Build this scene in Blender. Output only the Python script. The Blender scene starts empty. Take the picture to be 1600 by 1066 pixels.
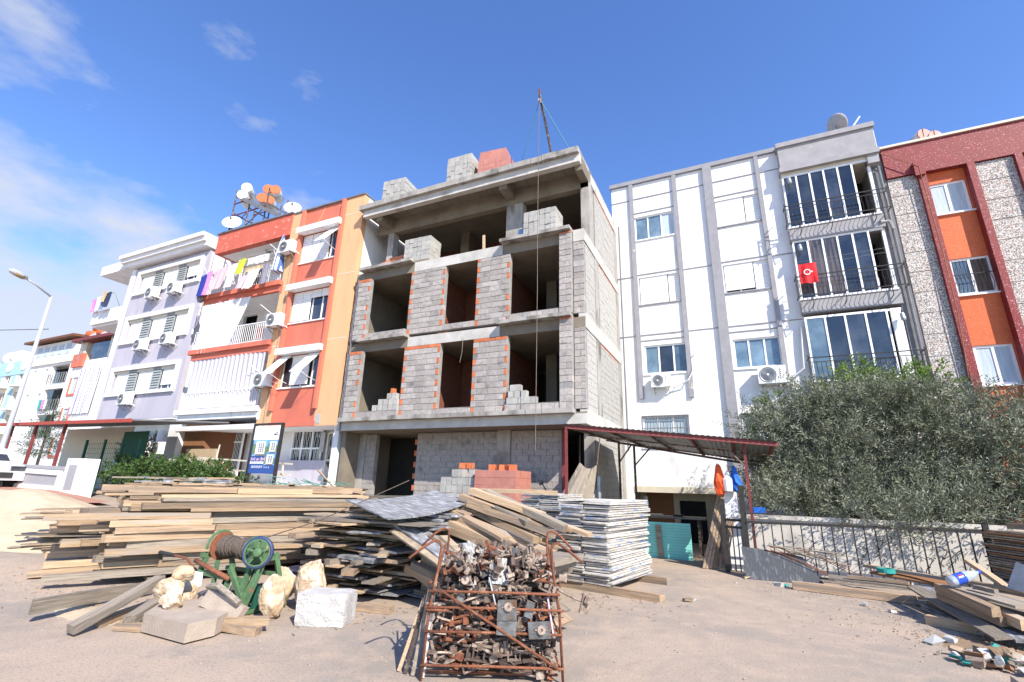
import bpy, math, random
from mathutils import Vector, Matrix, noise
R = math.radians
rnd = random.Random(7)
scene = bpy.context.scene
COL = scene.collection

# ------------------------------------------------------------------ camera
cam = bpy.data.cameras.new('camera'); camo = bpy.data.objects.new('camera', cam); COL.objects.link(camo)
cam.sensor_width = 36.0; cam.lens = 16.7525; cam.clip_start = 0.05; cam.clip_end = 4000
CYAW, CPITCH, CROLL, CAMZ = -0.440726, 0.2954765, -0.02729, 1.7
_f = Vector((math.sin(CYAW)*math.cos(CPITCH), math.cos(CYAW)*math.cos(CPITCH), math.sin(CPITCH)))
_r = Vector((math.cos(CYAW), -math.sin(CYAW), 0)); _d = _f.cross(_r)
_r2 = _r*math.cos(CROLL)+_d*math.sin(CROLL); _d2 = _d*math.cos(CROLL)-_r*math.sin(CROLL)
_m = Matrix((_r2, -_d2, -_f)).transposed().to_4x4(); _m.translation = (0, 0, CAMZ)
camo.matrix_world = _m
scene.camera = camo
# ------------------------------------------------------------------ sun, sky, exposure
SUN = Vector((1.42, -1.0, 1.45)).normalized()
sl = bpy.data.lights.new('sun', 'SUN'); sl.energy = 4.9; sl.angle = R(0.53); sl.color = (1.0, 0.93, 0.83)
so = bpy.data.objects.new('sun', sl); COL.objects.link(so)
so.rotation_euler = SUN.to_track_quat('Z', 'Y').to_euler(); so.location = (20, -20, 30)
w = bpy.data.worlds.new('World'); scene.world = w; w.use_nodes = True
nt = w.node_tree; nt.nodes.clear()
def N(t, kind, **kw):
    n = t.nodes.new(kind)
    for k, v in kw.items():
        if hasattr(n, k): setattr(n, k, v)
    return n
sky = N(nt, 'ShaderNodeTexSky'); sky.sky_type = 'NISHITA'; sky.sun_disc = False
sky.sun_elevation = math.asin(SUN.z); sky.sun_rotation = math.atan2(SUN.x, SUN.y)
sky.air_density = 1.0; sky.dust_density = 0.15; sky.ozone_density = 3.0; sky.altitude = 0
hsv = N(nt, 'ShaderNodeHueSaturation'); hsv.inputs['Hue'].default_value = 0.512; hsv.inputs['Saturation'].default_value = 1.17; hsv.inputs['Value'].default_value = 1.16
nt.links.new(sky.outputs[0], hsv.inputs['Color'])
tc = N(nt, 'ShaderNodeTexCoord')
nz = N(nt, 'ShaderNodeTexNoise'); nz.inputs['Scale'].default_value = 2.1; nz.inputs['Detail'].default_value = 7; nz.inputs['Roughness'].default_value = 0.56
mp = N(nt, 'ShaderNodeMapping'); mp.inputs['Scale'].default_value = (1, 1, 2.3); mp.inputs['Location'].default_value = (0.35, 0.2, 0.15)
nt.links.new(tc.outputs['Generated'], mp.inputs[0]); nt.links.new(mp.outputs[0], nz.inputs['Vector'])
# clouds gather over one part of the sky: a bank low towards the far end of the street
dt = N(nt, 'ShaderNodeVectorMath'); dt.operation = 'DOT_PRODUCT'
nt.links.new(tc.outputs['Generated'], dt.inputs[0]); dt.inputs[1].default_value = Vector((-0.93, 0.30, 0.12)).normalized()
mr = N(nt, 'ShaderNodeMapRange'); mr.inputs['From Min'].default_value = 0.72; mr.inputs['From Max'].default_value = 1.0
mr.inputs['To Min'].default_value = -0.17; mr.inputs['To Max'].default_value = 0.17
nt.links.new(dt.outputs['Value'], mr.inputs['Value'])
ad = N(nt, 'ShaderNodeMath'); ad.operation = 'ADD'
nt.links.new(nz.outputs[0], ad.inputs[0]); nt.links.new(mr.outputs[0], ad.inputs[1])
cr = N(nt, 'ShaderNodeValToRGB'); cr.color_ramp.elements[0].position = 0.54; cr.color_ramp.elements[1].position = 0.67
cr.color_ramp.elements[0].color = (0, 0, 0, 1); cr.color_ramp.elements[1].color = (0.88, 0.88, 0.88, 1)
nt.links.new(ad.outputs[0], cr.inputs[0])
mx = N(nt, 'ShaderNodeMix'); mx.data_type = 'RGBA'
nt.links.new(cr.outputs[0], mx.inputs['Factor']); nt.links.new(hsv.outputs[0], mx.inputs['A'])
mx.inputs['B'].default_value = (2.9, 3.05, 3.4, 1)
bg = N(nt, 'ShaderNodeBackground'); bg.inputs['Strength'].default_value = 0.15
wo = N(nt, 'ShaderNodeOutputWorld')
nt.links.new(mx.outputs['Result'], bg.inputs['Color']); nt.links.new(bg.outputs[0], wo.inputs['Surface'])
scene.view_settings.view_transform = 'Standard'; scene.view_settings.look = 'None'
scene.view_settings.exposure = 0.78; scene.view_settings.gamma = 1.0; scene.view_settings.use_curve_mapping = False

# ------------------------------------------------------------------ materials
MATS = {}
def mat(name, c1, c2=None, scale=4.0, rough=0.8, bump=0.0, bscale=40.0, stretch=(1, 1, 1), rand=0.0, metal=0.0,
        spec=0.35, lo=0.35, hi=0.65, c3=None, s3=1.0, t3=(0.55, 0.7), detail=5.0, trans=0.0, alpha=1.0):
    """noise between two colours, an optional third (stains / specks), per-object brightness, fine bump"""
    m = bpy.data.materials.new(name); m.use_nodes = True; t = m.node_tree
    b = t.nodes['Principled BSDF']; b.inputs['Roughness'].default_value = rough; b.inputs['Metallic'].default_value = metal
    b.inputs['Specular IOR Level'].default_value = spec
    if alpha < 1: b.inputs['Alpha'].default_value = alpha
    L = t.links.new
    c2 = c2 or tuple(x*0.82 for x in c1)
    co = N(t, 'ShaderNodeTexCoord'); oi = N(t, 'ShaderNodeObjectInfo')
    vm = N(t, 'ShaderNodeVectorMath'); vm.operation = 'MULTIPLY_ADD'
    cb = N(t, 'ShaderNodeCombineXYZ')
    ml = N(t, 'ShaderNodeMath'); ml.operation = 'MULTIPLY'; ml.inputs[1].default_value = 37.0
    L(oi.outputs['Random'], ml.inputs[0]); L(ml.outputs[0], cb.inputs[0]); L(ml.outputs[0], cb.inputs[2])
    L(co.outputs['Object'], vm.inputs[0]); vm.inputs[1].default_value = stretch; L(cb.outputs[0], vm.inputs[2])
    n1 = N(t, 'ShaderNodeTexNoise'); n1.inputs['Scale'].default_value = scale; n1.inputs['Detail'].default_value = detail
    n1.inputs['Roughness'].default_value = 0.62
    L(vm.outputs[0], n1.inputs['Vector'])
    r1 = N(t, 'ShaderNodeValToRGB'); r1.color_ramp.elements[0].position = lo; r1.color_ramp.elements[1].position = hi
    r1.color_ramp.elements[0].color = (*c1, 1); r1.color_ramp.elements[1].color = (*c2, 1)
    L(n1.outputs[0], r1.inputs[0]); out = r1.outputs[0]
    if c3:
        n3 = N(t, 'ShaderNodeTexNoise'); n3.inputs['Scale'].default_value = s3; n3.inputs['Detail'].default_value = 4
        L(vm.outputs[0], n3.inputs['Vector'])
        r3 = N(t, 'ShaderNodeValToRGB'); r3.color_ramp.elements[0].position = t3[0]; r3.color_ramp.elements[1].position = t3[1]
        r3.color_ramp.elements[0].color = (0, 0, 0, 1); r3.color_ramp.elements[1].color = (1, 1, 1, 1)
        L(n3.outputs[0], r3.inputs[0])
        m3 = N(t, 'ShaderNodeMix'); m3.data_type = 'RGBA'; L(r3.outputs[0], m3.inputs['Factor']); L(out, m3.inputs['A'])
        m3.inputs['B'].default_value = (*c3, 1); out = m3.outputs['Result']
    if rand:
        hv = N(t, 'ShaderNodeHueSaturation'); mrr = N(t, 'ShaderNodeMapRange')
        mrr.inputs['To Min'].default_value = 1-rand; mrr.inputs['To Max'].default_value = 1+rand
        L(oi.outputs['Random'], mrr.inputs['Value']); L(mrr.outputs[0], hv.inputs['Value']); L(out, hv.inputs['Color']); out = hv.outputs[0]
    L(out, b.inputs['Base Color'])
    if bump:
        nb = N(t, 'ShaderNodeTexNoise'); nb.inputs['Scale'].default_value = bscale; nb.inputs['Detail'].default_value = 4
        L(vm.outputs[0], nb.inputs['Vector'])
        bp = N(t, 'ShaderNodeBump'); bp.inputs['Strength'].default_value = bump; bp.inputs['Distance'].default_value = 0.02
        L(nb.outputs[0], bp.inputs['Height']); L(bp.outputs[0], b.inputs['Normal'])
    if trans:
        # thin cloth / leaf: some light passes through
        tr = N(t, 'ShaderNodeBsdfTranslucent'); L(out, tr.inputs['Color'])
        ms = N(t, 'ShaderNodeMixShader'); ms.inputs[0].default_value = trans
        L(b.outputs[0], ms.inputs[1]); L(tr.outputs[0], ms.inputs[2])
        L(ms.outputs[0], t.nodes['Material Output'].inputs['Surface'])
    MATS[name] = m; return m
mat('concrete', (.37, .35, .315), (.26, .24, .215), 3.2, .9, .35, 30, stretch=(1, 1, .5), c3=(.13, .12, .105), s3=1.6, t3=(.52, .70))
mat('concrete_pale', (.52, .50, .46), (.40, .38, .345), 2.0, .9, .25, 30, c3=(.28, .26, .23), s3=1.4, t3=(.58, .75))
mat('soffit', (.215, .185, .14), (.155, .13, .10), 1.3, .9, .15, 20)  # formwork-stained brown, darkened further to paint interior shade
mat('block', (.40, .365, .335), (.31, .28, .258), 9, .95, .7, 70, rand=.17, c3=(.20, .185, .175), s3=3, t3=(.56, .75))
mat('block_pale', (.40, .385, .355), (.32, .31, .285), 9, .95, .4, 70, rand=.10)
mat('mortar', (.30, .285, .27), (.22, .21, .2), 8, .95)
mat('brick', (.56, .17, .07), (.43, .12, .05), 12, .9, .4, 60, rand=.14)
mat('brick_dark', (.20, .075, .045), (.14, .055, .035), 6, .9, .3, 40)  # deep tone puts interior shade into the partition brick
mat('brick_wrap', (.47, .20, .15), (.40, .16, .12), 5, .45, .3, 30, spec=.5, rand=.07)
mat('white_wall', (.77, .76, .745), (.70, .69, .675), 1.8, .85, .15, 60, stretch=(1, 1, .3), c3=(.50, .475, .44), s3=2.0, t3=(.60, .80))
mat('cream_wall', (.60, .56, .49), (.50, .465, .41), 1.6, .9, .2, 40, c3=(.38, .35, .31), s3=1.6, t3=(.58, .75))
mat('white', (.82, .82, .81), (.76, .76, .75), 6, .5, rand=.03)
mat('cream', (.62, .56, .44), (.54, .49, .39), 5, .6)
mat('grey_trim', (.30, .295, .31), (.25, .245, .26), 3, .8, .15, 40, c3=(.62, .56, .36), s3=3.2, t3=(.70, .74))
mat('grey_render', (.34, .33, .335), (.28, .27, .275), 2.4, .85, .2, 50, c3=(.50, .44, .33), s3=3.0, t3=(.68, .78))
mat('grey_dark', (.18, .18, .19), (.13, .13, .14), 3, .7)
mat('lavender', (.44, .415, .465), (.39, .37, .42), 1.4, .85, .15, 60, stretch=(1, 1, .25), c3=(.33, .305, .33), s3=1.8, t3=(.60, .80))
mat('shutter_grey', (.33, .35, .345), (.28, .30, .295), 6, .5)
mat('red_paint', (.58, .165, .105), (.52, .14, .09), 1.5, .85, .15, 50, stretch=(1, 1, .3), c3=(.40, .12, .085), s3=2.0, t3=(.56, .80))
mat('red_worn', (.55, .125, .08), (.49, .11, .07), 1.5, .8, .1, 50, c3=(.62, .28, .22), s3=5.5, t3=(.60, .70))
mat('peach', (.68, .385, .205), (.62, .35, .185), 1.6, .88, .15, 50, stretch=(1, 1, .25), c3=(.46, .29, .17), s3=1.8, t3=(.56, .80))
mat('maroon_granite', (.225, .028, .026), (.19, .022, .022), 3, .55, .2, 60, c3=(.62, .48, .46), s3=38, t3=(.645, .675))
mat('orange_granite', (.60, .135, .04), (.54, .115, .035), 3, .65, .2, 60, c3=(.72, .40, .28), s3=44, t3=(.645, .68))
mat('pebble', (.62, .58, .53), (.16, .145, .135), 34, .8, .6, 40, lo=.44, hi=.56, detail=2, c3=(.50, .24, .15), s3=25, t3=(.62, .66))
mat('wood', (.44, .315, .205), (.25, .17, .105), 9, .9, .6, 34, stretch=(.22, 5, 5), rand=.30, c3=(.20, .16, .125), s3=2.6, t3=(.47, .66), lo=.32, hi=.66)
mat('wood_pale', (.50, .365, .235), (.33, .225, .135), 9, .9, .5, 34, stretch=(.22, 5, 5), rand=.22, c3=(.36, .315, .265), s3=2.4, t3=(.54, .68), lo=.32, hi=.68)
mat('wood_grey', (.33, .28, .22), (.18, .15, .115), 9, .92, .6, 34, stretch=(.22, 5, 5), rand=.24, c3=(.15, .13, .11), s3=2.0, t3=(.55, .75))
mat('ply_film', (.24, .245, .255), (.13, .128, .128), 5, .62, .3, 24, stretch=(1, 3.5, 1), rand=.14, c3=(.40, .41, .43), s3=4.5, t3=(.48, .68), spec=.4)
mat('sheet_grey', (.085, .09, .097), (.05, .053, .058), 5, .9, .3, 24, stretch=(4, 1, 1), spec=.1, c3=(.15, .16, .17), s3=5, t3=(.52, .68))
mat('ply_edge', (.36, .29, .205), (.24, .185, .125), 8, .9, rand=.16)
mat('panel_edge', (.56, .53, .48), (.33, .305, .27), 9, .88, .35, 40, stretch=(1, 1, 3), rand=.22, c3=(.17, .25, .42), s3=2.6, t3=(.60, .66))
mat('panel_top', (.64, .61, .55), (.5, .48, .44), 5, .8, .2, 40, rand=.1, c3=(.25, .36, .55), s3=2.0, t3=(.62, .68))
mat('rust', (.24, .085, .04), (.14, .055, .032), 18, .85, .5, 60, rand=.22, c3=(.35, .16, .085), s3=9, t3=(.58, .7))
mat('rust_dark', (.12, .075, .055), (.065, .048, .04), 20, .75, .5, 60, rand=.35, c3=(.36, .29, .23), s3=10, t3=(.54, .66), spec=.5)
mat('rust_pale', (.33, .26, .205), (.16, .11, .08), 20, .7, .4, 60, rand=.3, spec=.5)
mat('steel_plate', (.26, .26, .255), (.13, .125, .12), 9, .42, .3, 30, metal=.5, rand=.25, c3=(.20, .11, .065), s3=5, t3=(.6, .7))
mat('red_steel', (.20, .042, .038), (.14, .032, .03), 8, .6, .2, 40, rand=.08)
mat('black_iron', (.022, .021, .02), (.04, .033, .028), 12, .5)
mat('galv', (.36, .37, .37), (.26, .27, .27), 4, .45, metal=.5)
mat('lamp_steel', (.52, .55, .58), (.46, .49, .52), 4, .45, metal=.3)
mat('green_paint', (.10, .185, .085), (.065, .125, .06), 12, .55, .2, 40, c3=(.20, .12, .065), s3=9, t3=(.62, .7))
mat('blue_paint', (.03, .05, .14), (.04, .06, .12), 12, .45)
mat('cable', (.14, .105, .08), (.06, .047, .04), 60, .6, .5, 120)
mat('rubber', (.025, .025, .025), (.035, .035, .035), 9, .7)
mat('glass_dark', (.012, .016, .024), (.05, .058, .07), 1.1, .05, spec=.9, rand=.45, lo=.42, hi=.7)  # lighter patches paint uneven reflections into the pane colour
mat('glass_blue', (.16, .23, .28), (.06, .10, .14), 1.3, .06, spec=.9, rand=.35)  # tone varied per pane to paint differing reflections
mat('curtain', (.50, .58, .62), (.36, .44, .49), 9, .85, stretch=(3, 3, .2))
mat('curtain_brown', (.17, .13, .10), (.08, .06, .05), 9, .85, stretch=(3, 3, .2))
mat('glass_curtain', (.13, .10, .075), (.035, .03, .028), 7, .07, spec=.9, stretch=(2.2, 2.2, .12), lo=.4, hi=.62)
mat('room_shade', (.03, .028, .026), (.02, .02, .02), 2, .9)  # near-black, paints the shade of interiors into the surface
mat('cloth_white', (.80, .795, .79), (.74, .735, .73), 4, .9, trans=.22)
mat('lace', (.72, .69, .72), (.56, .53, .58), 60, .9, stretch=(1, 1, .02), trans=.3)
mat('aqua', (.26, .70, .60), (.22, .62, .53), 3, .7, .1, 30)
m = bpy.data.materials.new('asphalt'); m.use_nodes = True; t = m.node_tree; b = t.nodes['Principled BSDF']; b.inputs['Roughness'].default_value = .95; b.inputs['Specular IOR Level'].default_value = .2
co = N(t, 'ShaderNodeTexCoord')
def _nz(sc, det, lo, hi, dist=0.0):
    n = N(t, 'ShaderNodeTexNoise'); n.inputs['Scale'].default_value = sc; n.inputs['Detail'].default_value = det; n.inputs['Roughness'].default_value = .65; n.inputs['Distortion'].default_value = dist
    t.links.new(co.outputs['Object'], n.inputs['Vector']); q = N(t, 'ShaderNodeMapRange'); q.inputs['From Min'].default_value = lo; q.inputs['From Max'].default_value = hi
    t.links.new(n.outputs[0], q.inputs['Value']); return q.outputs[0]
def _mix(fac, a, b2):
    x = N(t, 'ShaderNodeMix'); x.data_type = 'RGBA'; t.links.new(fac, x.inputs['Factor'])
    for k, v in (('A', a), ('B', b2)):
        if isinstance(v, tuple): x.inputs[k].default_value = (*v, 1)
        else: t.links.new(v, x.inputs[k])
    return x.outputs['Result']
col = _mix(_nz(.32, 6, .40, .60, .6), (.275, .235, .195), (.40, .31, .235))     # worn asphalt under drifts of pale dust
col = _mix(_nz(2.6, 9, .48, .72), col, (.44, .335, .25))
col = _mix(_nz(.9, 8, .56, .76, 1.2), col, (.225, .20, .175))
col = _mix(_nz(38, 3, .52, .70), col, (.20, .175, .15))
col = _mix(_nz(95, 2, .55, .72), col, (.52, .44, .36))
t.links.new(col, b.inputs['Base Color'])
bp = N(t, 'ShaderNodeBump'); bp.inputs['Strength'].default_value = .55; bp.inputs['Distance'].default_value = .012; t.links.new(_nz(70, 5, 0, 1), bp.inputs['Height']); t.links.new(bp.outputs[0], b.inputs['Normal'])
MATS['asphalt'] = m
mat('dirt', (.30, .205, .125), (.22, .15, .095), 3, .98, .6, 40)
mat('sand', (.52, .425, .30), (.44, .355, .245), 3, .98, .5, 60)
mat('pavement', (.40, .20, .14), (.34, .18, .13), 4, .95, .2, 30)
mat('rock', (.55, .42, .28), (.40, .28, .17), 7, .95, 1.0, 16, rand=.1, c3=(.63, .53, .41), s3=5, t3=(.48, .62))
mat('aac', (.55, .53, .50), (.44, .42, .395), 6, .95, .9, 55)
mat('concrete_slab', (.40, .33, .265), (.33, .27, .215), 4, .95, .4, 40)
mat('bark', (.10, .08, .06), (.06, .05, .04), 12, .95, .6, 20)
mat('leaf_olive', (.085, .10, .055), (.25, .265, .19), 1.2, .55, lo=.3, hi=.7, trans=.18)
mat('leaf_lemon', (.10, .17, .03), (.17, .25, .045), 2.0, .5, lo=.3, hi=.7, trans=.3)
mat('leaf_green', (.045, .09, .022), (.08, .14, .035), 2.0, .55, lo=.3, hi=.7, trans=.2)
mat('leaf_pine', (.045, .07, .035), (.07, .10, .05), 2.0, .6, trans=.1)
mat('tank_orange', (.62, .15, .05), (.55, .12, .04), 5, .5)
mat('tank_pink', (.55, .25, .20), (.48, .20, .16), 5, .6)
mat('tank_steel', (.55, .55, .54), (.45, .45, .44), 5, .4, metal=.3)
mat('dish', (.78, .78, .76), (.70, .70, .68), 5, .5)
mat('dish_grey', (.40, .38, .36), (.34, .32, .31), 5, .6)
mat('plastic_clear', (.55, .62, .66), (.48, .55, .6), 5, .12, spec=.8, alpha=.55)
def flat(name, c, rough=.7, rand=0.0, spec=.35): return mat(name, c, tuple(x*.88 for x in c), 9, rough, rand=rand, spec=spec)
for nm, c in dict(f_blue=(.02, .035, .25), f_pink=(.66, .22, .46), f_rose=(.72, .43, .46), f_lime=(.50, .55, .04), f_grey=(.22, .21, .25),
                  f_navy=(.03, .04, .09), f_lilac=(.56, .47, .58), f_tan=(.5, .36, .2), f_denim=(.16, .21, .33), f_red=(.62, .015, .02), f_teal=(.03, .3, .26),
                  f_sky=(.22, .36, .62), f_wine=(.16, .02, .025), sign_blue=(.035, .09, .30), sign_sky=(.20, .42, .72), sign_green=(.16, .24, .10),
                  sign_pink=(.74, .50, .60), orange_bag=(.75, .09, .02), blue_bag=(.02, .14, .55), paper=(.42, .42, .40), yellow=(.7, .55, .02),
                  label_blue=(.02, .08, .50), tarp=(.30, .25, .19), tarp_dark=(.15, .12, .075), brown_panel=(.165, .065, .03), brown_mid=(.27, .13, .06), car_white=(.80, .81, .83),
                  sky_blue_wall=(.36, .55, .68), pale_cream=(.75, .69, .56), rope_green=(.09, .30, .22), rope_teal=(.05, .22, .30), graffiti=(.09, .085, .08),
                  bamboo=(.42, .31, .19), green_post=(.012, .085, .055), awning_red=(.36, .06, .04), pot_tan=(.4, .28, .14), wall_grey=(.34, .34, .35)).items(): flat(nm, c)
for nm, a, b2, axis, sc in (('stripe_blue', (.80, .80, .80), (.07, .14, .38), 0, 7.0), ('stripe_lilac', (.70, .68, .76), (.14, .15, .33), 0, 7.0), ('lace_stripe', (.76, .72, .76), (.55, .49, .57), 0, 13.0)):
    m = bpy.data.materials.new(nm); m.use_nodes = True; t = m.node_tree; b = t.nodes['Principled BSDF']; b.inputs['Roughness'].default_value = .9
    co = N(t, 'ShaderNodeTexCoord'); wv = N(t, 'ShaderNodeTexWave'); wv.wave_type = 'BANDS'; wv.bands_direction = 'X'
    wv.inputs['Scale'].default_value = sc/6.283*2; wv.inputs['Distortion'].default_value = .25
    rr = N(t, 'ShaderNodeValToRGB'); rr.color_ramp.interpolation = 'CONSTANT'; rr.color_ramp.elements[0].color = (*a, 1); rr.color_ramp.elements[1].color = (*b2, 1); rr.color_ramp.elements[1].position = .62
    t.links.new(co.outputs['Object'], wv.inputs['Vector']); t.links.new(wv.outputs[0], rr.inputs[0]); t.links.new(rr.outputs[0], b.inputs['Base Color']); MATS[nm] = m

# ------------------------------------------------------------------ mesh helpers
class MB:
    def __init__(s): s.v = []; s.f = []
    def add(s, vs, fs):
        o = len(s.v); s.v += [tuple(p) for p in vs]; s.f += [tuple(i+o for i in f) for f in fs]; return s
    def box(s, x0, x1, y0, y1, z0, z1):
        return s.add([(x0,y0,z0),(x1,y0,z0),(x1,y1,z0),(x0,y1,z0),(x0,y0,z1),(x1,y0,z1),(x1,y1,z1),(x0,y1,z1)],
                     [(3,2,1,0),(4,5,6,7),(0,1,5,4),(1,2,6,5),(2,3,7,6),(3,0,4,7)])
    def obox(s, c, hx, hy, hz, m=None, jit=0.0):
        vs = []
        for z in (-hz, hz):
            for x, y in ((-hx,-hy),(hx,-hy),(hx,hy),(-hx,hy)):
                p = Vector((x, y, z))
                if jit: p += Vector((rnd.uniform(-jit, jit), rnd.uniform(-jit, jit), rnd.uniform(-jit, jit)))
                if m is not None: p = m @ p
                vs.append(p+Vector(c))
        return s.add(vs, [(3,2,1,0),(4,5,6,7),(0,1,5,4),(1,2,6,5),(2,3,7,6),(3,0,4,7)])
    def bar(s, a, b, w, h=None, up=(0, 0, 1)):
        a = Vector(a); b = Vector(b); h = h or w; d = (b-a).normalized(); u = Vector(up)
        if abs(d.dot(u)) > .95: u = Vector((0, 1, 0))
        x = d.cross(u).normalized()*w/2; y = x.cross(d).normalized()*h/2
        vs = [a-x-y, a+x-y, a+x+y, a-x+y, b-x-y, b+x-y, b+x+y, b-x+y]
        return s.add(vs, [(0,1,2,3),(7,6,5,4),(1,0,4,5),(2,1,5,6),(3,2,6,7),(0,3,7,4)])
    def tube(s, pts, r, n=6, caps=True, r2=None):
        pts = [Vector(p) for p in pts]; rings = []; prev = None
        for i, p in enumerate(pts):
            d = (pts[min(i+1, len(pts)-1)]-pts[max(i-1, 0)]).normalized()
            u = prev if prev is not None else (Vector((0,0,1)) if abs(d.z) < .9 else Vector((1,0,0)))
            x = d.cross(u); x = x.normalized() if x.length > 1e-6 else Vector((1,0,0)); y = x.cross(d).normalized(); prev = y
            rr = r if r2 is None else r+(r2-r)*i/(len(pts)-1)
            rings.append([p+(x*math.cos(2*math.pi*k/n)+y*math.sin(2*math.pi*k/n))*rr for k in range(n)])
        vs = [q for g in rings for q in g]; fs = []
        for i in range(len(rings)-1):
            for k in range(n):
                a = i*n+k; b = i*n+(k+1) % n; fs.append((a, b, b+n, a+n))
        if caps: fs.append(tuple(range(n-1, -1, -1))); fs.append(tuple(range((len(rings)-1)*n, len(rings)*n)))
        return s.add(vs, fs)
    def quad(s, a, b, c, d): return s.add([a, b, c, d], [(0,1,2,3)])
    def plate(s, pts, n, t):
        """thin slab: polygon pts extruded by t along n"""
        n = Vector(n).normalized()*t; k = len(pts); pts = [Vector(p) for p in pts]
        vs = pts+[p+n for p in pts]
        return s.add(vs, [tuple(range(k-1, -1, -1)), tuple(range(k, 2*k))]+[(i, (i+1) % k, (i+1) % k+k, i+k) for i in range(k)])
    def lathe(s, prof, o, ax=(0,0,1), n=16):
        ax = Vector(ax).normalized(); x = ax.orthogonal().normalized(); y = ax.cross(x); o = Vector(o)
        vs = []; fs = []
        for r, h in prof:
            for k in range(n):
                a = 2*math.pi*k/n; vs.append(o+ax*h+(x*math.cos(a)+y*math.sin(a))*r)
        for i in range(len(prof)-1):
            for k in range(n):
                a = i*n+k; b = i*n+(k+1) % n; fs.append((a, b, b+n, a+n))
        return s.add(vs, fs)
    def wall(s, x0, x1, z0, z1, y0, y1, holes=()):
        """wall slab with rectangular openings (x0,x1,z0,z1)"""
        xs = sorted({x0, x1, *[h[i] for h in holes for i in (0, 1) if x0 < h[i] < x1]})
        zs = sorted({z0, z1, *[h[i] for h in holes for i in (2, 3) if z0 < h[i] < z1]})
        for i in range(len(xs)-1):
            j = 0
            while j < len(zs)-1:
                cx = (xs[i]+xs[i+1])/2
                ins = lambda q: any(h[0] < cx < h[1] and h[2] < (zs[q]+zs[q+1])/2 < h[3] for h in holes)
                if ins(j): j += 1; continue
                k = j
                while k+1 < len(zs)-1 and not ins(k+1): k += 1
                s.box(xs[i], xs[i+1], y0, y1, zs[j], zs[k+1]); j = k+1
        return s
    def mesh(s, name, off=(0,0,0), smooth=False):
        me = bpy.data.meshes.new(name); o = Vector(off)
        me.from_pydata([(p[0]-o.x, p[1]-o.y, p[2]-o.z) for p in s.v], [], s.f); me.update()
        if smooth: me.polygons.foreach_set('use_smooth', [True]*len(me.polygons))
        return me
def root_loc(o):
    p = Vector((0,0,0))
    while o is not None: p = p+o.location; o = o.parent
    return p
def put(name, me, m, parent=None, loc=(0,0,0), rot=None):
    if m is not None and not me.materials: me.materials.append(MATS[m])
    o = bpy.data.objects.new(name, me); COL.objects.link(o); o.location = loc
    if rot is not None: o.rotation_euler = rot
    if parent is not None: o.parent = parent
    return o
def part(name, mb, m, parent, smooth=False, kind=None, label=None):
    """vertices of mb are world positions; the part sits at its thing's base"""
    o = put(name, mb.mesh(name, root_loc(parent), smooth), m, parent)
    if kind: o['kind'] = kind
    if label: o['label'] = label
    return o
def lpart(name, mb, m, parent, smooth=False, loc=(0,0,0), rot=None):
    return put(name, mb.mesh(name, (0,0,0), smooth), m, parent, loc, rot)
def tag(o, label, cat, group=None):
    o['label'] = label; o['category'] = cat
    if group: o['group'] = group
    return o
def thing(name, label, cat, loc, group=None, rotz=0):
    o = bpy.data.objects.new(name, None); COL.objects.link(o); o.location = loc; o.rotation_euler = (0, 0, rotz); o.empty_display_size = .2
    return tag(o, label, cat, group)
def solo(name, mb, m, label, cat, base=None, group=None, smooth=False):
    """a thing that is one mesh; its origin at the foot of its own box"""
    if base is None:
        xs = [p[0] for p in mb.v]; ys = [p[1] for p in mb.v]; zs = [p[2] for p in mb.v]
        base = ((min(xs)+max(xs))/2, (min(ys)+max(ys))/2, min(zs))
    return tag(put(name, mb.mesh(name, base, smooth), m, None, base), label, cat, group)
def struct(name, mb, m, smooth=False):
    o = put(name, mb.mesh(name, (0,0,0), smooth), m); o['kind'] = 'structure'; return o
def clone(o, loc=None, rotz=None, label=None, group=None, parent=None, sc=None):
    c = o.copy(); COL.objects.link(c)
    if parent is not None: c.parent = parent
    if loc is not None: c.location = loc
    if rotz is not None: c.rotation_euler = (0, 0, rotz)
    if sc: c.scale = sc
    if label: c['label'] = label
    if group: c['group'] = group
    for ch in [x for x in o.children]: clone(ch, parent=c)
    return c
def rotm(z=0, y=0, x=0): return Matrix.Rotation(z, 3, 'Z') @ Matrix.Rotation(y, 3, 'Y') @ Matrix.Rotation(x, 3, 'X')

# ------------------------------------------------------------------ ground
def sstep(a, b, x):
    t = min(1, max(0, (x-a)/(b-a))); return t*t*(3-2*t)
def G(x, y):
    """ground height: level by the site, rising up the street to the left, dipping to the garage"""
    z = 0.0
    u = -x-8.0
    if u > 0: z += 0.078*min(u, 13.5)*min(1, u/3.0 if u < 3 else 1)+0.012*max(0, min(u, 60)-13.5)
    z -= 0.15*sstep(14.0, 17.5, y)*sstep(-4.2, -3.2, x)*sstep(1.5, .2, x) if x > -4.2 else 0
    return z
mb = MB(); xs = []; x = -1500.0
def axis(lim, fine0, fine1, step):
    a = []; v = fine0
    while v <= fine1+1e-6: a.append(v); v += step
    s = step; v = fine0; lo_ = []
    while v > -lim: s *= 1.6; v -= s; lo_.append(v)
    s = step; v = a[-1]; hi_ = []
    while v < lim: s *= 1.6; v += s; hi_.append(v)
    return lo_[::-1]+a+hi_
gx = axis(1500, -30, 12, .6); gy = axis(1500, -2, 20, .6)
for yv in gy:
    for xv in gx: mb.v.append((xv, yv, G(xv, yv)))
W_ = len(gx)
for j in range(len(gy)-1):
    for i in range(W_-1): a = j*W_+i; mb.f.append((a, a+1, a+1+W_, a+W_))
struct('ground', mb, 'asphalt', True)
# ================================================================== unfinished building
UB = thing('unfinished_building', 'unfinished four storey building of bare concrete frame and grey blocks', 'building', (-8.2, 15.0, 0.0))
XL, XR, YF, YB = -12.8, -3.7, 12.85, 17.6
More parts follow.
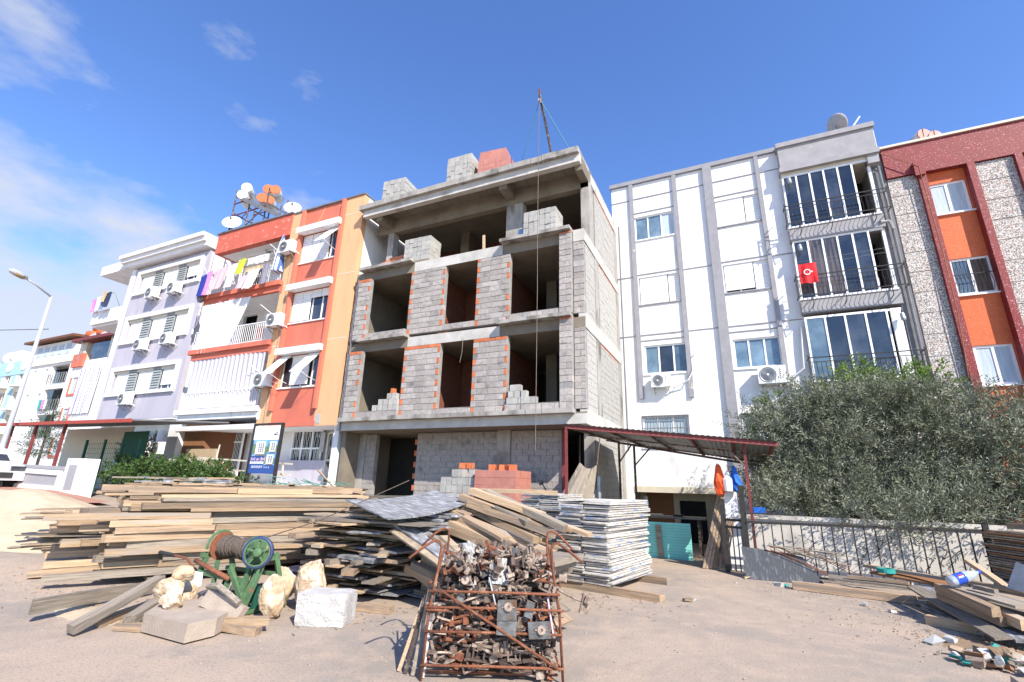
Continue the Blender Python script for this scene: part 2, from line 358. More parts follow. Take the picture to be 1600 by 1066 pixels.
# floor slabs and front beams
for z0, z1, nm in ((3.40, 3.74, 1), (6.22, 6.55, 2), (9.07, 9.42, 3)):
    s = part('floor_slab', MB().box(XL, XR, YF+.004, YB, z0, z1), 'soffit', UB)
    part('floor_slab', MB().box(XL, XR-.3, YB, 25.0, z0, z1), 'concrete', UB)
for ledges in (((-12.6, -4.03, 3.69, 3.82),), ((-12.25, -10.05, 6.56, 6.67), (-6.5, -4.08, 6.56, 6.67)), ((-12.5, -10.07, 9.43, 9.54), (-6.5, -4.08, 9.43, 9.54))):
    for x0, x1, z0, z1 in ledges:
        m = MB(); n = int((x1-x0)/.45)
        for i in range(n):   # slightly wavy poured edge
            a = x0+(x1-x0)*i/n; b = x0+(x1-x0)*(i+1)/n; e = rnd.uniform(-.012, .012)
            m.box(a, b, 12.58+e, YF+.3, z0+rnd.uniform(-.006, .006), z1+rnd.uniform(-.008, .008))
        part('ledge', m, 'concrete', UB)
part('ground_slab', MB().box(XL, XR, 12.9, YB, -.2, .32), 'concrete', UB)
# roof: plate with overhang, front beam, soffit ribs, set-back beam
m = MB(); n = 22
for i in range(n):
    a = -12.86+9.12*i/n; b = -12.86+9.12*(i+1)/n; e = rnd.uniform(-.012, .012)
    m.box(a, b, 12.52+e, YB, 12.12, 12.33+rnd.uniform(-.008, .008))
RS = part('roof_slab', m, 'concrete', UB)
part('roof_beam', MB().box(-12.72, -3.74, 12.66, 12.88, 11.84, 12.12), 'concrete_pale', UB)
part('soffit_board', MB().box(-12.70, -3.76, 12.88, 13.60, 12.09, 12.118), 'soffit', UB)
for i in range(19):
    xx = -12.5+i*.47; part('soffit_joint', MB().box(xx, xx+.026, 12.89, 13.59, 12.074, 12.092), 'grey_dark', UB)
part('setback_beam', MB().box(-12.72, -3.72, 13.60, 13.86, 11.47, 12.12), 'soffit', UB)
for x0, x1 in ((-12.2, -11.92), (-6.75, -6.45), (-3.96, -3.71)):
    part('cross_beam', MB().box(x0, x1, 12.881, 13.6, 11.66, 12.088), 'soffit', UB)
part('side_beam', MB().box(-3.95, -3.69, 13.86, YB, 11.70, 12.119), 'concrete_pale', UB)
part('top_ceiling', MB().box(-12.6, -3.96, 13.87, YB-.1, 12.07, 12.117), 'soffit', UB)
# columns
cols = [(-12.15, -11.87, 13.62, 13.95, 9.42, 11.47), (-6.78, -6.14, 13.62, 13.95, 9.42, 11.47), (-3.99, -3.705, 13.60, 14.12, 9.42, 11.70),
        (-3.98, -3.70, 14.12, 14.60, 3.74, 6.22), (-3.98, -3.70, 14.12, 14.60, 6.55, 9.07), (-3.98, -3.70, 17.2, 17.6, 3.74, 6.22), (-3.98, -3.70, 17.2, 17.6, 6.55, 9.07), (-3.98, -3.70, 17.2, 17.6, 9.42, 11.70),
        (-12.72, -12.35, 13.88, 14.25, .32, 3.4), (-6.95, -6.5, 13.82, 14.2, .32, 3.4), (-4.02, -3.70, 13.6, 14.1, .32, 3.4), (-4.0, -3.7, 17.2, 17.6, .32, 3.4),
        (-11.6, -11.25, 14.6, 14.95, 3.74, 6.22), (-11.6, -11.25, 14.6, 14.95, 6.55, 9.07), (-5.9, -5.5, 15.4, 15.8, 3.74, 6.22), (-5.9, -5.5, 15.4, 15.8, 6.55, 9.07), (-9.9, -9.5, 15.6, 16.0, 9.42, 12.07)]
for i, c in enumerate(cols): part('column', MB().box(*c), 'concrete' if i < 12 else 'soffit', UB)  # inner columns take the darker tone, painting room shade
# side frame beams on the right flank, proud of the block panels
for z0, z1 in ((3.39, 3.80), (6.21, 6.66), (9.06, 9.44)):
    part('edge_beam', MB().box(-3.9, -3.685, YF+.006, YB, z0, z1), 'concrete_pale', UB)
part('corner_stub', MB().box(-4.04, -3.69, YF-.01, YF+.3, 9.06, 9.46), 'concrete_pale', UB)
part('center_beam', MB().box(-10.07, -6.5, YF-.012, YF+.25, 9.075, 9.44), 'concrete_pale', UB)
part('center_beam', MB().box(-10.07, -6.5, YF-.012, YF+.25, 6.225, 6.57), 'concrete_pale', UB)
part('front_beam', MB().box(XL, -3.7, 12.80, YF+.2, 3.402, 3.688), 'concrete_pale', UB)
# interior shade put into dark wall colours: back and party walls, brick partitions
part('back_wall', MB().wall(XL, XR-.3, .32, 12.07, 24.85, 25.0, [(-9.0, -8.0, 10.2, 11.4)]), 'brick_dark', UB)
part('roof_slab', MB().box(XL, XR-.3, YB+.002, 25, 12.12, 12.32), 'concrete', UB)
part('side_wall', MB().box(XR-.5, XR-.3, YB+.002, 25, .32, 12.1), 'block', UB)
part('inner_wall', MB().wall(XL+.2, XR-.3, 3.75, 9.06, 18.3, 18.42, [(-12.0, -11.0, 3.75, 5.8), (-5.2, -4.4, 3.75, 5.8), (-12.0, -11.0, 6.56, 8.6), (-5.2, -4.4, 6.56, 8.6)]), 'room_shade', UB)  # near-black wall added to deepen the shade behind the openings
part('party_wall', MB().box(XL+.002, XL+.16, YF+.3, 24.8, .33, 9.40), 'soffit', UB)  # darker than bare concrete: interior shade painted in
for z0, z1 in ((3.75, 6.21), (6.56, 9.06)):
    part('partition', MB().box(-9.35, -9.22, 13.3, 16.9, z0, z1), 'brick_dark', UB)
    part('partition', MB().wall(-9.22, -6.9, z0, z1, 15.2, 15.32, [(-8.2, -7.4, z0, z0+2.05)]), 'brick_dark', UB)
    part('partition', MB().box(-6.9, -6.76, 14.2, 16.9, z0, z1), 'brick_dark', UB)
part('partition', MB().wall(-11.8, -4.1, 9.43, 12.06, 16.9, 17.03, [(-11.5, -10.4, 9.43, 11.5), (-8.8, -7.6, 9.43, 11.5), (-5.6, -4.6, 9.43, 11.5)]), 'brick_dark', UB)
part('partition', MB().box(-10.2, -10.05, 14.3, 17.4, .33, 3.39), 'room_shade', UB)  # near-black colour stands for the unlit ground floor
part('partition', MB().box(-12.6, -10.2, 15.6, 15.7, .33, 3.39), 'room_shade', UB)  # near-black wall added to keep the left doorway dark
# ---- block walls: backing + single blocks
BM = {}
def block_mesh(w, h, d, key='b'):
    k = (round(w, 2), round(h, 3), round(d, 2), key)
    if k not in BM:
        w, h, d = k[0]/2, k[1]/2, k[2]/2; b_ = .006
        m_ = MB()
        vs = []
        for z in (-h, h):
            for x, y in ((-w, -d), (w, -d), (w, d), (-w, d)): vs.append((x, y, z))
        # chipped front edges: front face inset
        vs += [(-w+b_, -d-b_, -h+b_), (w-b_, -d-b_, -h+b_), (w-b_, -d-b_, h-b_), (-w+b_, -d-b_, h-b_)]
        m_.add(vs, [(3,2,1,0), (4,5,6,7), (1,2,6,5), (2,3,7,6), (3,0,4,7), (8,9,10,11), (0,1,9,8), (1,5,10,9), (5,4,11,10), (4,0,8,11)])
        BM[k] = m_.mesh('brick' if key == 'r' else 'block')
    return BM[k]
CH = .19
nblock = [0]
def block_wall(x0, x1, z0, z1, y, jl=0, jr=0, top=0, seed=0, limit=True, thick=.19):
    """front-facing wall of single blocks; jl / jr: orange half bricks at that jamb on every other course"""
    r = random.Random(seed)
    W = part('block_wall', MB().box(x0+.004, x1-.004, y+.016, y+thick, z0, z1), 'mortar', UB)
    base = root_loc(UB); k = 0; z = z0
    while z < z1-.02:
        h = min(CH, z1-z)
        if top and z+CH > z1-.05: kind_top = True
        else: kind_top = False
        a, b = x0, x1; ents = []
        if h > .12 and not kind_top:
            if jl and k % 2 == 0 and r.random() < .86: ents.append((a, a+.11, 'r')); a += .11
            if jr and k % 2 == (0 if jr == 1 else 1) and r.random() < .86: ents.append((b-.11, b, 'r')); b -= .11
        if kind_top:
            xx = a
            while xx < b-.03: e = min(xx+.2, b); ents.append((xx, e, 'r')); xx = e
        else:
            xx = a; first = .195 if k % 2 else .39
            if b-a < .5: first = (b-a) if k % 2 else (b-a)*.55
            while xx < b-.02:
                e = min(xx+first+r.uniform(-.015, .015), b)
                if b-e < .09: e = b
                ents.append((xx, e, 'b')); xx = e; first = .39
        for s, e, kd in ents:
            if kd == 'b' and r.random() < .012 and e-s > .3: continue      # a missing block: dark hole in the wall
            me = block_mesh(e-s-.01, h-.011, thick-.02, kd)
            put('brick' if kd == 'r' else 'block', me, 'brick' if kd == 'r' else 'block', W,
                ((s+e)/2-base.x, y+thick/2+r.uniform(-.010, .006)-base.y, z+h/2-base.z), (0, r.uniform(-.006, .006), r.uniform(-.008, .008)))
        z += h; k += 1
for zb, zt, sd in ((3.82, 6.22, 1), (6.67, 9.07, 2)):
    zs_ = zb; zo = zb+.21
    block_wall(-12.52, -11.95, zs_, zt-(.0), 12.70, 0, 1, 1, sd*10+1)
    block_wall(-12.79, -12.54, zs_, zt, YF, 0, 0, 0, sd*10+2)
    block_wall(-11.95, -10.17, zs_, zo, 12.72, 0, 0, 0, sd*10+3)
    block_wall(-10.17, -8.70, zs_, zt, YF-.02, 1, 2, sd == 1, sd*10+4)
    block_wall(-8.70, -7.43, zs_, zo, YF-.02, 0, 0, 0, sd*10+5)
    block_wall(-7.43, -6.20, zs_, zt, YF-.02, 1, 1, sd == 1, sd*10+6)
    block_wall(-6.20, -4.46, zs_, zo, 12.72, 0, 0, 0, sd*10+7)
    block_wall(-4.46, -4.06, zs_, zt+.32, 12.70, 0, 0, 1, sd*10+8)
    block_wall(-4.05, -3.705, zs_, zt, YF, 0, 0, 0, sd*10+9)
# more courses joined: ground floor wall behind the overhang and the right flank
def joined_front(x0, x1, z0, z1, y, seed, holes=()):
    r = random.Random(seed); m_ = MB(); z = z0; k = 0
    while z < z1-.03:
        h = min(CH, z1-z); xx = x0-(.2 if k % 2 else 0)
        while xx < x1-.02:
            e = min(xx+.4, x1); s = max(xx, x0); o_ = r.uniform(-.006, .004)
            if e-s > .04 and not any(s < q[1] and e > q[0] and z < q[3] and z+h > q[2] for q in holes):
                m_.box(s+.005, e-.005, y+o_, y+.17, z+.005, z+h-.005)
            xx += .4
        z += h; k += 1
    return m_
W = part('block_wall', MB().box(-10.07, -6.96, 13.92, 14.10, .33, 3.39), 'mortar', UB)
part('block_course', joined_front(-10.08, -6.96, .33, 3.39, 13.90, 3), 'block', W, kind='stuff')
W = part('block_wall', MB().box(-6.49, -4.8, 13.92, 14.10, .33, 3.39), 'mortar', UB)
part('block_course', joined_front(-6.49, -4.79, .33, 3.39, 13.90, 4), 'block', W, kind='stuff')
W = part('block_wall', MB().box(-12.34, -11.9, 13.92, 14.10, .33, 3.39), 'mortar', UB)
part('block_course', joined_front(-12.34, -11.88, .33, 3.39, 13.90, 5), 'block', W, kind='stuff')
for i in range(8):
    put('brick', block_mesh(.11, .178, .17, 'r'), 'brick', UB, (-10.13+8.2, 14.0-15.0, .42+i*.38), (0, 0, .02))
def side_courses(y0, y1, z0, z1, seed):
    r = random.Random(seed); m_ = MB(); z = z0; k = 0
    while z < z1-.03:
        h = min(CH, z1-z); yy = y0-(.2 if k % 2 else 0)
        while yy < y1-.02:
            e = min(yy+.4, y1); s = max(yy, y0)
            if e-s > .04:
                o_ = r.uniform(-.004, .006); m_.box(-3.86, -3.715+o_, s+.005, e-.005, z+.005, z+h-.005)
            yy += .4
        z += h; k += 1
    return m_
for i, (y0, y1, z0, z1) in enumerate(((YF+.2, 14.10, 3.80, 6.21), (14.62, 17.19, 3.80, 6.21), (YF+.2, 14.10, 6.66, 9.06), (14.62, 17.19, 6.66, 9.06), (14.30, 17.19, 9.44, 11.69), (14.11, 17.19, .33, 3.39))):
    W = part('flank_wall', MB().box(-3.88, -3.728, y0, y1, z0, z1), 'mortar', UB)
    part('block_course', side_courses(y0, y1, z0, z1, 50+i), 'block_pale', W, kind='stuff')
    m = MB()
    yy = y0
    while yy < y1-.05:
        e = min(yy+.2, y1); m.box(-3.86, -3.709, yy+.006, e-.006, z1-.052, z1-.004); yy = e
    if i in (1, 3, 4): part('brick_course', m, 'brick', W, kind='stuff')
# door posts of the right-hand door, rebar end, loose wires
m = MB().bar((-4.74, 13.84, .3), (-4.74, 13.84, 3.38), .07, .07); part('door_post', m, 'red_steel', UB)
m = MB().bar((-4.06, 13.84, .3), (-4.06, 13.84, 3.38), .05, .05); part('door_post', m, 'red_steel', UB)
part('doorway_shade_sheet', MB().box(-4.72, -4.08, 15.2, 15.3, .33, 3.38), 'room_shade', UB)  # near-black sheet added to paint the shade inside the doorway
part('drain_pipe', MB().tube([(-12.62, 12.78, 3.4), (-12.60, 12.77, 6.0), (-12.62, 12.78, 9.2)], .028, 6), 'grey_dark', UB)
m = MB().tube([(-3.55, 17.5, 12.0), (-3.56, 17.5, 9.0), (-3.55, 17.5, 3.0)], .03, 6); part('cable', m, 'grey_dark', UB)
# ---- loose blocks and bricks left on the sills
def loose(x, y, z, m_='block_pale', dims=(.18, .18, .19), lab='', n='building_block', g='blocks left on the sills', rz=0):
    mb_ = MB().obox((0, 0, dims[2]/2), dims[0]/2, dims[1]/2, dims[2]/2, None, .004)
    o = put(n, mb_.mesh(n), m_, None, (x, y, z), (0, 0, rz)); tag(o, lab, 'block', g); return o
lab1 = 'loose grey block stacked in the unfinished first floor left window opening'
for x, z in ((-11.15, 0), (-10.92, 0), (-10.7, 0), (-10.48, 0), (-10.28, 0), (-10.9, .192), (-10.68, .192), (-10.46, .192), (-10.28, .192), (-10.55, .384), (-10.34, .384)):
    loose(x, 12.82, 4.032+z, lab=lab1, g='blocks in the left opening', rz=rnd.uniform(-.06, .06))
loose(-10.45, 12.82, 4.032+.576, 'brick', (.1, .18, .16), 'single orange brick on top of the blocks in the left opening', 'loose_brick', None)
lab2 = 'loose grey block stacked in the unfinished first floor right window opening'
for x, z in ((-6.05, 0), (-5.86, 0), (-5.66, 0), (-5.47, 0), (-5.28, 0), (-6.0, .192), (-5.8, .192), (-5.58, .192), (-5.95, .384), (-5.78, .384)):
    loose(x, 12.82, 4.032+z, lab=lab2, g='blocks in the right opening', rz=rnd.uniform(-.06, .06))
# ---- pallets of blocks and bricks
def pallet(name, label, loc, nx, ny, nz, bw, bd, bh, m_, rot=0, wrap=False, skew=.0, grp='block pallets on the building'):
    t = thing(name, label, 'pallet', loc, grp, rot)
    pm = MB()
    for i in range(3): pm.box(-nx*bw/2, nx*bw/2, -ny*bd/2+i*(ny*bd-.1)/2, -ny*bd/2+.1+i*(ny*bd-.1)/2, 0, .07)
    pm.box(-nx*bw/2, nx*bw/2, -ny*bd/2, ny*bd/2, .07, .095)
    lpart('pallet_base', pm, 'wood_grey', t)
    me = MB().obox((0, 0, 0), bw/2-.006, bd/2-.004, bh/2-.004, None, .003).mesh('block')
    me2 = MB().obox((0, 0, 0), bw/2-.006, bd/2-.004, bh/2-.004, None, .003).mesh('block')
    for k in range(nz):
        for i in range(nx):
            for j in range(ny):
                if 0 < i < nx-1 and 0 < j < ny-1 and k < nz-1: continue     # hidden core
                if k == nz-1 and rnd.random() < skew: continue
                put('block', me if (i+k) % 2 else me2, m_, t, ((i+.5-nx/2)*bw+rnd.uniform(-.008, .008), (j+.5-ny/2)*bd+rnd.uniform(-.012, .012), .095+(k+.5)*bh), (0, 0, rnd.uniform(-.02, .02)))
    if not wrap:
        lpart('core', MB().box(-nx*bw/2+bw*.8, nx*bw/2-bw*.8, -ny*bd/2+bd*.8, ny*bd/2-bd*.8, .096, .095+(nz-1)*bh), 'mortar', t)
    return t
pallet('block_pallet', 'pallet of grey blocks on the roof edge beside the orange building', (-11.35, 13.2, 12.334), 6, 3, 4, .17, .36, .20, 'block_pale', .06)
pallet('block_pallet', 'tall pallet of grey blocks on the bare roof next to the red bricks', (-8.35, 13.2, 12.334), 6, 3, 5, .17, .36, .20, 'block_pale', .03)
pallet('block_pallet', 'pallet of grey blocks on the open top floor beside the loose bricks', (-10.05, 13.2, 9.424), 6, 2, 5, .19, .36, .19, 'block_pale', .02)
pallet('block_pallet', 'pallet of grey blocks on the top floor ledge by the right corner', (-5.15, 13.12, 9.544), 6, 2, 4, .19, .36, .20, 'block_pale', .0)
pallet('block_pallet', 'pallet of grey blocks on the ground in the shade of the overhang', (-7.6, 12.95, .02), 6, 2, 9, .19, .36, .225, 'block_pale', -.02, skew=.3)
def brick_cube(label, loc, w, d, h, rot=0, grp='wrapped brick cubes', taper=.9):
    t = thing('brick_pallet', label, 'pallet', loc, grp, rot)
    pm = MB()
    for i in range(3): pm.box(-w/2, w/2, -d/2+i*(d-.1)/2, -d/2+.1+i*(d-.1)/2, 0, .08)
    lpart('pallet_base', pm, 'wood_grey', t)
    nz, nx, ny = int(h/.19), int(w/.21), int(d/.3)
    me = MB().obox((0, 0, 0), w/nx/2-.003, d/ny/2-.003, h/nz/2-.003).mesh('brick')
    for k in range(nz):
        for i in range(nx):
            for j in range(ny):
                if 0 < i < nx-1 and 0 < j < ny-1 and k < nz-1: continue
                f_ = 1-(1-taper)*max(0, (k+1)/nz-.6)/.4
                put('brick', me, 'brick_wrap', t, ((i+.5-nx/2)*w/nx*f_, (j+.5-ny/2)*d/ny*f_, .08+(k+.5)*h/nz), (0, 0, rnd.uniform(-.01, .01)))
    return t
brick_cube('pallet of wrapped red bricks on the bare roof', (-7.05, 13.25, 12.334), 1.1, 1.0, .95, .1, None)
t = brick_cube('pallet of wrapped red bricks on the ground under the overhang', (-6.25, 12.9, .02), 1.36, 1.0, 2.02, -.05, None, .97)
for i, (dx, dy, rz, tilt) in enumerate(((-.25, -.2, .2, 0), (.05, -.25, .9, .3), (.28, -.2, -.4, .6), (.1, .1, .3, 0), (.45, -.3, .1, 0), (-.55, .3, 0, 0), (-.95, .35, .1, 0))):
    o = put('loose_brick', MB().obox((0, 0, .09), .1, .07, .085, None, .004).mesh('loose_brick'), 'brick', None, (-6.25+dx, 12.9+dy, 2.104 if i < 5 else 2.125), (tilt*.35, 0, rz))
    if i >= 5: o.location = (-7.35-.25*(i-5), 12.9, 2.16)
    tag(o, 'loose orange brick lying on top of the wrapped bricks' if i < 5 else 'loose orange brick lying on the grey blocks under the overhang', 'brick', 'loose bricks on the brick pallet' if i < 5 else 'loose bricks on the block pallet')
for i in range(7):
    o = put('loose_brick', MB().obox((0, 0, .09), .1, .09, .085, None, .004).mesh('loose_brick'), 'brick', None, (-11.62+.21*(i % 3), 13.0+.2*(i//6), 9.424+.175*min(i//3, 1)+(.175 if i == 6 else 0)), (0, 0, rnd.uniform(-.2, .2)))
    tag(o, 'orange brick heaped on the top floor by the left column', 'brick', 'bricks on the top floor')
for i in range(12):
    o = put('loose_brick', MB().obox((0, 0, .09), .1, .09, .085, None, .004).mesh('loose_brick'), 'brick_dark', None, (-11.55+.22*(i % 3), 13.35, 9.424+.176*(i//3)), (0, 0, rnd.uniform(-.05, .05)))
    tag(o, 'dark red brick stacked behind the orange ones on the top floor', 'brick', 'dark bricks on the top floor')
solo('plank', MB().bar((-7.35, 13.1, 9.43), (-7.5, 13.3, 10.25), .09, .05), 'wood_pale', 'pale plank leaning on the open top floor near the middle column', 'plank')
solo('water_drum', MB().lathe([(0, 0), (.14, 0), (.15, .3), (.14, .5), (0, .5)], (-5.95, 13.2, 9.545), n=12), 'f_sky', 'blue drum on the top floor beside the middle column', 'drum')
# ---- hoist on the roof with guy ropes and hanging rope
H = thing('roof_hoist', 'hoist mast with guy ropes standing on the bare roof edge', 'hoist', (-4.75, 12.95, 12.334))
top = Vector((-5.02, 12.35, 14.72))
part('mast', MB().tube([(-4.75, 12.95, 12.334), top], .045, 7), 'rust_dark', H)
part('base_plate', MB().box(-4.95, -4.5, 12.8, 13.1, 12.334, 12.36), 'rust_dark', H)
part('guy_rope', MB().tube([top-Vector((0, 0, .25)), (-6.0, 12.95, 12.34)], .014, 5), 'rope_teal', H)
part('guy_rope', MB().tube([top-Vector((0, 0, .2)), (-4.05, 12.75, 12.34)], .016, 5), 'rope_teal', H)
part('pulley', MB().lathe([(0, -.03), (.08, -.03), (.06, 0), (.08, .03), (0, .03)], top+Vector((.02, -.05, -.32)), (1, 0, 0), 12), 'rust_pale', H)
part('hook', MB().bar(top, top+Vector((-.02, 0, .22)), .06), 'rust', H)
part('rope', MB().tube([top+Vector((.02, -.1, -.4)), (-5.0, 12.25, 9.0), (-4.985, 12.25, 7.4), (-4.99, 12.25, 2.6)], .009, 4), 'wood_grey', H)
solo('hanging_wire', MB().tube([(-7.75, 12.7, 6.3), (-7.76, 12.7, 5.8), (-7.82, 12.7, 5.45)], .008, 4), 'wood_grey', 'short wire hanging in the middle opening', 'wire')
# ================================================================== shared small builders
def ac_proto():
    t = thing('air_conditioner', '', 'air conditioner', (0, 0, 0), None)
    lpart('casing', MB().box(-.40, .40, -.40, -.10, 0, .56), 'white', t)
    lpart('fan_grille', MB().lathe([(.02, 0), (.21, 0), (.23, .012), (.25, .012), (.25, 0)], (-.12, -.402, .28), (0, -1, 0), 20), 'galv', t)
    m = MB()
    for r_ in (.06, .10, .14, .18): m.lathe([(r_-.008, 0), (r_-.008, .012), (r_+.008, .012), (r_+.008, 0)], (-.12, -.404, .28), (0, -1, 0), 18)
    lpart('fan_ring', m, 'grey_dark', t)
    lpart('fan_hub', MB().lathe([(0, .018), (.035, .018), (.035, 0)], (-.12, -.404, .28), (0, -1, 0), 12), 'white', t)
    for s in (-.3, .3):
        lpart('bracket', MB().bar((s, 0, -.02), (s, -.42, -.02), .03).bar((s, 0, -.25), (s, -.36, -.02), .025), 'galv', t)
    lpart('pipe_stub', MB().tube([(.40, -.25, .08), (.50, -.2, .02), (.52, -.03, -.04)], .025, 6), 'white', t)
    return t
AC0 = ac_proto(); ac_used = [False]
def ac(x, y, z, label, s=1.0, group='outdoor air conditioner units'):
    if not ac_used[0]:
        ac_used[0] = True; o = AC0; o.location = (x, y, z); o.scale = (s, s, s); o['label'] = label; o['group'] = group
    else: o = clone(AC0, (x, y, z), 0, label, group, sc=(s, s, s))
    return o
def window(parent, x0, x1, z0, z1, y, n=3, fm='white', glass='glass_blue', fw=.055, curtain=None, sill=True, rec=.09, name='window', bars=False):
    """recessed window: frame, panes, curtain behind, sill"""
    m = MB(); a = y+rec
    m.box(x0, x1, a-.03, a+.03, z0, z0+fw).box(x0, x1, a-.03, a+.03, z1-fw, z1)
    w_ = (x1-x0)/n
    for i in range(n+1):
        c = x0+w_*i; l = c-fw*.5; r_ = c+fw*.5
        if i == 0: l, r_ = x0, x0+fw
        if i == n: l, r_ = x1-fw, x1
        m.box(l, r_, a-.028, a+.028, z0+fw, z1-fw)
    W = part(name, m, fm, parent)
    for i in range(n):
        part('pane', MB().box(x0+w_*i+fw*.4, x0+w_*(i+1)-fw*.4, a-.006, a+.004, z0+fw*.9, z1-fw*.9), glass[i % len(glass)] if isinstance(glass, (list, tuple)) else glass, W)
    if sill: part('sill', MB().box(x0-.04, x1+.04, y-.05, y+.06, z0-.05, z0-.002), 'white', W)
    return W
def folds(x0, x1, z0, z1, y, amp=.04, n=14, top=None, m=None, lean=0.0, fx=None):
    """hanging cloth with vertical folds; z1 may slope; lean pushes the foot out"""
    mb_ = m or MB(); o = len(mb_.v); rows = 5
    for j in range(rows+1):
        t_ = j/rows
        for i in range(n*2+1):
            u = i/(n*2); xx = x0+(x1-x0)*u
            if fx: xx = fx(u, t_)
            mb_.v.append((xx, y-lean*t_+amp*(.35+.65*t_)*math.sin(i*1.57+.4*math.sin(3*u+t_*2))+.02*math.sin(7*u+3*t_), z1+(z0-z1)*t_+(.012*math.sin(9*u) if j == rows else 0)))
    k = n*2+1
    for j in range(rows):
        for i in range(n*2): a = o+j*k+i; mb_.f.append((a, a+1, a+1+k, a+k))
    return mb_
def railing(parent, x0, x1, z0, z1, y, m_, step=.11, r_=.009, returns=0.0, name='railing', bar_name='baluster'):
    T = part(name, MB().bar((x0, y, z1), (x1, y, z1), .035).bar((x0, y, z0+.05), (x1, y, z0+.05), .025), m_, parent)
    n = max(2, int((x1-x0)/step)); base = root_loc(parent)
    me = MB().bar((0, 0, 0), (0, 0, z1-z0-.05), r_*2).mesh(bar_name)
    for i in range(n+1): put(bar_name, me, m_, T, (x0+(x1-x0)*i/n-base.x, y-base.y, z0+.05-base.z))
    return T

# ================================================================== orange and peach building
OB = thing('orange_apartment_building', 'apartment building painted orange red and peach with open balconies', 'building', (-17.6, 14.0, G(-17, 13)))
gz = G(-17, 13)-.3
yo = 12.9
holes = [(-16.36, -14.06, 10.55, 11.90), (-16.36, -14.06, 7.85, 9.22), (-16.36, -14.06, 5.15, 6.46)]
part('peach_wall', MB().wall(-17.12, -13.0, 3.62, 13.14, yo, yo+.25, holes+[(-16.36, -14.06, 3.0, 13.2)]), 'peach', OB)
for za, zb_ in ((3.80, 5.15), (6.46, 7.85), (9.22, 10.55), (11.90, 13.13)): part('red_wall', MB().box(-16.36, -14.06, yo+.03, yo+.25, za, zb_), 'red_paint', OB)
for x0, x1 in ((-16.42, -16.30), (-14.10, -13.96)):
    part('red_fin', MB().box(x0, x1, yo-.14, yo+.02, 4.25, 13.12), 'red_paint', OB)
part('flank_wall', MB().box(-13.25, -13.002, yo+.252, 20, gz, 13.15), 'white_wall', OB)
part('inner_wall', MB().box(-17.1, -13.3, 14.22, 14.4, gz, 3.62), 'white_wall', OB)
part('ground_ceiling', MB().box(-22.2, -13.01, yo+.02, 20, 3.60, 3.80), 'white_wall', OB)
part('roof_coping', MB().box(-17.0, -12.97, yo-.05, 20, 13.14, 13.20), 'grey_dark', OB)
part('red_foot', MB().box(-16.4, -13.98, yo-.03, yo+.02, 3.62, 3.80), 'red_paint', OB)
for z1, zb in ((12.15, 11.90), (9.47, 9.22), (6.70, 6.46)):
    part('window_hood', MB().box(-16.40, -13.98, yo-.30, yo+.02, zb, z1), 'white', OB)
part('room', MB().box(-16.6, -13.8, yo+.5, yo+.55, 4.0, 12.8), 'room_shade', OB)  # black sheet behind the windows paints the shade indoors
for wi, (x0, x1, z0, z1) in enumerate(holes):
    W = window(OB, x0+.06, x1-.06, z0, z1, yo+.03, 4, 'white', 'glass_dark', .06, rec=.14)
# roller shutters: slats
def roller(parent, x0, x1, z0, z1, y, m_='white', sh=.085):
    n = max(2, int((z1-z0)/sh)); base = root_loc(parent); h = (z1-z0)/n
    S = part('roller_shutter', MB().box(x0, x1, y+.012, y+.02, z0, z1), m_, parent)
    me = MB().box(0, x1-x0, -.012, .01, .006, h-.006).mesh('slat')
    for i in range(n): put('slat', me, m_, S, (x0-base.x, y-base.y, z0+h*i-base.z))
    return S
yr = yo+.08
for i, (x0, x1) in enumerate(((-16.28, -15.75), (-15.72, -15.25))): roller(OB, x0, x1, 10.62, 11.88, yr)
roller(OB, -15.22, -14.72, 10.62, 11.88, yr)
for x0, x1 in ((-16.28, -15.75), (-15.72, -15.27)): roller(OB, x0, x1, 7.92, 9.2, yr)
for x0, x1 in ((-15.25, -14.72), (-14.69, -14.12)): roller(OB, x0, x1, 8.86, 9.2, yr)
roller(OB, -15.74, -14.80, 5.25, 6.44, yr)
def tilted_shutter(x0, x1, ztop, h, ang, y):
    S = MB(); n = 13; s_, c_ = math.sin(ang), math.cos(ang)
    P = part('tilted_shutter', MB().plate([(x0, y, ztop), (x1, y, ztop), (x1, y-h*s_, ztop-h*c_), (x0, y-h*s_, ztop-h*c_)], (0, -c_, s_), .012), 'white', OB)
    for i in range(n):
        a = h*i/n; b = h*(i+.9)/n
        S.plate([(x0, y-a*s_-.014*c_, ztop-a*c_+.014*s_), (x1, y-a*s_-.014*c_, ztop-a*c_+.014*s_), (x1, y-b*s_-.014*c_, ztop-b*c_+.014*s_), (x0, y-b*s_-.014*c_, ztop-b*c_+.014*s_)], (0, -c_, s_), .008)
    part('slat', S, 'white', P, kind='stuff')
    for x in (x0+.02, x1-.02): part('stay', MB().tube([(x, y, ztop-h*.92), (x, y-h*s_*.5, ztop-h*.86), (x, y-h*s_*.98, ztop-h*c_)], .01, 5), 'white', P)
tilted_shutter(-14.70, -14.14, 11.86, 1.2, R(38), yo+.0)
tilted_shutter(-16.30, -15.78, 6.42, 1.2, R(42), yo+.0)
tilted_shutter(-14.78, -14.20, 6.42, 1.2, R(42), yo+.0)
part('wall_crack', MB().tube([(-15.2, yo+.02, 13.1), (-15.35, yo+.02, 12.7), (-15.6, yo+.02, 12.35), (-15.75, yo+.02, 12.16)], .012, 4), 'peach', OB)
for z in (12.33, 9.62, 6.9): part('floor_line', MB().box(-17.1, -16.43, yo-.006, yo+.01, z, z+.035).box(-13.95, -13.01, yo-.006, yo+.01, z, z+.035), 'cream', OB)
part('notice', MB().box(-13.95, -13.75, yo-.012, yo+.0, 3.70, 4.05), 'paper', OB)
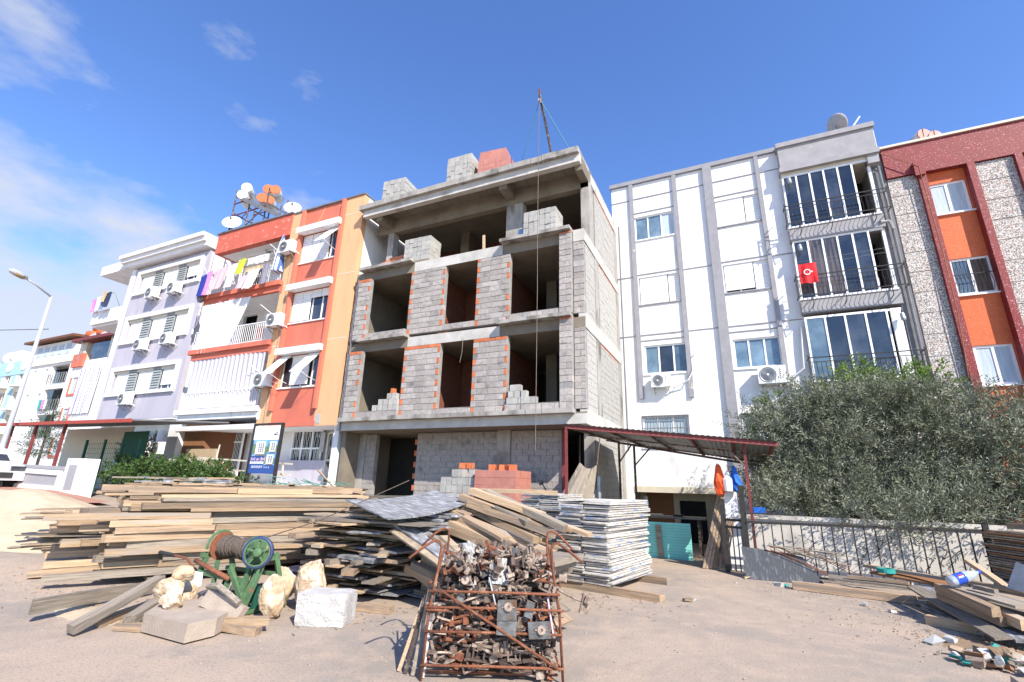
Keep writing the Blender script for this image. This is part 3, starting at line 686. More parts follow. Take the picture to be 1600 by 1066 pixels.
part('drop_cable', MB().tube([(-16.75, yo-.03, 11.0), (-16.7, yo-.03, 7.5), (-16.72, yo-.02, 3.7)], .012, 4), 'grey_dark', OB)
# balcony block on the left
yb = 12.86
part('balcony_parapet', MB().box(-22.22, -17.13, yb, yb+.28, 12.13, 13.18), 'red_worn', OB)
part('parapet_cap', MB().box(-22.28, -17.08, yb-.06, yb+.32, 13.18, 13.25), 'grey_dark', OB)
part('parapet_flank', MB().box(-22.22, -22.0, yb+.28, 20, 12.13, 13.17), 'red_worn', OB)
part('flank_wall', MB().box(-22.2, -22.02, 14.45, 20, gz, 12.12), 'white_wall', OB)
part('back_wall', MB().wall(-22.0, -17.1, gz, 12.12, 14.35, 14.5, [(-21.3, -20.3, 9.9, 12.0), (-18.9, -17.6, 10.2, 11.8), (-21.3, -20.3, 7.2, 9.3), (-18.4, -17.5, 7.9, 9.1), (-20.5, -19.3, 3.9, 3.95)]), 'white_wall', OB)
part('room', MB().box(-21.9, -17.2, 14.9, 14.95, 3.9, 12.1), 'room_shade', OB)  # black sheet paints the shade behind the balcony doors
part('roof', MB().box(-22.0, -13.3, yb+.29, 20, 12.92, 13.12), 'concrete', OB)
part('balcony_soffit', MB().box(-22.0, -17.13, yb+.28, 14.34, 12.12, 12.2), 'white_wall', OB)
part('side_wall', MB().box(-17.13, -17.0, yo+.25, 14.4, 3.8, 12.9), 'white_wall', OB)
for z0, z1 in ((9.43, 9.66), (6.75, 6.98), (4.05, 4.25)):
    nm = 'red_paint' if z0 > 5 else 'white_wall'
    part('balcony_slab', MB().box(-22.15, -17.13, yb+.12, 14.36, z0+.03, z1+.05), 'white_wall', OB)
    part('balcony_fascia', MB().box(-22.2, -17.12, yb, yb+.14, z0, z1+.03), nm, OB)
    part('balcony_lip', MB().box(-22.34, -17.05, yb-.12, yb+.12, z1+.032, z1+.24), nm, OB)
    part('balcony_corner', MB().box(-17.14, -17.0, yb+.02, yb+.3, z0-.1, z1+.1), nm, OB)
railing(OB, -22.2, -17.2, 9.90, 10.75, yb-.02, 'white', .12)
railing(OB, -22.2, -17.2, 7.22, 8.08, yb-.02, 'white', .12)
railing(OB, -22.2, -17.2, 4.50, 5.22, yb-.02, 'white', .12)
part('ceiling_lamp', MB().lathe([(0, 0), (.14, 0), (.1, -.08), (0, -.08)], (-19.4, 13.6, 12.12), n=12), 'galv', OB)
part('blind', folds(-21.7, -19.35, 7.0, 9.4, yb-.06, .05, 20, fx=lambda u, t_: -22.0+(2.25+.95*(1-t_))*u), 'cloth_white', OB)
part('lace_curtain', folds(-22.0, -17.3, 4.55, 6.78, yb+.02, .05, 34), 'lace', OB)
part('wine_cloth', folds(-18.7, -18.2, 7.4, 8.1, yb+.4, .03, 4), 'f_wine', OB)
for x, z in ((-17.45, 8.2), (-17.45, 5.6), (-17.6, 11.1)):
    part('awning_arm', MB().tube([(x, yb+.1, z+.25), (x-.35, yb-.25, z+.6)], .014, 5), 'white', OB)
# ground floor: columns, brown panel, grilles and doors
part('column', MB().box(-22.75, -22.0, 12.95, 13.6, gz, 4.05), 'white_wall', OB)
part('brown_panel', MB().box(-21.95, -20.55, 13.2, 13.3, gz+.4, 4.02), 'brown_mid', OB)
part('brown_panel', MB().plate([(-20.55, 13.2, gz+.4), (-20.55, 13.2, 4.02), (-19.5, 14.3, 4.02), (-19.5, 14.3, gz+.4)], (1, 1, 0), .06), 'brown_panel', OB)
def grille_door(x0, x1, z0, z1, y, cols, rows=(0.62,), wavy=True, low=None):
    D = part('grille_door', MB().box(x0, x1, y, y+.05, z1-.06, z1).box(x0, x1, y, y+.05, z0, z0+.06), 'cream' if low else 'white', OB)
    for i in range(cols+1):
        x = x0+(x1-x0)*i/cols
        part('stile', MB().box(x-.03, x+.03, y-.004, y+.054, z0+.06, z1-.06), 'cream' if low else 'white', D)
    for q in rows: part('cross_rail', MB().box(x0, x1, y+.002, y+.046, z0+(z1-z0)*q-.03, z0+(z1-z0)*q+.03), 'cream' if low else 'white', D)
    part('door_glass', MB().box(x0, x1, y+.07, y+.08, z0, z1), 'glass_dark', D)
    m_ = MB(); n = int((x1-x0)/.09); zl = z0+.06 if not low else z0+(z1-z0)*low
    for i in range(1, n):
        x = x0+(x1-x0)*i/n; pts = [(x+(.018*math.sin(k*1.3+i*3.1) if wavy else 0), y+.02, zl+(z1-.06-zl)*k/9) for k in range(10)]
        m_.tube(pts, .009, 4)
    part('grille_bar', m_, 'white', D, kind='stuff')
    if low:
        zz = z0+(z1-z0)*low; w_ = (x1-x0)/2
        for i in range(2):
            a = x0+w_*i+.06; b = x0+w_*(i+1)-.06; cz = (z0+.06+zz)/2; cx = (a+b)/2
            part('dark_triangle', MB().plate([(a, y-.005, zz-.04), (b, y-.005, zz-.04), (cx, y-.005, cz)], (0, -1, 0), .006), 'black_iron', D)
            part('dark_triangle', MB().plate([(a, y-.005, z0+.07), (cx, y-.005, cz), (b, y-.005, z0+.07)], (0, -1, 0), .006), 'black_iron', D)
            part('light_panel', MB().box(a-.03, b+.03, y+.01, y+.03, z0+.06, zz-.03), 'wall_grey', D)
    return D
grille_door(-20.45, -19.25, 1.6, 3.66, 14.0, 2, (.78,), False)
grille_door(-16.3, -14.7, 1.75, 3.62, 14.04, 3, (.62,))
grille_door(-14.25, -13.0, 1.6, 3.5, 13.9, 2, (.45,), True, .43)
part('grey_panel', MB().box(-17.0, -13.4, 13.95, 14.0, 1.5, 2.45), 'lavender', OB)
part('notice', MB().box(-14.65, -14.42, 13.9, 13.93, 2.75, 3.5), 'paper', OB)
part('terrace', MB().box(-22.5, -12.85, 11.6, 14.1, gz, 1.56), 'white_wall', OB)
# railing along the ramp
RT = thing('ramp_railing', 'cream three bar railing along the ramp before the orange building', 'railing', (-14.5, 11.5, 1.3))
for k, dz in enumerate((0, .34, .68)):
    part('rail', MB().bar((-18.0, 11.5, 1.72+dz), (-13.2, 11.5, 1.52+dz), .05), 'cream', RT)
for x in (-18.0, -16.6, -15.1, -13.6): part('post', MB().bar((x, 11.5, 1.3), (x, 11.5, 2.42-(x+18)*.042), .05), 'cream', RT)
part('step_rail', MB().tube([(-17.6, 11.9, 1.6), (-17.6, 11.9, 2.55), (-18.6, 12.6, 2.95)], .025, 6), 'cream', RT)
part('kerb', MB().box(-18.3, -12.9, 11.35, 11.6, G(-16, 11)-.2, 1.5), 'white_wall', RT)
HR = thing('hand_railing', 'cream railing panel with thin balusters beside the green hedge', 'railing', (-19.2, 11.3, 1.2))
railing(HR, -19.3, -17.3, 1.35, 2.3, 11.25, 'cream', .12)
for x in (-19.3, -17.3): part('post', MB().bar((x, 11.25, .9), (x, 11.25, 2.34), .06), 'cream', HR)
solo('green_netting', folds(-13.0, -12.85, 1.3, 3.3, 13.72, .03, 3), 'rope_green', 'strip of green netting hanging beside the grille door', 'netting')
# laundry on the top balcony
def cloth(nm, x0, x1, z0, z1, y, m_, lab, skew=0.0, g='laundry on the top balcony of the orange building', amp=.025):
    fx = lambda u, t_: x0+(x1-x0)*u+skew*t_
    return solo(nm, folds(x0, x1, z0, z1, y, amp, max(3, int((x1-x0)*7)), fx=fx, lean=.06), m_, lab, 'laundry', None, g)
yl = yb-.34
cloth('towel', -22.25, -21.75, 9.75, 10.85, yl, 'f_blue', 'dark blue towel on the clothes line of the top balcony')
cloth('towel', -21.75, -21.4, 9.75, 10.95, yl-.02, 'f_pink', 'bright pink towel beside the dark blue towel', -.1)
cloth('blanket', -21.2, -20.3, 9.95, 11.0, yl, 'f_rose', 'rose pink blanket on the clothes line', -.25)
cloth('shirt', -20.3, -19.75, 9.9, 11.05, yl, 'cloth_white', 'white shirt hanging beside the rose blanket', -.08)
cloth('t_shirt', -19.7, -19.2, 10.45, 11.2, yl, 'f_lime', 'lime green t-shirt on the clothes line', -.1)
cloth('sheet', -19.3, -17.9, 10.85, 11.25, yl+.12, 'cloth_white', 'patterned white sheet folded over the upper line', .1)
cloth('towel', -19.35, -18.9, 9.7, 10.3, yl-.03, 'f_rose', 'small pink towel under the lime t-shirt', -.15)
cloth('pillowcase', -18.8, -18.1, 9.6, 10.5, yl-.05, 'cloth_white', 'white pillowcase hanging before the balusters', -.2)
cloth('cloth_strip', -19.2, -18.0, 10.45, 10.7, yl+.05, 'f_tan', 'orange brown fringed cloth on the line')
cloth('trousers', -18.0, -17.6, 9.7, 10.7, yl, 'f_grey', 'dark grey trousers hanging beside the striped parasol')
t = thing('clothes_rack', 'white wire clothes rack hooked on the top balcony railing', 'clothes rack', (-19.8, yl, 9.9))
for z in (10.85, 11.1, 11.3): part('line', MB().tube([(-22.3, yl, z-.05), (-17.4, yl, z)], .008, 4), 'white', t)
for x in (-22.2, -17.5): part('arm', MB().bar((x, yl, 11.3), (x, yb, 10.72), .025), 'white', t)
solo('parasol', MB().lathe([(.03, 2.1), (.1, 1.8), (.2, 1.0), (.26, .35), (.2, .3), (.0, .4)], (-17.35, yb-.12, 9.95), (.02, 0, 1), 14), 'stripe_blue', 'folded blue and white striped parasol on the top balcony', 'parasol')
t = thing('plastic_bag', 'dark plastic bag hanging at the balcony corner', 'bag', (-22.25, yb-.15, 9.55))
lpart('bag', MB().lathe([(.02, .6), (.1, .45), (.17, .2), (.1, .02), (0, 0)], (0, 0, 0), n=9), 'f_grey', t)
ac(-16.8, yo-.02, 11.05, 'white air conditioner beside the striped parasol on peach wall', .95)
ac(-16.75, yo-.02, 7.70, 'white air conditioner beside the middle balcony railing on peach wall', .95)
ac(-16.85, yo-.02, 5.20, 'white air conditioner beside the lace curtained balcony', .95)
# roof: solar tank tower and dishes
S = thing('solar_tank_tower', 'rusty steel tower with solar water tanks on the orange building', 'water tank', (-20.6, 13.7, 13.2))
zt0 = 13.14
m = MB()
for x in (-22.1, -20.9, -19.6, -18.5):
    for y in (13.2, 14.3):
        h = 15.95 if x < -21 else (15.4 if x < -19 else 14.2)
        part('tower_leg', MB().bar((x, y, zt0), (x, y, h), .05), 'rust_dark', S)
for z in (13.55, 14.4, 15.1):
    for y in (13.2, 14.3): part('tower_rail', MB().bar((-22.1, y, z), (-19.6 if z < 15 else -20.9, y, z), .045), 'red_steel', S)
for x in (-22.1, -20.9, -19.6): part('tower_rail', MB().bar((x, 13.2, 14.6), (x, 14.3, 14.6), .045), 'rust_dark', S)
part('brace', MB().bar((-22.1, 13.2, 13.6), (-20.9, 13.2, 14.4), .035), 'rust_dark', S)
part('brace', MB().bar((-20.9, 13.2, 13.6), (-19.6, 13.2, 14.4), .035), 'rust_dark', S)
part('collector_beam', MB().bar((-21.7, 13.1, 15.35), (-18.2, 13.1, 13.4), .12, .16), 'grey_dark', S)
def tank(x, y, z, L, r_, m_, mend):
    d_ = Vector((.62, -.78, 0)); o1 = Vector((x, y, z))-d_*L*.5
    T = part('tank', MB().lathe([(0, 0), (r_, 0), (r_, L), (0, L)], o1, d_, 18), m_, S, True)
    part('tank_end', MB().lathe([(r_, -.03), (r_*1.03, -.02), (r_, .014), (0, .014)], o1+d_*L, d_, 18), mend, T)
tank(-21.75, 13.6, 15.95, .95, .25, 'tank_steel', 'white'); tank(-21.65, 13.4, 15.38, .95, .25, 'tank_steel', 'white')
tank(-20.35, 13.8, 15.62, .9, .25, 'tank_steel', 'tank_orange'); tank(-19.95, 13.9, 15.55, .9, .24, 'tank_steel', 'tank_orange')
tank(-20.4, 13.6, 15.02, .9, .25, 'tank_steel', 'tank_orange'); tank(-20.1, 13.8, 14.92, .9, .24, 'tank_steel', 'tank_orange')
part('solar_collector', MB().plate([(-19.2, 13.1, 13.3), (-18.3, 13.1, 13.3), (-18.3, 14.2, 14.1), (-19.2, 14.2, 14.1)], (0, -.5, 1), .06), 'white', S)
def dish(x, y, z, r_, m_, d, label, grp='roof satellite dishes'):
    t = thing('satellite_dish', label, 'satellite dish', (x, y, z-r_-.05), grp)
    d = Vector(d).normalized(); prof = [(r_*k/6, .28*r_*(k/6)**2) for k in range(7)]
    lpart('reflector', MB().lathe(prof+[(r_*.99, .28*r_-.02)]+[(r_*k/6, .28*r_*(k/6)**2-.02) for k in range(5, -1, -1)], (0, 0, r_+.05), d, 22), m_, t, True)
    foc = Vector((0, 0, r_+.05))+d*r_*.95
    lpart('feed_arm', MB().tube([Vector((0, 0, .1))+d*.1, foc+Vector((0, 0, -.1))], .015, 5), 'galv', t)
    lpart('feed_horn', MB().lathe([(0, 0), (.05, 0), (.05, .1), (0, .1)], foc, -d, 8), 'grey_dark', t)
    lpart('mount', MB().bar((0, 0, -.0), Vector((0, 0, r_+.05))-d*.05, .05), 'galv', t)
    return t
dish(-21.55, 12.98, 13.72, .44, 'dish', (.55, -.75, .4), 'large white satellite dish at the foot of the solar tank tower')
dish(-17.8, 13.3, 13.82, .38, 'dish', (.6, -.7, .35), 'white satellite dish at the end of the orange parapet')

# ================================================================== lavender grey building
LB = thing('lavender_apartment_building', 'lavender grey apartment building with louvred window bands', 'building', (-27.2, 14.5, G(-27, 13)))
yg = 13.5; gz = G(-27, 13)-.3
bands = [(-29.75, -24.1, 11.28, 12.70), (-29.75, -24.1, 8.42, 9.96), (-29.75, -24.1, 5.60, 7.08)]
part('front_wall', MB().wall(-30.2, -23.7, 4.35, 12.95, yg, yg+.25, [(a+.15, b-.15, c+.15, d-.15) for a, b, c, d in bands]), 'lavender', LB)
part('corner_strip', MB().box(-30.6, -30.202, yg-.03, yg+.5, 4.3, 13.0), 'white_wall', LB)
part('flank_wall', MB().box(-23.9, -23.702, yg+.25, 21, gz, 13.0), 'white_wall', LB)
part('flank_wall', MB().box(-30.59, -30.3, yg+.5, 21, gz, 12.9), 'white_wall', LB)
part('ground_wall', MB().wall(-30.2, -23.9, gz, 4.34, 14.3, 14.5, [(-27.6, -26.0, 2.4, 3.9), (-25.6, -24.4, 2.4, 3.9)]), 'white_wall', LB)
part('floor_slab', MB().box(-30.55, -23.72, yg+.01, 14.4, 4.28, 4.42), 'white_wall', LB)
for i, (z0, z1, o_) in enumerate(((13.08, 13.30, .35), (13.30, 13.52, .5), (13.52, 13.74, .62))):
    part('eave_step', MB().box(-31.0-o_*.2 if i < 9 else 0, -23.6, yg-o_, 21, z0, z1-.004), 'white_wall', LB)
part('eave_wing', MB().box(-33.7, -31.0, yg-.2, 18, 13.1, 13.68), 'white_wall', LB)
part('balcony', MB().wall(-33.3, -30.6, 9.95, 10.75, yg-.15, yg-.0, []).box(-33.3, -33.12, yg, 17, 9.95, 10.74).box(-33.3, -30.6, yg, 17, 9.82, 9.95), 'white_wall', LB)
for (a, b, c, d) in bands:
    F = part('band_frame', MB().box(a-.08, b+.08, yg-.09, yg+.0, d-.15, d+.06).box(a-.08, b+.08, yg-.12, yg+.0, c-.02, c+.15).box(a-.08, a+.15, yg-.085, yg+.0, c+.15, d-.15).box(b-.15, b+.08, yg-.085, yg+.0, c+.15, d-.15), 'white_wall', LB)
    segs = [(a+.15, a+1.45, 's'), (a+1.45, a+2.15, 'l'), (a+2.15, a+3.55, 's'), (a+3.55, a+4.2, 'l'), (a+4.2, b-.15, 's')]
    for k, (s, e, kd) in enumerate(segs):
        if kd == 's':
            frac = .72 if (k == 4 and c > 11) else (.80 if (k == 4 and c < 6) else .97)
            zb = d-.15-(d-c-.3)*frac if frac < .9 else c+.18
            roller(LB, s+.14, e-.06, zb, d-.30, yg+.09)
            part('shutter_box', MB().box(s, e, yg+.02, yg+.18, d-.30, d-.16), 'cream', LB)
            if frac < .9: window(LB, s+.14, e-.06, c+.15, d-.3, yg, 2, 'white', 'glass_dark', .05, sill=False, rec=.16)
        else:
            P = part('louvre_panel', MB().box(s, e, yg+.06, yg+.1, c+.15, d-.15), 'shutter_grey', LB)
            n = 9; base = root_loc(LB); h = (d-c-.3)/n
            me = MB().add([(0, 0, 0), (e-s, 0, 0), (e-s, .05, h*.9), (0, .05, h*.9), (0, .05, 0), (e-s, .05, 0)], [(0,1,2,3), (0,3,4), (1,5,2), (0,4,5,1), (4,3,2,5)]).mesh('louvre')
            for i in range(n): put('louvre', me, 'shutter_grey', P, (s-base.x, yg+.005-base.y, c+.15+h*i-base.z))
for x0, x1 in ((-27.6, -26.0), (-25.6, -24.4)):
    W = window(LB, x0, x1, 2.4, 3.9, 14.3, 2, 'white', 'glass_dark')
    m = MB()
    for i in range(int((x1-x0)/.11)+1): m.bar((x0+i*.11, 14.2, 2.3), (x0+i*.11, 14.2, 4.0), .02)
    for z in (2.4, 3.0, 3.9): m.bar((x0, 14.2, z), (x1, 14.2, z), .025)
    part('window_grille', m, 'white', W, kind='stuff')
part('drain_pipe', MB().tube([(-23.6, 13.6, 12.8), (-23.55, 13.55, 8.9), (-23.3, 13.3, 8.6), (-23.3, 13.3, 8.3)], .03, 5), 'white', LB)
for (x, z, lab) in ((-27.5, 10.76, 'cream air conditioner on lavender wall below the top window band, first of the pair'), (-25.6, 10.76, 'cream air conditioner on lavender wall below the top window band, beside the open shutter'),
                    (-27.3, 7.86, 'cream air conditioner on lavender wall below the middle window band, far one'), (-25.1, 7.95, 'cream air conditioner on lavender wall below the middle window band, near the corner'),
                    (-27.4, 5.05, 'single air conditioner on lavender wall under the lowest window band'), (-26.3, 2.75, 'air conditioner before the barred ground floor window, far one'), (-24.8, 2.7, 'grey sided air conditioner before the barred ground floor window')):
    ac(x, yg-.02 if z > 4 else 14.15, z, lab, 1.0)
# clothes on the side balcony
for i, (x, z, w_, h, m_, lab) in enumerate(((-33.3, 10.9, .5, .8, 'f_pink', 'pink cloth airing at the corner of the lavender building balcony'), (-32.75, 10.95, .5, .8, 'cloth_white', 'white cloth airing on the lavender building balcony'),
        (-32.2, 10.9, .5, .8, 'f_denim', 'denim garment airing on the lavender building balcony'), (-31.7, 10.95, .6, .9, 'f_navy', 'navy garment airing on the lavender building balcony'), (-31.9, 11.3, .4, .5, 'f_tan', 'tan cloth on the upper clothes line of the side balcony'))):
    solo('laundry', folds(x, x+w_, z-.25, z+h*.7, yg-.35-.05*i, .03, 4), m_, lab, 'laundry', None, 'laundry on the side balcony')
t = thing('clothes_rack', 'dark clothes rack on the lavender building balcony', 'clothes rack', (-32.2, yg-.3, 10.75))
part('frame', MB().tube([(-33.4, yg-.32, 11.42), (-31.2, yg-.32, 11.62), (-31.1, yg+.1, 10.8)], .015, 4), 'grey_dark', t)
part('frame', MB().tube([(-33.4, yg-.32, 11.42), (-33.2, yg+.0, 10.75)], .015, 4), 'grey_dark', t)
# yard in front of it: canopy, green mesh fence, bamboo screen, white wall with graffiti
t = thing('yard_canopy', 'low red edged canopy over the yard of the lavender building', 'canopy', (-23.5, 10.5, G(-23, 10)))
part('roof_sheet', MB().plate([(-30.5, 9.2, 3.62), (-18.3, 9.2, 3.47), (-18.3, 12.6, 3.80), (-30.5, 12.6, 3.95)], (0, 0, 1), .05), 'grey_dark', t)
part('edge_beam', MB().bar((-30.5, 9.17, 3.62), (-18.3, 9.17, 3.47), .05, .12), 'awning_red', t)
for x in (-29.0, -27.2, -25.2, -23.0): part('post', MB().bar((x, 9.4, G(x, 9)), (x, 9.4, 3.55), .09), 'red_steel', t)
part('back_sheet', MB().box(-30, -24.4, 12.4, 12.45, G(-27, 12), 3.8), 'pale_cream', t)
t = thing('green_mesh_fence', 'dark green mesh fence with posts in the yard', 'fence', (-21.5, 10.3, G(-21, 10)))
for x in (-23.2, -21.9, -20.7, -19.6): part('post', MB().bar((x, 10.3, G(x, 10)-.2), (x, 10.3, 3.0), .07), 'green_post', t)
m = MB()
for i in range(9): m.bar((-23.2, 10.3, 1.4+i*.18), (-19.6, 10.3, 1.4+i*.18), .008)
for i in range(30): m.bar((-23.2+i*.124, 10.3, 1.3), (-23.2+i*.124, 10.3, 2.9), .006)
part('mesh_wire', m, 'green_post', t, kind='stuff')
part('green_sheet', MB().box(-22.6, -20.9, 11.2, 11.22, 1.0, 3.4), 'green_post', t)
t = thing('white_picket_gate', 'white picket gate behind the green mesh fence', 'gate', (-21.3, 10.75, G(-21, 10)))
railing(t, -22.4, -20.0, 1.2, 2.22, 10.75, 'white', .12, .016)
solo('bamboo_screen', MB().box(-19.5, -17.7, 11.9, 11.94, 1.2, 2.75), 'bamboo', 'tan reed screen behind the hedge', 'screen')
WL = thing('yard_wall', 'low white and grey yard wall with painted scrawl', 'wall', (-24, 9.0, G(-23.5, 9)-.2))
zb = G(-23.5, 9)-.3
part('wall_body', MB().add([(-28, 9.06, zb), (-21.3, 9.06, zb), (-21.3, 9.3, zb), (-28, 9.3, zb), (-28, 9.06, 1.95), (-21.3, 9.06, 1.80), (-21.3, 9.3, 1.80), (-28, 9.3, 1.95)], [(3,2,1,0),(4,5,6,7),(0,1,5,4),(1,2,6,5),(2,3,7,6),(3,0,4,7)]), 'wall_grey', WL)
part('wall_coping', MB().bar((-28, 9.18, 2.02), (-21.3, 9.18, 1.87), .34, .13), 'wall_grey', WL)
part('frame_strip', MB().bar((-28, 9.04, 1.88), (-21.35, 9.04, 1.73), .06, .18), 'white_wall', WL)
part('frame_strip', MB().bar((-28, 9.04, 1.29), (-21.35, 9.04, 1.20), .06, .16), 'white_wall', WL)
part('frame_strip', MB().bar((-21.5, 9.05, 1.28), (-21.5, 9.05, 1.66), .3, .06, (0, 1, 0)), 'white_wall', WL)
cu = bpy.data.curves.new('graffiti', 'FONT'); cu.body = 'BM85'; cu.size = .36; cu.extrude = .002
fo = bpy.data.objects.new('graffiti', cu); COL.objects.link(fo)
bpy.context.view_layer.update()
me = bpy.data.meshes.new_from_object(fo); bpy.data.objects.remove(fo)
put('graffiti', me, None, WL, (-25.2+24, 9.052-9.0, 1.42-WL.location.z), (R(90), R(1.3), 0)); me.materials.clear(); me.materials.append(MATS['graffiti'])
PL = thing('gate_pillar', 'white gate pillar with grey inset panel beside the yard wall', 'pillar', (-20.7, 9.2, zb))
part('pillar_body', MB().box(-21.2, -20.2, 9.0, 9.5, zb, 2.22), 'white_wall', PL)
part('inset_panel', MB().box(-20.95, -20.45, 8.985, 9.0, 1.2, 2.0), 'wall_grey', PL)
# red brick pavement before the wall
mb = MB(); k = 24
for i in range(k+1):
    x = -45+27*i/k
    for y in (7.9, 9.06): mb.v.append((x, y, G(x, y)+.10))
for i in range(k): a = 2*i; mb.f.append((a, a+2, a+3, a+1))
for i in range(k+1):
    x = -45+27*i/k; mb.v.append((x, 7.9, G(x, 7.9)-.05))
for i in range(k): mb.f.append((2*(k+1)+i, 2*(k+1)+i+1, 2*(i+1), 2*i))
struct('pavement', mb, 'pavement')
# ---- parked car at the very edge
C_ = thing('parked_car', 'white car parked by the yard wall, front end showing', 'car', (-26.1, 8.2, G(-26, 8)))
prof = [(-1.9, .35), (-1.95, .75), (-1.2, .95), (-.5, 1.42), (.6, 1.45), (1.15, .98), (2.0, .82), (2.12, .6), (2.1, .32)]
m = MB(); n = len(prof)
for s, wd in ((-1, .84), (1, .84)):
    for x, z in prof: m.v.append((x, s*(wd if z < 1.0 else wd*.82), z))
m.f += [tuple(range(n-1, -1, -1)), tuple(range(n, 2*n))]+[(i, (i+1) % n, (i+1) % n+n, i+n) for i in range(n)]
lpart('body', m, 'car_white', C_)
for x in (-1.25, 1.3):
    for y in (-.78, .78):
        W = lpart('wheel', MB().lathe([(0, -.1), (.2, -.1), (.32, -.09), (.33, .09), (.2, .1), (0, .1)], (x, y, .33), (0, 1, 0), 18), 'rubber', C_)
        lpart('rim', MB().lathe([(0, -.012), (.2, -.012), (.2, .012), (0, .012)], (x, y+(.1 if y > 0 else -.1), .33), (0, 1, 0), 14), 'galv', W)
for y in (-.6, .6): lpart('headlight', MB().obox((2.05, y, .74), .09, .2, .08), 'glass_dark', C_)
lpart('grille', MB().obox((2.1, 0, .5), .04, .5, .1), 'rubber', C_)
lpart('windscreen', MB().plate([(.62, -.6, 1.40), (.62, .6, 1.40), (1.14, .66, 1.0), (1.14, -.66, 1.0)], (.7, 0, .7), .012), 'glass_dark', C_)
for s in (-1, 1): lpart('side_window', MB().plate([(-.45, s*.70, 1.38), (.55, s*.70, 1.40), (1.0, s*.80, 1.0), (-1.0, s*.80, 1.0)], (0, s, .25), .02), 'glass_dark', C_)
# ---- street lamp
t = thing('street_lamp', 'tall grey steel street lamp with curved arm', 'street lamp', (-25.6, 8.75, G(-25.6, 8.75)))
part('pole', MB().tube([(-25.6, 8.75, 0.5), (-25.65, 8.75, 5), (-25.7, 8.75, 8.85)], .11, 10, r2=.055), 'lamp_steel', t, True)
part('arm', MB().tube([(-25.7, 8.75, 8.83), (-25.5, 8.1, 9.1), (-25.3, 7.6, 9.2)], .04, 8), 'lamp_steel', t, True)
part('lamp_head', MB().lathe([(0, 0), (.09, .05), (.13, .3), (.11, .6), (0, .72)], (-25.35, 7.75, 9.2), (.35, -1, .12), 12), 'lamp_steel', t, True)
part('lamp_glass', MB().lathe([(0, .12), (.1, .15), (.1, .5), (0, .6)], (-25.33, 7.75, 9.17), (.35, -1, .12), 12), 'pot_tan', t, True)
# ---- overhead wire end
solo('overhead_wire', MB().tube([(-60, 12, 12.5), (-48, 13, 11.2), (-40, 14, 10.7)], .03, 4), 'grey_dark', 'black overhead wire crossing the sky by the street lamp', 'wire')
# ================================================================== white building with grey ribs
WB = thing('white_apartment_building', 'white apartment building with grey vertical ribs and glazed balconies', 'building', (0.8, 19.0, G(0.8, 19)))
yw = 17.75
A = [(-2.95, -1.38, 11.36, 12.42), (-2.9, -1.38, 8.56, 9.70), (-2.85, -1.28, 5.80, 6.90)]
B = [(.10, 1.68, 11.30, 12.42), (.16, 1.70, 8.60, 9.70), (.2, 1.66, 5.78, 6.83)]
Lw = [(-3.05, -1.46, 3.15, 4.27), (.2, 1.7, 3.15, 4.25)]
part('front_wall', MB().wall(-3.85, 5.42, 1.82, 13.98, yw, yw+.3, A+B+Lw+[(2.45, 5.1, 4.9, 13.0)]), 'white_wall', WB)
part('rooms_shade_sheet', MB().box(-3.6, 2.3, 18.6, 18.65, 3, 13), 'room_shade', WB)  # near-black sheet stands for the shaded rooms behind the front
part('flank_wall', MB().box(-3.84, -3.6, yw+.3, 26, -.3, 13.97), 'white_wall', WB)
part('roof', MB().box(-3.6, 5.4, yw+.31, 26, 13.7, 13.95), 'concrete', WB)
part('roof_cap', MB().box(-3.9, 2.42, yw-.10, yw+.4, 13.99, 14.16), 'grey_trim', WB)
for x0, x1, zb, d in ((-3.10, -2.94, 4.88, .09), (-1.37, -1.21, 4.86, .09), (-.2, .12, 1.83, .13), (1.63, 1.77, 4.85, .09)):
    part('rib', MB().box(x0, x1, yw-d, yw+.01, zb, 13.985), 'grey_trim', WB)
for z in (13.28, 9.80, 7.34): part('string_line', MB().box(-3.84, -3.12, yw-.025, yw+.01, z-.03, z).box(-1.2, -.21, yw-.025, yw+.01, z-.03, z).box(1.78, 2.4, yw-.025, yw+.01, z-.03, z), 'grey_trim', WB)
for a, b in ((-2.93, -1.38), (.13, 1.62)):
    for z in (13.30, 12.62, 9.85, 7.34, 7.12): part('bay_line', MB().box(a, b, yw-.028, yw+.008, z-.035, z), 'grey_trim', WB)
window(WB, *A[0], yw, 3, 'white', ('glass_blue', 'glass_blue', 'curtain'), .05)
window(WB, *A[2], yw, 3, 'white', ('glass_blue', 'glass_dark', 'glass_blue'), .055)
window(WB, *B[2], yw, 3, 'white', 'glass_blue', .055)
for a, b, c, d in ((A[1][0], A[1][0]+1.07, A[1][2]+.03, A[1][3]), (B[0][0], B[0][0]+1.0, B[0][2], B[0][3]), (B[1][0], B[1][0]+.97, B[1][2]+.1, B[1][3])):
    roller(WB, a+.03, b, c, d-.0, yw+.05); 
for a, b, c, d in ((A[1][0]+1.1, A[1][1], A[1][2], A[1][3]), (B[0][0]+1.03, B[0][1], B[0][2], B[0][3]), (B[1][0]+1.0, B[1][1], B[1][2], B[1][3])):
    roller(WB, a, b-.02, c, d, yw+.07)
window(WB, *B[1], yw, 3, 'white', 'glass_dark', .05, rec=.14, sill=False)
for h in (A[1], B[0], B[1]): part('sill', MB().box(h[0]-.03, h[1]+.03, yw-.05, yw+.05, h[2]-.05, h[2]-.002), 'grey_trim', WB)
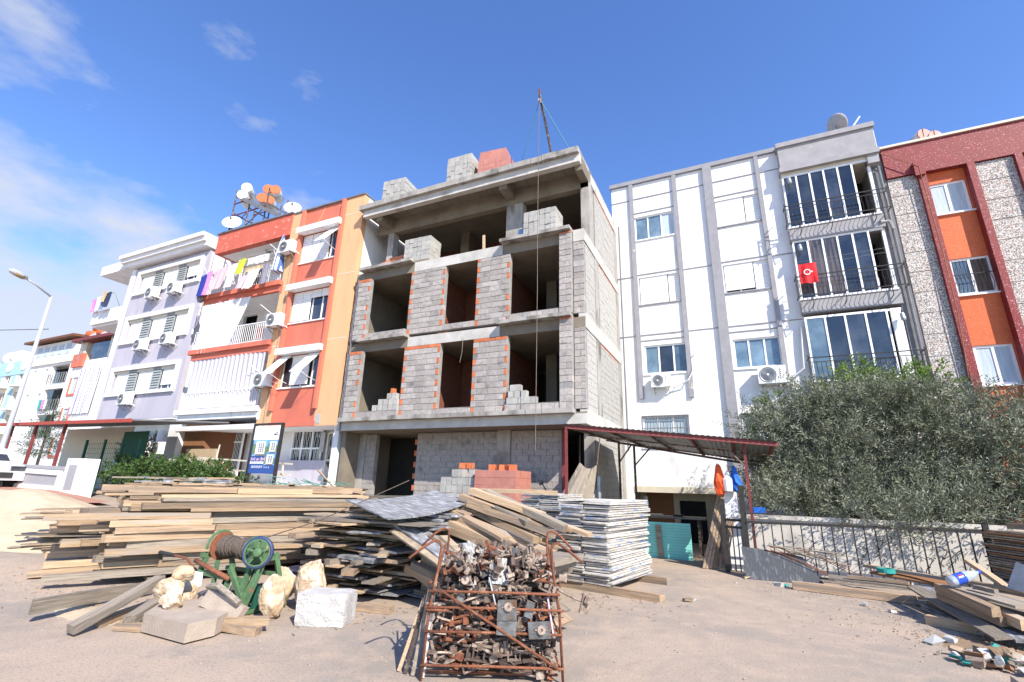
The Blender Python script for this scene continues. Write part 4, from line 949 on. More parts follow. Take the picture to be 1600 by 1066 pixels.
for h in Lw:
    W = window(WB, *h, yw, 3, 'white', 'curtain', .06, rec=.12)
    g_ = MB()
    for i in range(15): xx = h[0]+(h[1]-h[0])*i/14; g_.bar((xx, yw-.02, h[2]), (xx, yw-.02, h[3]), .014)
    for z in (h[2]+.02, (h[2]+h[3])/2+.1, h[3]-.02): g_.bar((h[0], yw-.02, z), (h[1], yw-.02, z), .03)
    part('window_grille', g_, 'grey_dark', W, kind='stuff')
# garage undercroft
part('garage_lintel', MB().box(-3.45, -.35, yw-.02, yw+.3, 1.62, 1.82), 'cream', WB)
part('garage_wall', MB().wall(-3.6, 5.4, -.4, 1.81, 19.3, 19.45, [(-2.15, -1.25, -.3, 1.35)]), 'cream', WB)
part('garage_wall_patch', MB().box(-3.3, -2.35, 19.28, 19.3, .3, 1.75), 'brown_mid', WB)
part('garage_void', MB().box(-2.3, -1.1, 20.2, 20.3, -.3, 1.5), 'room_shade', WB)
part('garage_ceiling', MB().box(-3.6, 5.4, yw+.3, 19.3, 1.81, 1.95), 'cream', WB)
part('side_pier', MB().box(-3.84, -3.45, yw, yw+.29, 1.0, 1.82), 'white_wall', WB)
part('side_pier', MB().box(-.35, 5.4, yw, yw+.3, -.3, 1.82), 'white_wall', WB)
# glazed balcony tower
part('top_box', MB().box(2.41, 5.30, 17.40, yw+.2, 13.03, 13.88), 'grey_render', WB)
part('top_cap', MB().box(2.36, 5.35, 17.33, yw+.3, 13.88, 14.06), 'grey_render', WB)
part('top_lip', MB().box(2.37, 5.34, 17.35, yw+.2, 12.84, 13.03), 'grey_render', WB)
part('top_soffit', MB().box(2.41, 5.1, 17.5, 19.0, 12.72, 12.84), 'cream', WB)
part('top_bracket', MB().box(4.98, 5.30, 17.42, yw+.1, 12.5, 12.84), 'grey_render', WB)
part('balcony_back', MB().box(2.45, 5.1, 19.0, 19.1, 4.8, 12.8), 'room_shade', WB)  # near-black back wall paints the inner shade of the balconies
part('balcony_return', MB().box(5.1, 5.2, yw+.3, 19.1, 4.8, 12.8), 'grey_render', WB)
part('balcony_return', MB().box(2.35, 2.45, yw+.3, 19.1, 4.8, 12.8), 'white_wall', WB)
part('recess_shade_strip', MB().box(5.12, 5.43, yw-.02, yw+.0, 4.7, 12.9), 'grey_dark', WB)  # shadow of the recess painted as a grey strip on the wall
for z0, z1 in ((10.10, 10.57), (7.42, 7.88), (4.72, 5.10)):
    part('balcony_parapet', MB().box(2.38, 5.08, 17.45, yw+.2, z0, z1), 'grey_render', WB)
    part('balcony_floor', MB().box(2.45, 5.1, yw+.2, 19.0, z0+.1, z1-.05), 'grey_render', WB)
    part('white_sill', MB().box(2.37, 5.05, 17.42, 17.62, z1, z1+.06), 'white', WB)
for bi, (z0, z1, cnt, x1) in enumerate(((10.63, 12.72, 5, 4.52), (7.94, 10.10, 5, 4.58), (5.16, 7.30, 4, 4.62))):
    fm = MB().box(2.42, 5.0, 17.50, 17.56, z1-.07, z1)
    GF = part('glass_screen', fm, 'white', WB)
    for i in range(cnt+1):
        x = 2.44+(x1-2.44)*i/cnt; part('mullion', MB().box(x-.028, x+.028, 17.49, 17.55, z0, z1-.07), 'white', GF)
    for i in range(cnt):
        xa = 2.44+(x1-2.44)*i/cnt+.028; xb = 2.44+(x1-2.44)*(i+1)/cnt-.028
        part('pane', MB().box(xa, xb, 17.515, 17.523, z0, z1-.07), 'glass_curtain' if (bi == 1 and i in (1, 2)) else 'glass_dark' if not (bi == 2 and i == 0) else 'glass_blue', GF)
    if bi == 2: part('white_post', MB().box(4.72, 4.98, 17.49, 17.58, z0, z1), 'white', WB)
    else: part('white_post', MB().box(4.98, 5.06, 17.6, 17.7, z0, z1), 'white', WB)
    # iron railing in front with belly bars
    zr = z0+.66; yr_ = 17.12
    RL = part('balcony_railing', MB().bar((2.30, yr_, zr), (5.22, yr_, zr), .03).bar((2.30, yr_, zr-.14), (5.22, yr_, zr-.14), .02).bar((2.30, yr_, z0-.03), (5.22, yr_, z0-.03), .025), 'black_iron', WB)
    for x in (2.30, 5.22):
        part('railing_end', MB().bar((x, yr_, zr), (x, 17.5, zr), .025).bar((x, yr_, z0-.03), (x, 17.5, z0-.03), .025).bar((x, yr_, z0-.1), (x, yr_, zr+.08), .03), 'black_iron', RL)
    me = MB().tube([(0, 0, 0), (0, -.05, .1), (0, -.06, .22), (0, .015, .36), (0, 0, .52)], .009, 4).mesh('belly_bar')
    base = root_loc(WB)
    for i in range(23): put('belly_bar', me, 'black_iron', RL, (2.38+i*.125-base.x, yr_-base.y, z0-.02-base.z))
    for x in (2.7, 3.6, 4.8): part('railing_bracket', MB().bar((x, yr_, z0-.03), (x, yr_+.02, z0-.32), .02).bar((x, yr_+.02, z0-.32), (x, 17.46, z0-.34), .02).bar((x, yr_, z0-.03), (x, 17.46, z0-.06), .02), 'black_iron', RL)
part('drain_pipe', MB().tube([(5.28, 17.62, 12.4), (5.3, 17.62, 7.5), (5.3, 17.62, 4.5)], .045, 8), 'grey_dark', WB)
part('drain_elbow', MB().tube([(4.95, 17.42, 10.25), (5.2, 17.5, 10.28), (5.28, 17.55, 10.0)], .05, 7), 'grey_render', WB)
part('clothes_line', MB().tube([(2.4, 17.08, 8.95), (5.25, 17.05, 9.02)], .006, 4).tube([(2.4, 17.02, 9.08), (5.25, 17.0, 9.15)], .006, 4), 'galv', WB, kind='stuff')
for x, y, z in ((2.62, 17.38, 12.52), (2.6, 17.35, 9.85), (4.95, 17.35, 7.05)):
    part('wall_lamp', MB().lathe([(0, 0), (.06, 0), (.07, .2), (.04, .26), (0, .26)], (x, y, z), (0, -.3, -1), 10), 'galv', WB)
fl = solo('flag', folds(2.42, 2.92, 8.30, 9.0, 17.02, .02, 4), 'f_red', 'small red flag with white crescent and star on the balcony railing', 'flag', (2.67, 17.02, 8.3))
part('crescent', MB().lathe([(.10, 0), (.10, .004), (.075, .004), (.075, 0)], (2.64, 16.985, 8.68), (0, -1, 0), 18), 'white', fl)
part('star', MB().plate([(2.77+.035*math.cos(a*math.pi/5+.3)*(1 if a % 2 == 0 else .45), 16.985, 8.68+.035*math.sin(a*math.pi/5+.3)*(1 if a % 2 == 0 else .45)) for a in range(10)], (0, -1, 0), .004), 'white', fl)
ac(-2.28, yw-.02, 5.24, 'small white air conditioner under the first floor window between grey ribs', .82)
ac(1.25, yw-.02, 5.13, 'larger white air conditioner with logo beside the glazed balconies', 1.02)
for x, big in ((-2.28, 0), (1.25, 1)):
    a_ = [o for o in COL.objects if o.name.startswith('air_conditioner') and o.location.y > 17 and abs(o.location.x-x) < .1][0]
    m = MB()      # upright brand lettering, too small in the photograph to read
    for k in range(5 if big else 4):
        z = .46-k*.07; m.bar((.20, -.403, z), (.26, -.403, z-.045), .004, .014).bar((.20, -.403, z-.05), (.26, -.403, z-.045), .004, .012)
    lpart('brand_lettering', m, 'graffiti', a_)['kind'] = 'stuff'
part('ac_pipe', MB().tube([(1.8, 17.68, 5.3), (2.2, 17.62, 5.6), (2.25, 17.6, 6.4), (2.3, 17.6, 7.0)], .03, 6), 'cloth_white', WB)
part('ac_pipe', MB().tube([(-1.9, 17.65, 5.2), (-1.35, 17.55, 5.45), (-1.12, 17.6, 5.9), (-1.1, 17.6, 6.4), (-.8, 17.68, 6.75)], .025, 6), 'cloth_white', WB)
dish(4.35, 17.7, 14.5, .40, 'dish_grey', (.75, .5, .4), 'grey satellite dish seen from behind on the white building roof')
solo('roof_aerial', MB().bar((-2.3, 18.2, 13.95), (-2.35, 18.2, 14.6), .03).bar((-2.35, 18.2, 14.55), (-2.15, 18.1, 14.2), .02), 'grey_dark', 'short dark aerial on the white building roof', 'aerial')
t = thing('conduit_pipe', 'broken white conduit on the roof edge beside the grey dish', 'pipe', (4.75, 17.75, 14.0))
lpart('pipe', MB().tube([(0, 0, 0), (.05, -.05, .2), (.35, -.1, .6)], .03, 6), 'white', t); lpart('pipe_foot', MB().box(-.1, .1, -.1, .1, 0, .14), 'tank_pink', t)

# ================================================================== maroon and pebble building
MBd = thing('maroon_apartment_building', 'apartment building with maroon granite bands and pebble panels', 'building', (9.4, 19.0, 0))
yr0 = 17.75
part('core_wall', MB().wall(5.45, 14, -.2, 13.0, yr0+.12, yr0+.4, [(6.46, 7.46, 10.38, 11.5), (6.52, 7.5, 7.6, 8.8), (6.55, 7.46, 4.82, 6.0), (8.8, 9.85, 10.38, 11.5), (8.8, 9.85, 7.6, 8.8), (8.8, 9.85, 4.82, 6.0)]), 'orange_granite', MBd)
part('rooms_shade_sheet', MB().box(6.0, 13.8, 18.7, 18.75, 4, 12), 'room_shade', MBd)  # one dark sheet paints the room shade behind the windows
part('flank_wall', MB().box(5.45, 5.7, yr0+.41, 26, -.2, 12.9), 'white_wall', MBd)
part('top_band', MB().box(5.45, 14, yr0-.10, yr0+.4, 11.92, 13.06), 'maroon_granite', MBd)
part('top_cap', MB().box(5.42, 14, yr0-.16, 26, 13.06, 13.14), 'cream', MBd)
for x0, x1 in ((6.24, 6.45), (7.49, 7.67), (8.62, 8.79), (9.9, 10.1), (12.2, 12.4)): part('pilaster', MB().box(x0, x1, yr0-.16, yr0+.12, 1.0, 11.919), 'maroon_granite', MBd)
for x0, x1 in ((5.47, 6.24), (7.67, 8.62), (10.1, 12.2)):
    z = 11.91; part('panel_backing', MB().box(x0, x1, yr0+.02, yr0+.12, 1.0, 11.91), 'white', MBd)
    base = root_loc(MBd); me = MB().box(x0-base.x, x1-base.x, -.02, .03, .014, .672).mesh('pebble_panel')
    while z > 1.2:
        z -= .686; put('pebble_panel', me, 'pebble', MBd, (0, yr0-base.y, z))
for x0, x1, z0, z1 in ((6.46, 7.46, 10.38, 11.5), (6.52, 7.5, 7.6, 8.8), (6.55, 7.46, 4.82, 6.0), (8.8, 9.85, 10.38, 11.5), (8.8, 9.85, 7.6, 8.8), (8.8, 9.85, 4.82, 6.0)):
    W = window(MBd, x0+.01, x1-.01, z0, z1, yr0+.10, 2, 'white', 'curtain' if z0 != 7.6 else ('glass_blue', 'curtain_brown'), .07)
    if z0 == 7.6:
        g_ = MB().bar((x0, yr0+.02, z0+.62), (x1, yr0+.02, z0+.62), .022)
        for i in range(11): g_.tube([(x0+.05+i*.09, yr0+.06, z0+1.1), (x0+.05+i*.09, yr0+.05, z0+.6), (x0+.05+i*.09, yr0-.06, z0+.3), (x0+.05+i*.09, yr0+.04, z0+.05)], .008, 4)
        part('window_grille', g_, 'black_iron', W, kind='stuff')
part('drop_cable', MB().tube([(5.3, 17.5, 12.9), (6.28, 17.5, 12.05), (6.33, 17.52, 9.0), (6.3, 17.5, 7.0), (6.2, 17.6, 5.0)], .014, 4), 'brown_mid', MBd)
part('cable_box', MB().box(6.16, 6.42, 17.5, 17.66, 11.75, 12.25), 'maroon_granite', MBd)
t = thing('solar_tank', 'pinkish water tanks on the maroon building roof', 'water tank', (7.0, 18.6, 13.1))
for x, z, y in ((6.9, .46, 0), (7.12, .2, -.15)):
    T = part('tank', MB().lathe([(0, 0), (.21, 0), (.21, .8), (0, .8)], (x, 18.2+y, 13.2+z), (-.35, 1, 0), 16), 'tank_steel', t, True)
    part('tank_end', MB().lathe([(0, -.014), (.215, -.014), (.225, .02), (.21, .03)], (x, 18.2+y, 13.2+z), (-.35, 1, 0), 16), 'tank_pink', T)
    part('tank_strap', MB().bar((x-.05, 18.17+y, 13.2+z-.2), (x-.02, 18.17+y, 13.2+z+.26), .02), 'rust_dark', T)
for x in (6.75, 7.15): part('stand', MB().bar((x, 18.5, 13.1), (x, 18.5, 13.5), .05), 'rust_dark', t)
part('strut', MB().bar((6.6, 18.3, 13.1), (6.8, 18.6, 13.7), .04), 'rust_dark', t)

# ================================================================== buildings at the far end of the street
def far_building(name, label, x0, x1, y, z1, wallm, dep=10, z0=1.0):
    t = thing(name, label, 'building', ((x0+x1)/2, y+dep/2, z0)); return t
FB = far_building('cream_apartment_building', 'cream apartment building with striped blind and orange tanks behind', -58, -49, 23, 14, 'cream')
part('wall', MB().wall(-58.2, -48, 1, 12.2, 23, 33, [(-57.6, -56.4, 9.0, 10.6), (-57.6, -56.4, 6.1, 7.6), (-57.6, -56.4, 3.3, 4.6)]), 'white_wall', FB)
part('terrace_back', MB().box(-57.8, -48.2, 26, 32, 12.2, 14.2), 'grey_dark', FB)
part('terrace_side', MB().box(-58.1, -57.2, 23.2, 26, 12.2, 14.2), 'cream', FB)
part('roof', MB().box(-59, -48, 22.6, 33, 14.2, 14.5), 'red_steel', FB)
part('terrace_glass', MB().box(-55.8, -48.4, 23.1, 23.15, 12.2, 13.9), 'glass_dark', FB)
part('striped_blind', folds(-56.2, -52.6, 7.0, 11.3, 22.85, .12, 14), 'stripe_lilac', FB)
part('brick_parapet', MB().box(-58.2, -56.2, 22.8, 23, 11.6, 12.9), 'red_paint', FB)
for z in (9.0, 6.1, 3.3):
    part('window_surround', MB().box(-57.75, -56.3, 22.9, 23.0, z-.2, z).box(-57.75, -57.6, 22.9, 23.0, z, z+1.6).box(-56.4, -56.25, 22.9, 23, z, z+1.6), 'red_paint', FB)
    part('pane', MB().box(-57.6, -56.4, 23.1, 23.15, z, z+1.6), 'curtain', FB)
for x in (-57.2, -52.0): part('terrace_post', MB().bar((x, 22.8, 12.2), (x, 22.8, 14.2), .1), 'galv', FB)
ST = thing('roof_tank_row', 'row of orange water tanks with collectors on the cream building', 'water tank', (-55, 25, 14.5))
for i in range(4):
    x = -58.3+i*2.0
    for dz in (0, .75):
        T = part('tank', MB().lathe([(0, -.6), (.42, -.6), (.42, .6), (0, .6)], (x+dz*.4, 24+dz*.4, 15.3+dz), (1, .5, 0), 12), 'tank_orange', ST, True)
    part('collector', MB().plate([(x+.2, 23.2, 14.5), (x+1.6, 23.2, 14.5), (x+1.6, 24.0, 15.6), (x+.2, 24.0, 15.6)], (0, -1, .8), .06), 'lavender', ST)
    part('stand', MB().bar((x-.3, 24, 14.4), (x-.3, 24, 15.2), .06).bar((x+.6, 24, 14.4), (x+.6, 24, 15.9), .06), 'galv', ST)
FW = far_building('white_far_building', 'white far apartment building with dark balconies under brown roof', -72, -63, 25, 15, 'white_wall')
def s25(X): return X*25/13.5
def z25(Z): return (Z-1.7)*25/13.5+1.7
x0, x1 = s25(-39.2), s25(-34.2)
hb = [(s25(-36.55), s25(-34.55), z25(6.72), z25(7.82)), (s25(-36.65), s25(-34.5), z25(5.15), z25(6.4)), (s25(-36.6), s25(-34.5), z25(3.6), z25(4.9))]
hw = [(s25(a), s25(a+.42), z25(b), z25(b+.85)) for b in (6.85, 5.35, 3.85) for a in (-38.75, -37.35)]
part('wall', MB().wall(x0, x1, .8, z25(7.95), 25, 25.4, hb+hw), 'white_wall', FW)
part('dark_inside', MB().box(x0+.3, x1-.3, 26.5, 26.6, 1, z25(7.9)), 'glass_dark', FW)
part('flank', MB().box(x1-.3, x1, 25.41, 34, .8, z25(9.2)), 'pale_cream', FW)
part('attic_wall', MB().box(x0+.2, x1, 24.8, 33, z25(7.95), z25(9.25)), 'white_wall', FW)
part('roof', MB().plate([(x0-.8, 24.0, z25(9.3)), (x1+.6, 24.0, z25(9.3)), (x1+.6, 34, z25(9.9)), (x0-.8, 34, z25(9.9))], (0, 0, 1), .25), 'brown_panel', FW)
for a, b, c, d in hb: railing(FW, a, b, c, c+1.1, 24.9, 'galv', .45, .03)
for i, (a, b, c, d) in enumerate(hw):
    W = part('window', MB().box(a, b, 25.1, 25.16, c, c+.1).box(a, b, 25.1, 25.16, d-.1, d).box(a, a+.1, 25.1, 25.16, c+.1, d-.1).box(b-.1, b, 25.1, 25.16, c+.1, d-.1), 'white', FW)
    part('pane', MB().box(a+.1, b-.1, 25.12, 25.14, c+.1, d-.1), 'curtain', W)
for i in range(5): part('attic_window', MB().box(x0+1.0+i*1.55, x0+2.0+i*1.55, 24.76, 24.82, z25(8.45), z25(9.05)), 'curtain', FW)
for x, m_ in ((-67.5, 'f_teal'), (-66.9, 'f_pink'), (-66.3, 'cloth_white')):
    solo('laundry', folds(x, x+.55, z25(5.2), z25(5.75), 24.7, .05, 3), m_, {'f_teal': 'teal', 'f_pink': 'pink', 'cloth_white': 'white'}[m_]+' laundry on the far white building balcony', 'laundry', None, 'laundry far down the street')
FC = far_building('pale_blue_building', 'pale blue and cream far building with round arched gables', -110, -80, 30, 15, 'sky')
k3 = 30/13.5
x0, x1, zr = -47*k3, -39.4*k3, (8.5-1.7)*k3+1.7
hb = [(x0+2+i*4.2, x0+3.6+i*4.2, (4.0+1.45*j-1.7)*k3+1.7, (5.1+1.45*j-1.7)*k3+1.7) for i in range(4) for j in range(3)]
part('wall', MB().wall(x0, x1, .8, zr-2, 30, 30.4, hb), 'pale_cream', FC)
part('back', MB().box(x0+.2, x1-.2, 31, 31.1, 1, zr-2), 'glass_blue', FC)
part('gable', MB().box(x0, x1, 29.9, 32, zr-2, zr), 'sky_blue_wall', FC)
for i in range(4):
    part('arch', MB().lathe([(0, -.05), (.8, -.05), (.8, .05), (0, .05)], (x0+2.8+i*4.2, 29.85, zr-.7), (0, 1, 0), 18), 'white', FC)
    part('blue_strip', MB().box(x0+.3+i*4.2, x0+1.3+i*4.2, 29.9, 30, .9, zr-2.1), 'sky_blue_wall', FC)
for i, (a, b, c, d) in enumerate(hb):
    part('balcony_slab', MB().box(a-.4, b+.4, 29.2, 30, c-.3, c-.1), 'white_wall', FC)
    part('window_frame', MB().box(a, b, 30.1, 30.16, d-.12, d).box((a+b)/2-.05, (a+b)/2+.05, 30.1, 30.16, c, d-.12), 'white', FC)
for i, x in enumerate((-96.5, -94.0)):
    solo('storage_tank', MB().lathe([(0, -1.1), (1.0, -1.0), (1.15, 0), (1.0, 1.0), (0, 1.1)], (x, 31, zr+.9), (1, 0, 0), 12), 'white', 'white round tank on the pale blue building roof', 'water tank', None, 'white tanks far down the street', True)

# ================================================================== foliage
def leaf_cloud(n_sprig, per, shape, lsize, lw, seed, sprig_len=.3, up=.5, droop=0.0):
    """leaf-sized faces set along short twigs spread through the volume"""
    r = random.Random(seed); v = []; f = []; twigs = MB()
    for _ in range(n_sprig):
        p = shape(r)
        if p is None: continue
        c, out = p
        d = (out+Vector((r.uniform(-.7, .7), r.uniform(-.7, .7), r.uniform(-.3, 1.0)*up-droop))).normalized()
        L = sprig_len*r.uniform(.6, 1.4); x = d.orthogonal().normalized(); y = d.cross(x)
        for k in range(per):
            t_ = k/per; a = k*2.4+r.uniform(-.4, .4)
            q = c+d*L*t_; o_ = (x*math.cos(a)+y*math.sin(a))
            ld = (o_*.75+d*.75+Vector((r.uniform(-.25, .25), r.uniform(-.25, .25), r.uniform(-.25, .25)))).normalized()
            s = lsize*r.uniform(.65, 1.3); wv = ld.cross(Vector((r.uniform(-1, 1), r.uniform(-1, 1), r.uniform(-1, 1))))
            if wv.length < .05: continue
            wv = wv.normalized()*lw*r.uniform(.7, 1.2)*.5
            i = len(v); v += [q, q+ld*s*.5+wv, q+ld*s, q+ld*s*.5-wv]; f.append((i, i+1, i+2, i+3))
    m_ = MB(); m_.v = [tuple(a) for a in v]; m_.f = f; return m_
def blob_shape(blobs, bias=.55, clumps=0, sig=.2, seed=1):
    tot = sum(b[3]*b[4]*b[5] for b in blobs)
    def one(r):
        u = r.random()*tot
        for b in blobs:
            u -= b[3]*b[4]*b[5]
            if u <= 0: break
        while True:
            d = Vector((r.gauss(0, 1), r.gauss(0, 1), r.gauss(0, 1)))
            if d.length > .01: break
        d.normalize(); q = r.random()**bias
        return Vector((b[0]+d.x*b[3]*q, b[1]+d.y*b[4]*q, b[2]+d.z*b[5]*q)), d
    if not clumps: return one
    rc = random.Random(seed); cs = [(one(rc), rc.uniform(.6, 1.5)) for _ in range(clumps)]
    def sh(r):
        if r.random() < .16: return one(r)
        (c, d), k = cs[r.randrange(clumps)]; o_ = Vector((r.gauss(0, sig), r.gauss(0, sig), r.gauss(0, sig*.8)))*k
        return c+o_, (d*.6+o_.normalized()*.8+Vector((0, 0, .25)))
    return sh
def tree(name, label, cat, base, blobs, n, per, ls, lw, m_, seed, trunk, sprig=.3, up=.6, bias=.45, droop=0.0, clumps=0, sig=.2):
    t = thing(name, label, cat, base)
    tm = MB()
    for pts, r0, r1 in trunk: tm.tube(pts, r0, 7, r2=r1)
    part('trunk', tm, 'bark', t)
    part('crown', leaf_cloud(n, per, blob_shape(blobs, bias, clumps, sig, seed), ls, lw, seed, sprig, up, droop), m_, t, kind='stuff')
    return t
# the big olive behind the fence
ob = [(1.6, 15.2, 2.9, 1.7, 1.3, 1.5), (3.3, 15.2, 3.2, 1.8, 1.3, 1.5), (5.0, 15.2, 2.9, 1.6, 1.3, 1.6), (2.2, 14.1, 1.75, 1.9, .9, .85), (4.4, 14.1, 1.75, 2.0, .9, .9), (3.2, 13.5, 1.45, 1.6, .5, .5), (5.4, 13.6, 1.5, 1.2, .6, .6), (2.6, 12.95, 1.35, 1.2, .4, .32), (3.6, 12.85, 1.35, .8, .4, .38), (1.2, 13.1, 1.55, .9, .4, .35), (4.6, 12.9, 1.5, .6, .4, .4),
      (6.6, 14.6, 2.2, 1.6, 1.2, 1.5), (.75, 14.6, 2.2, .9, .8, 1.0), (1.0, 13.8, 1.6, .8, .5, .6), (2.4, 15.0, 4.1, 1.0, .8, .7), (4.2, 15.2, 4.2, .9, .8, .75), (.9, 15.2, 3.6, .7, .7, .7), (5.9, 15.2, 4.0, .8, .7, .8), (1.7, 15.0, 4.35, .45, .4, .6), (3.4, 15.1, 4.45, .5, .4, .5), (7.6, 15.0, 2.9, 1.2, 1.0, 1.3)]
ob = [(x, y, z-(.28 if z > 3.3 else .1), a, b_, c) for x, y, z, a, b_, c in ob]
r_ = random.Random(8)
for i in range(34):      # upright leading shoots above the crown
    x = r_.uniform(.3, 7.8); ob.append((x, 15.0+r_.uniform(-.5, .5), 3.75-.12*abs(x-3.5)*.6+r_.uniform(-.1, .3), .13, .13, r_.uniform(.45, .8)))
tree('olive_tree', 'large grey green olive tree behind the iron fence', 'tree', (3.2, 15.4, 0.3), ob, 11500, 14, .105, .026, 'leaf_olive', 5,
     [([(3.2, 15.4, .2), (3.1, 15.3, 1.0), (2.4, 15.2, 2.6), (1.6, 15.2, 3.6)], .13, .03), ([(3.1, 15.3, 1.0), (3.7, 15.2, 2.4), (4.6, 15.2, 3.6)], .1, .02), ([(3.1, 15.3, .9), (5.0, 15.0, 1.9), (6.6, 14.9, 2.6)], .08, .02), ([(3.0, 15.3, .9), (1.6, 14.9, 1.7), (.8, 14.8, 2.3)], .07, .02)], .40, .9, .36, 0.0, 420, .17)
tree('lemon_tree', 'bright green lemon tree rising behind the olive', 'tree', (4.3, 16.6, 0.3), [(3.2, 16.3, 4.75, .7, .5, .65), (4.7, 16.3, 4.6, .75, .5, .6), (3.9, 16.3, 4.1, 1.2, .6, .9), (.95, 15.6, 3.6, .5, .4, .9)], 620, 9, .13, .06, 'leaf_lemon', 6,
     [([(4.3, 16.6, .2), (4.2, 16.6, 2.5), (3.4, 16.6, 4.3)], .08, .02), ([(4.2, 16.6, 2.4), (4.7, 16.6, 4.3)], .06, .02)], .25, .6)
def hedge(label, x0, x1, y, z0, z1, n, seed):
    bl = []; k = max(2, int((x1-x0)/.7)); r = random.Random(seed)
    for i in range(k+1): bl.append((x0+(x1-x0)*i/k, y+r.uniform(-.1, .1), (z0+z1)/2+r.uniform(-.05, .1), .5, .5, (z1-z0)/2*r.uniform(.85, 1.1)))
    return tree('hedge_bush', label, 'bush', ((x0+x1)/2, y, z0-.3), bl, n, 8, .11, .06, 'leaf_green', seed, [([((x0+x1)/2, y, z0-.3), ((x0+x1)/2, y, z1-.2)], .05, .02)], .16, .7, .4)
hedge('green hedge bush beside the white gate pillar', -20.4, -18.9, 10.2, 1.35, 2.25, 330, 11)
hedge('long green hedge bush behind the timber pile', -19.0, -17.2, 10.6, 1.3, 2.3, 420, 12)
hedge('dark green hedge bush by the cream railing', -17.1, -15.6, 10.7, 1.25, 2.25, 420, 13)
hedge('low plants growing under the cream railing', -15.9, -14.9, 11.0, 1.2, 1.75, 130, 14)
tree('pine_tree', 'thin dark young pine before the far white building', 'tree', (-40, 15.5, 1.0), [(-40, 15.5, 3.2+i*.6, 1.1-.17*i, 1.1-.17*i, .35) for i in range(6)], 360, 9, .22, .03, 'leaf_pine', 15, [([(-40, 15.5, 1.0), (-40, 15.5, 6.6)], .1, .02)], .5, .3, .6)
tree('yard_tree', 'small olive green tree under the yard canopy', 'tree', (-22.6, 11.6, 1.2), [(-22.6, 11.8, 2.75, .7, .5, .6)], 160, 8, .12, .05, 'leaf_olive', 16, [([(-22.6, 11.8, 1.0), (-22.6, 11.8, 2.6)], .05, .02)], .2)
# ================================================================== sign board
t = thing('project_sign', 'blue and white real estate sign board on black posts', 'sign', (-14.25, 11.2, G(-14.3, 11.2)))
SX0, SX1, SZ0, SZ1, SY = -14.83, -13.60, 1.88, 3.42, 11.2
for x in (SX0-.04, SX1+.04): part('post', MB().box(x-.045, x+.045, SY-.03, SY+.05, G(-14, 11)-.1, SZ1+.03), 'black_iron', t)
part('top_rail', MB().box(SX0-.085, SX1+.085, SY-.028, SY+.048, SZ1+.03, SZ1+.09), 'black_iron', t)
BD = part('board', MB().box(SX0, SX1, SY-.01, SY+.02, SZ0, SZ1), 'sign_blue', t)
W_ = SX1-SX0
def sp(name, u0, u1, v0, v1, m_, d=.014):
    return part(name, MB().box(SX0+W_*u0, SX0+W_*u1, SY-d, SY-.0, SZ0+(SZ1-SZ0)*v0, SZ0+(SZ1-SZ0)*v1), m_, BD)
sp('white_header', 0, 1, .70, 1, 'white')
part('header_mark', MB().bar((SX0+W_*.78, SY-.018, SZ1-.30), (SX0+W_*.93, SY-.018, SZ1-.20), .006, .025).bar((SX0+W_*.76, SY-.018, SZ1-.30), (SX0+W_*.95, SY-.018, SZ1-.30), .006, .022), 'black_iron', BD)
def picture(u0, u1, v0, v1, cols, rows):
    P = sp('picture', u0, u1, v0, v1, 'sign_sky', .015)
    def q(name, a, b, c, d, m_, dd): part(name, MB().box(SX0+W_*(u0+(u1-u0)*a), SX0+W_*(u0+(u1-u0)*b), SY-dd, SY-.001, SZ0+(SZ1-SZ0)*(v0+(v1-v0)*c), SZ0+(SZ1-SZ0)*(v0+(v1-v0)*d)), m_, P)
    q('picture_tree', 0, .22, .1, .75, 'sign_green', .0162); q('picture_tree', .82, 1, .1, .6, 'sign_green', .0162)
    q('picture_house', .2, .84, .08, .9, 'white', .017)
    for i in range(cols):
        for j in range(rows):
            a = .38+.42*i/cols; c = .22+.6*j/rows; q('picture_window', a, a+.26/cols*1.2, c, c+.09, 'grey_dark', .0182)
    q('picture_base', .24, .9, .0, .12, 'grey_dark', .0188)
picture(.04, .60, .36, .70, 3, 5); picture(.62, .97, .42, .69, 2, 5); picture(.56, .95, .17, .41, 2, 5)
def text(body, size, x, z, y, m_, parent, rx=90, rz=0, bold=0.0):
    cu = bpy.data.curves.new('lettering', 'FONT'); cu.body = body; cu.size = size; cu.extrude = .002; cu.offset = bold
    fo = bpy.data.objects.new('lettering', cu); COL.objects.link(fo); bpy.context.view_layer.update()
    me = bpy.data.meshes.new_from_object(fo); bpy.data.objects.remove(fo); me.materials.clear()
    b = root_loc(parent); return put('lettering', me, m_, parent, (x-b.x, y-b.y, z-b.z), (R(rx), 0, R(rz)))
text('1+1 ve 3+1', .155, SX0+.03, SZ0+.40, SY-.018, 'sign_pink', BD, bold=.006)
sp('white_strip', .02, .54, .20, .245, 'white')
m = MB()
for i in range(7): m.box(SX0+.10+i*.075, SX0+.135+i*.075, SY-.0175, SY-.014, SZ0+.325, SZ0+.365)
part('faint_lettering', m, 'wall_grey', BD, kind='stuff')
m = MB()
for i in range(9):
    x = SX0+.14+i*.058; m.bar((x, SY-.016, SZ0+.17), (x+.02, SY-.016, SZ0+.24), .004, .02)
    if i % 2 == 0: m.bar((x, SY-.016, SZ0+.235), (x+.045, SY-.016, SZ0+.235), .004, .016)
for i in range(3): m.bar((SX0+.74+i*.1, SY-.016, SZ0+.17), (SX0+.75+i*.1, SY-.016, SZ0+.22), .004, .022)
part('white_lettering', m, 'white', BD, kind='stuff')
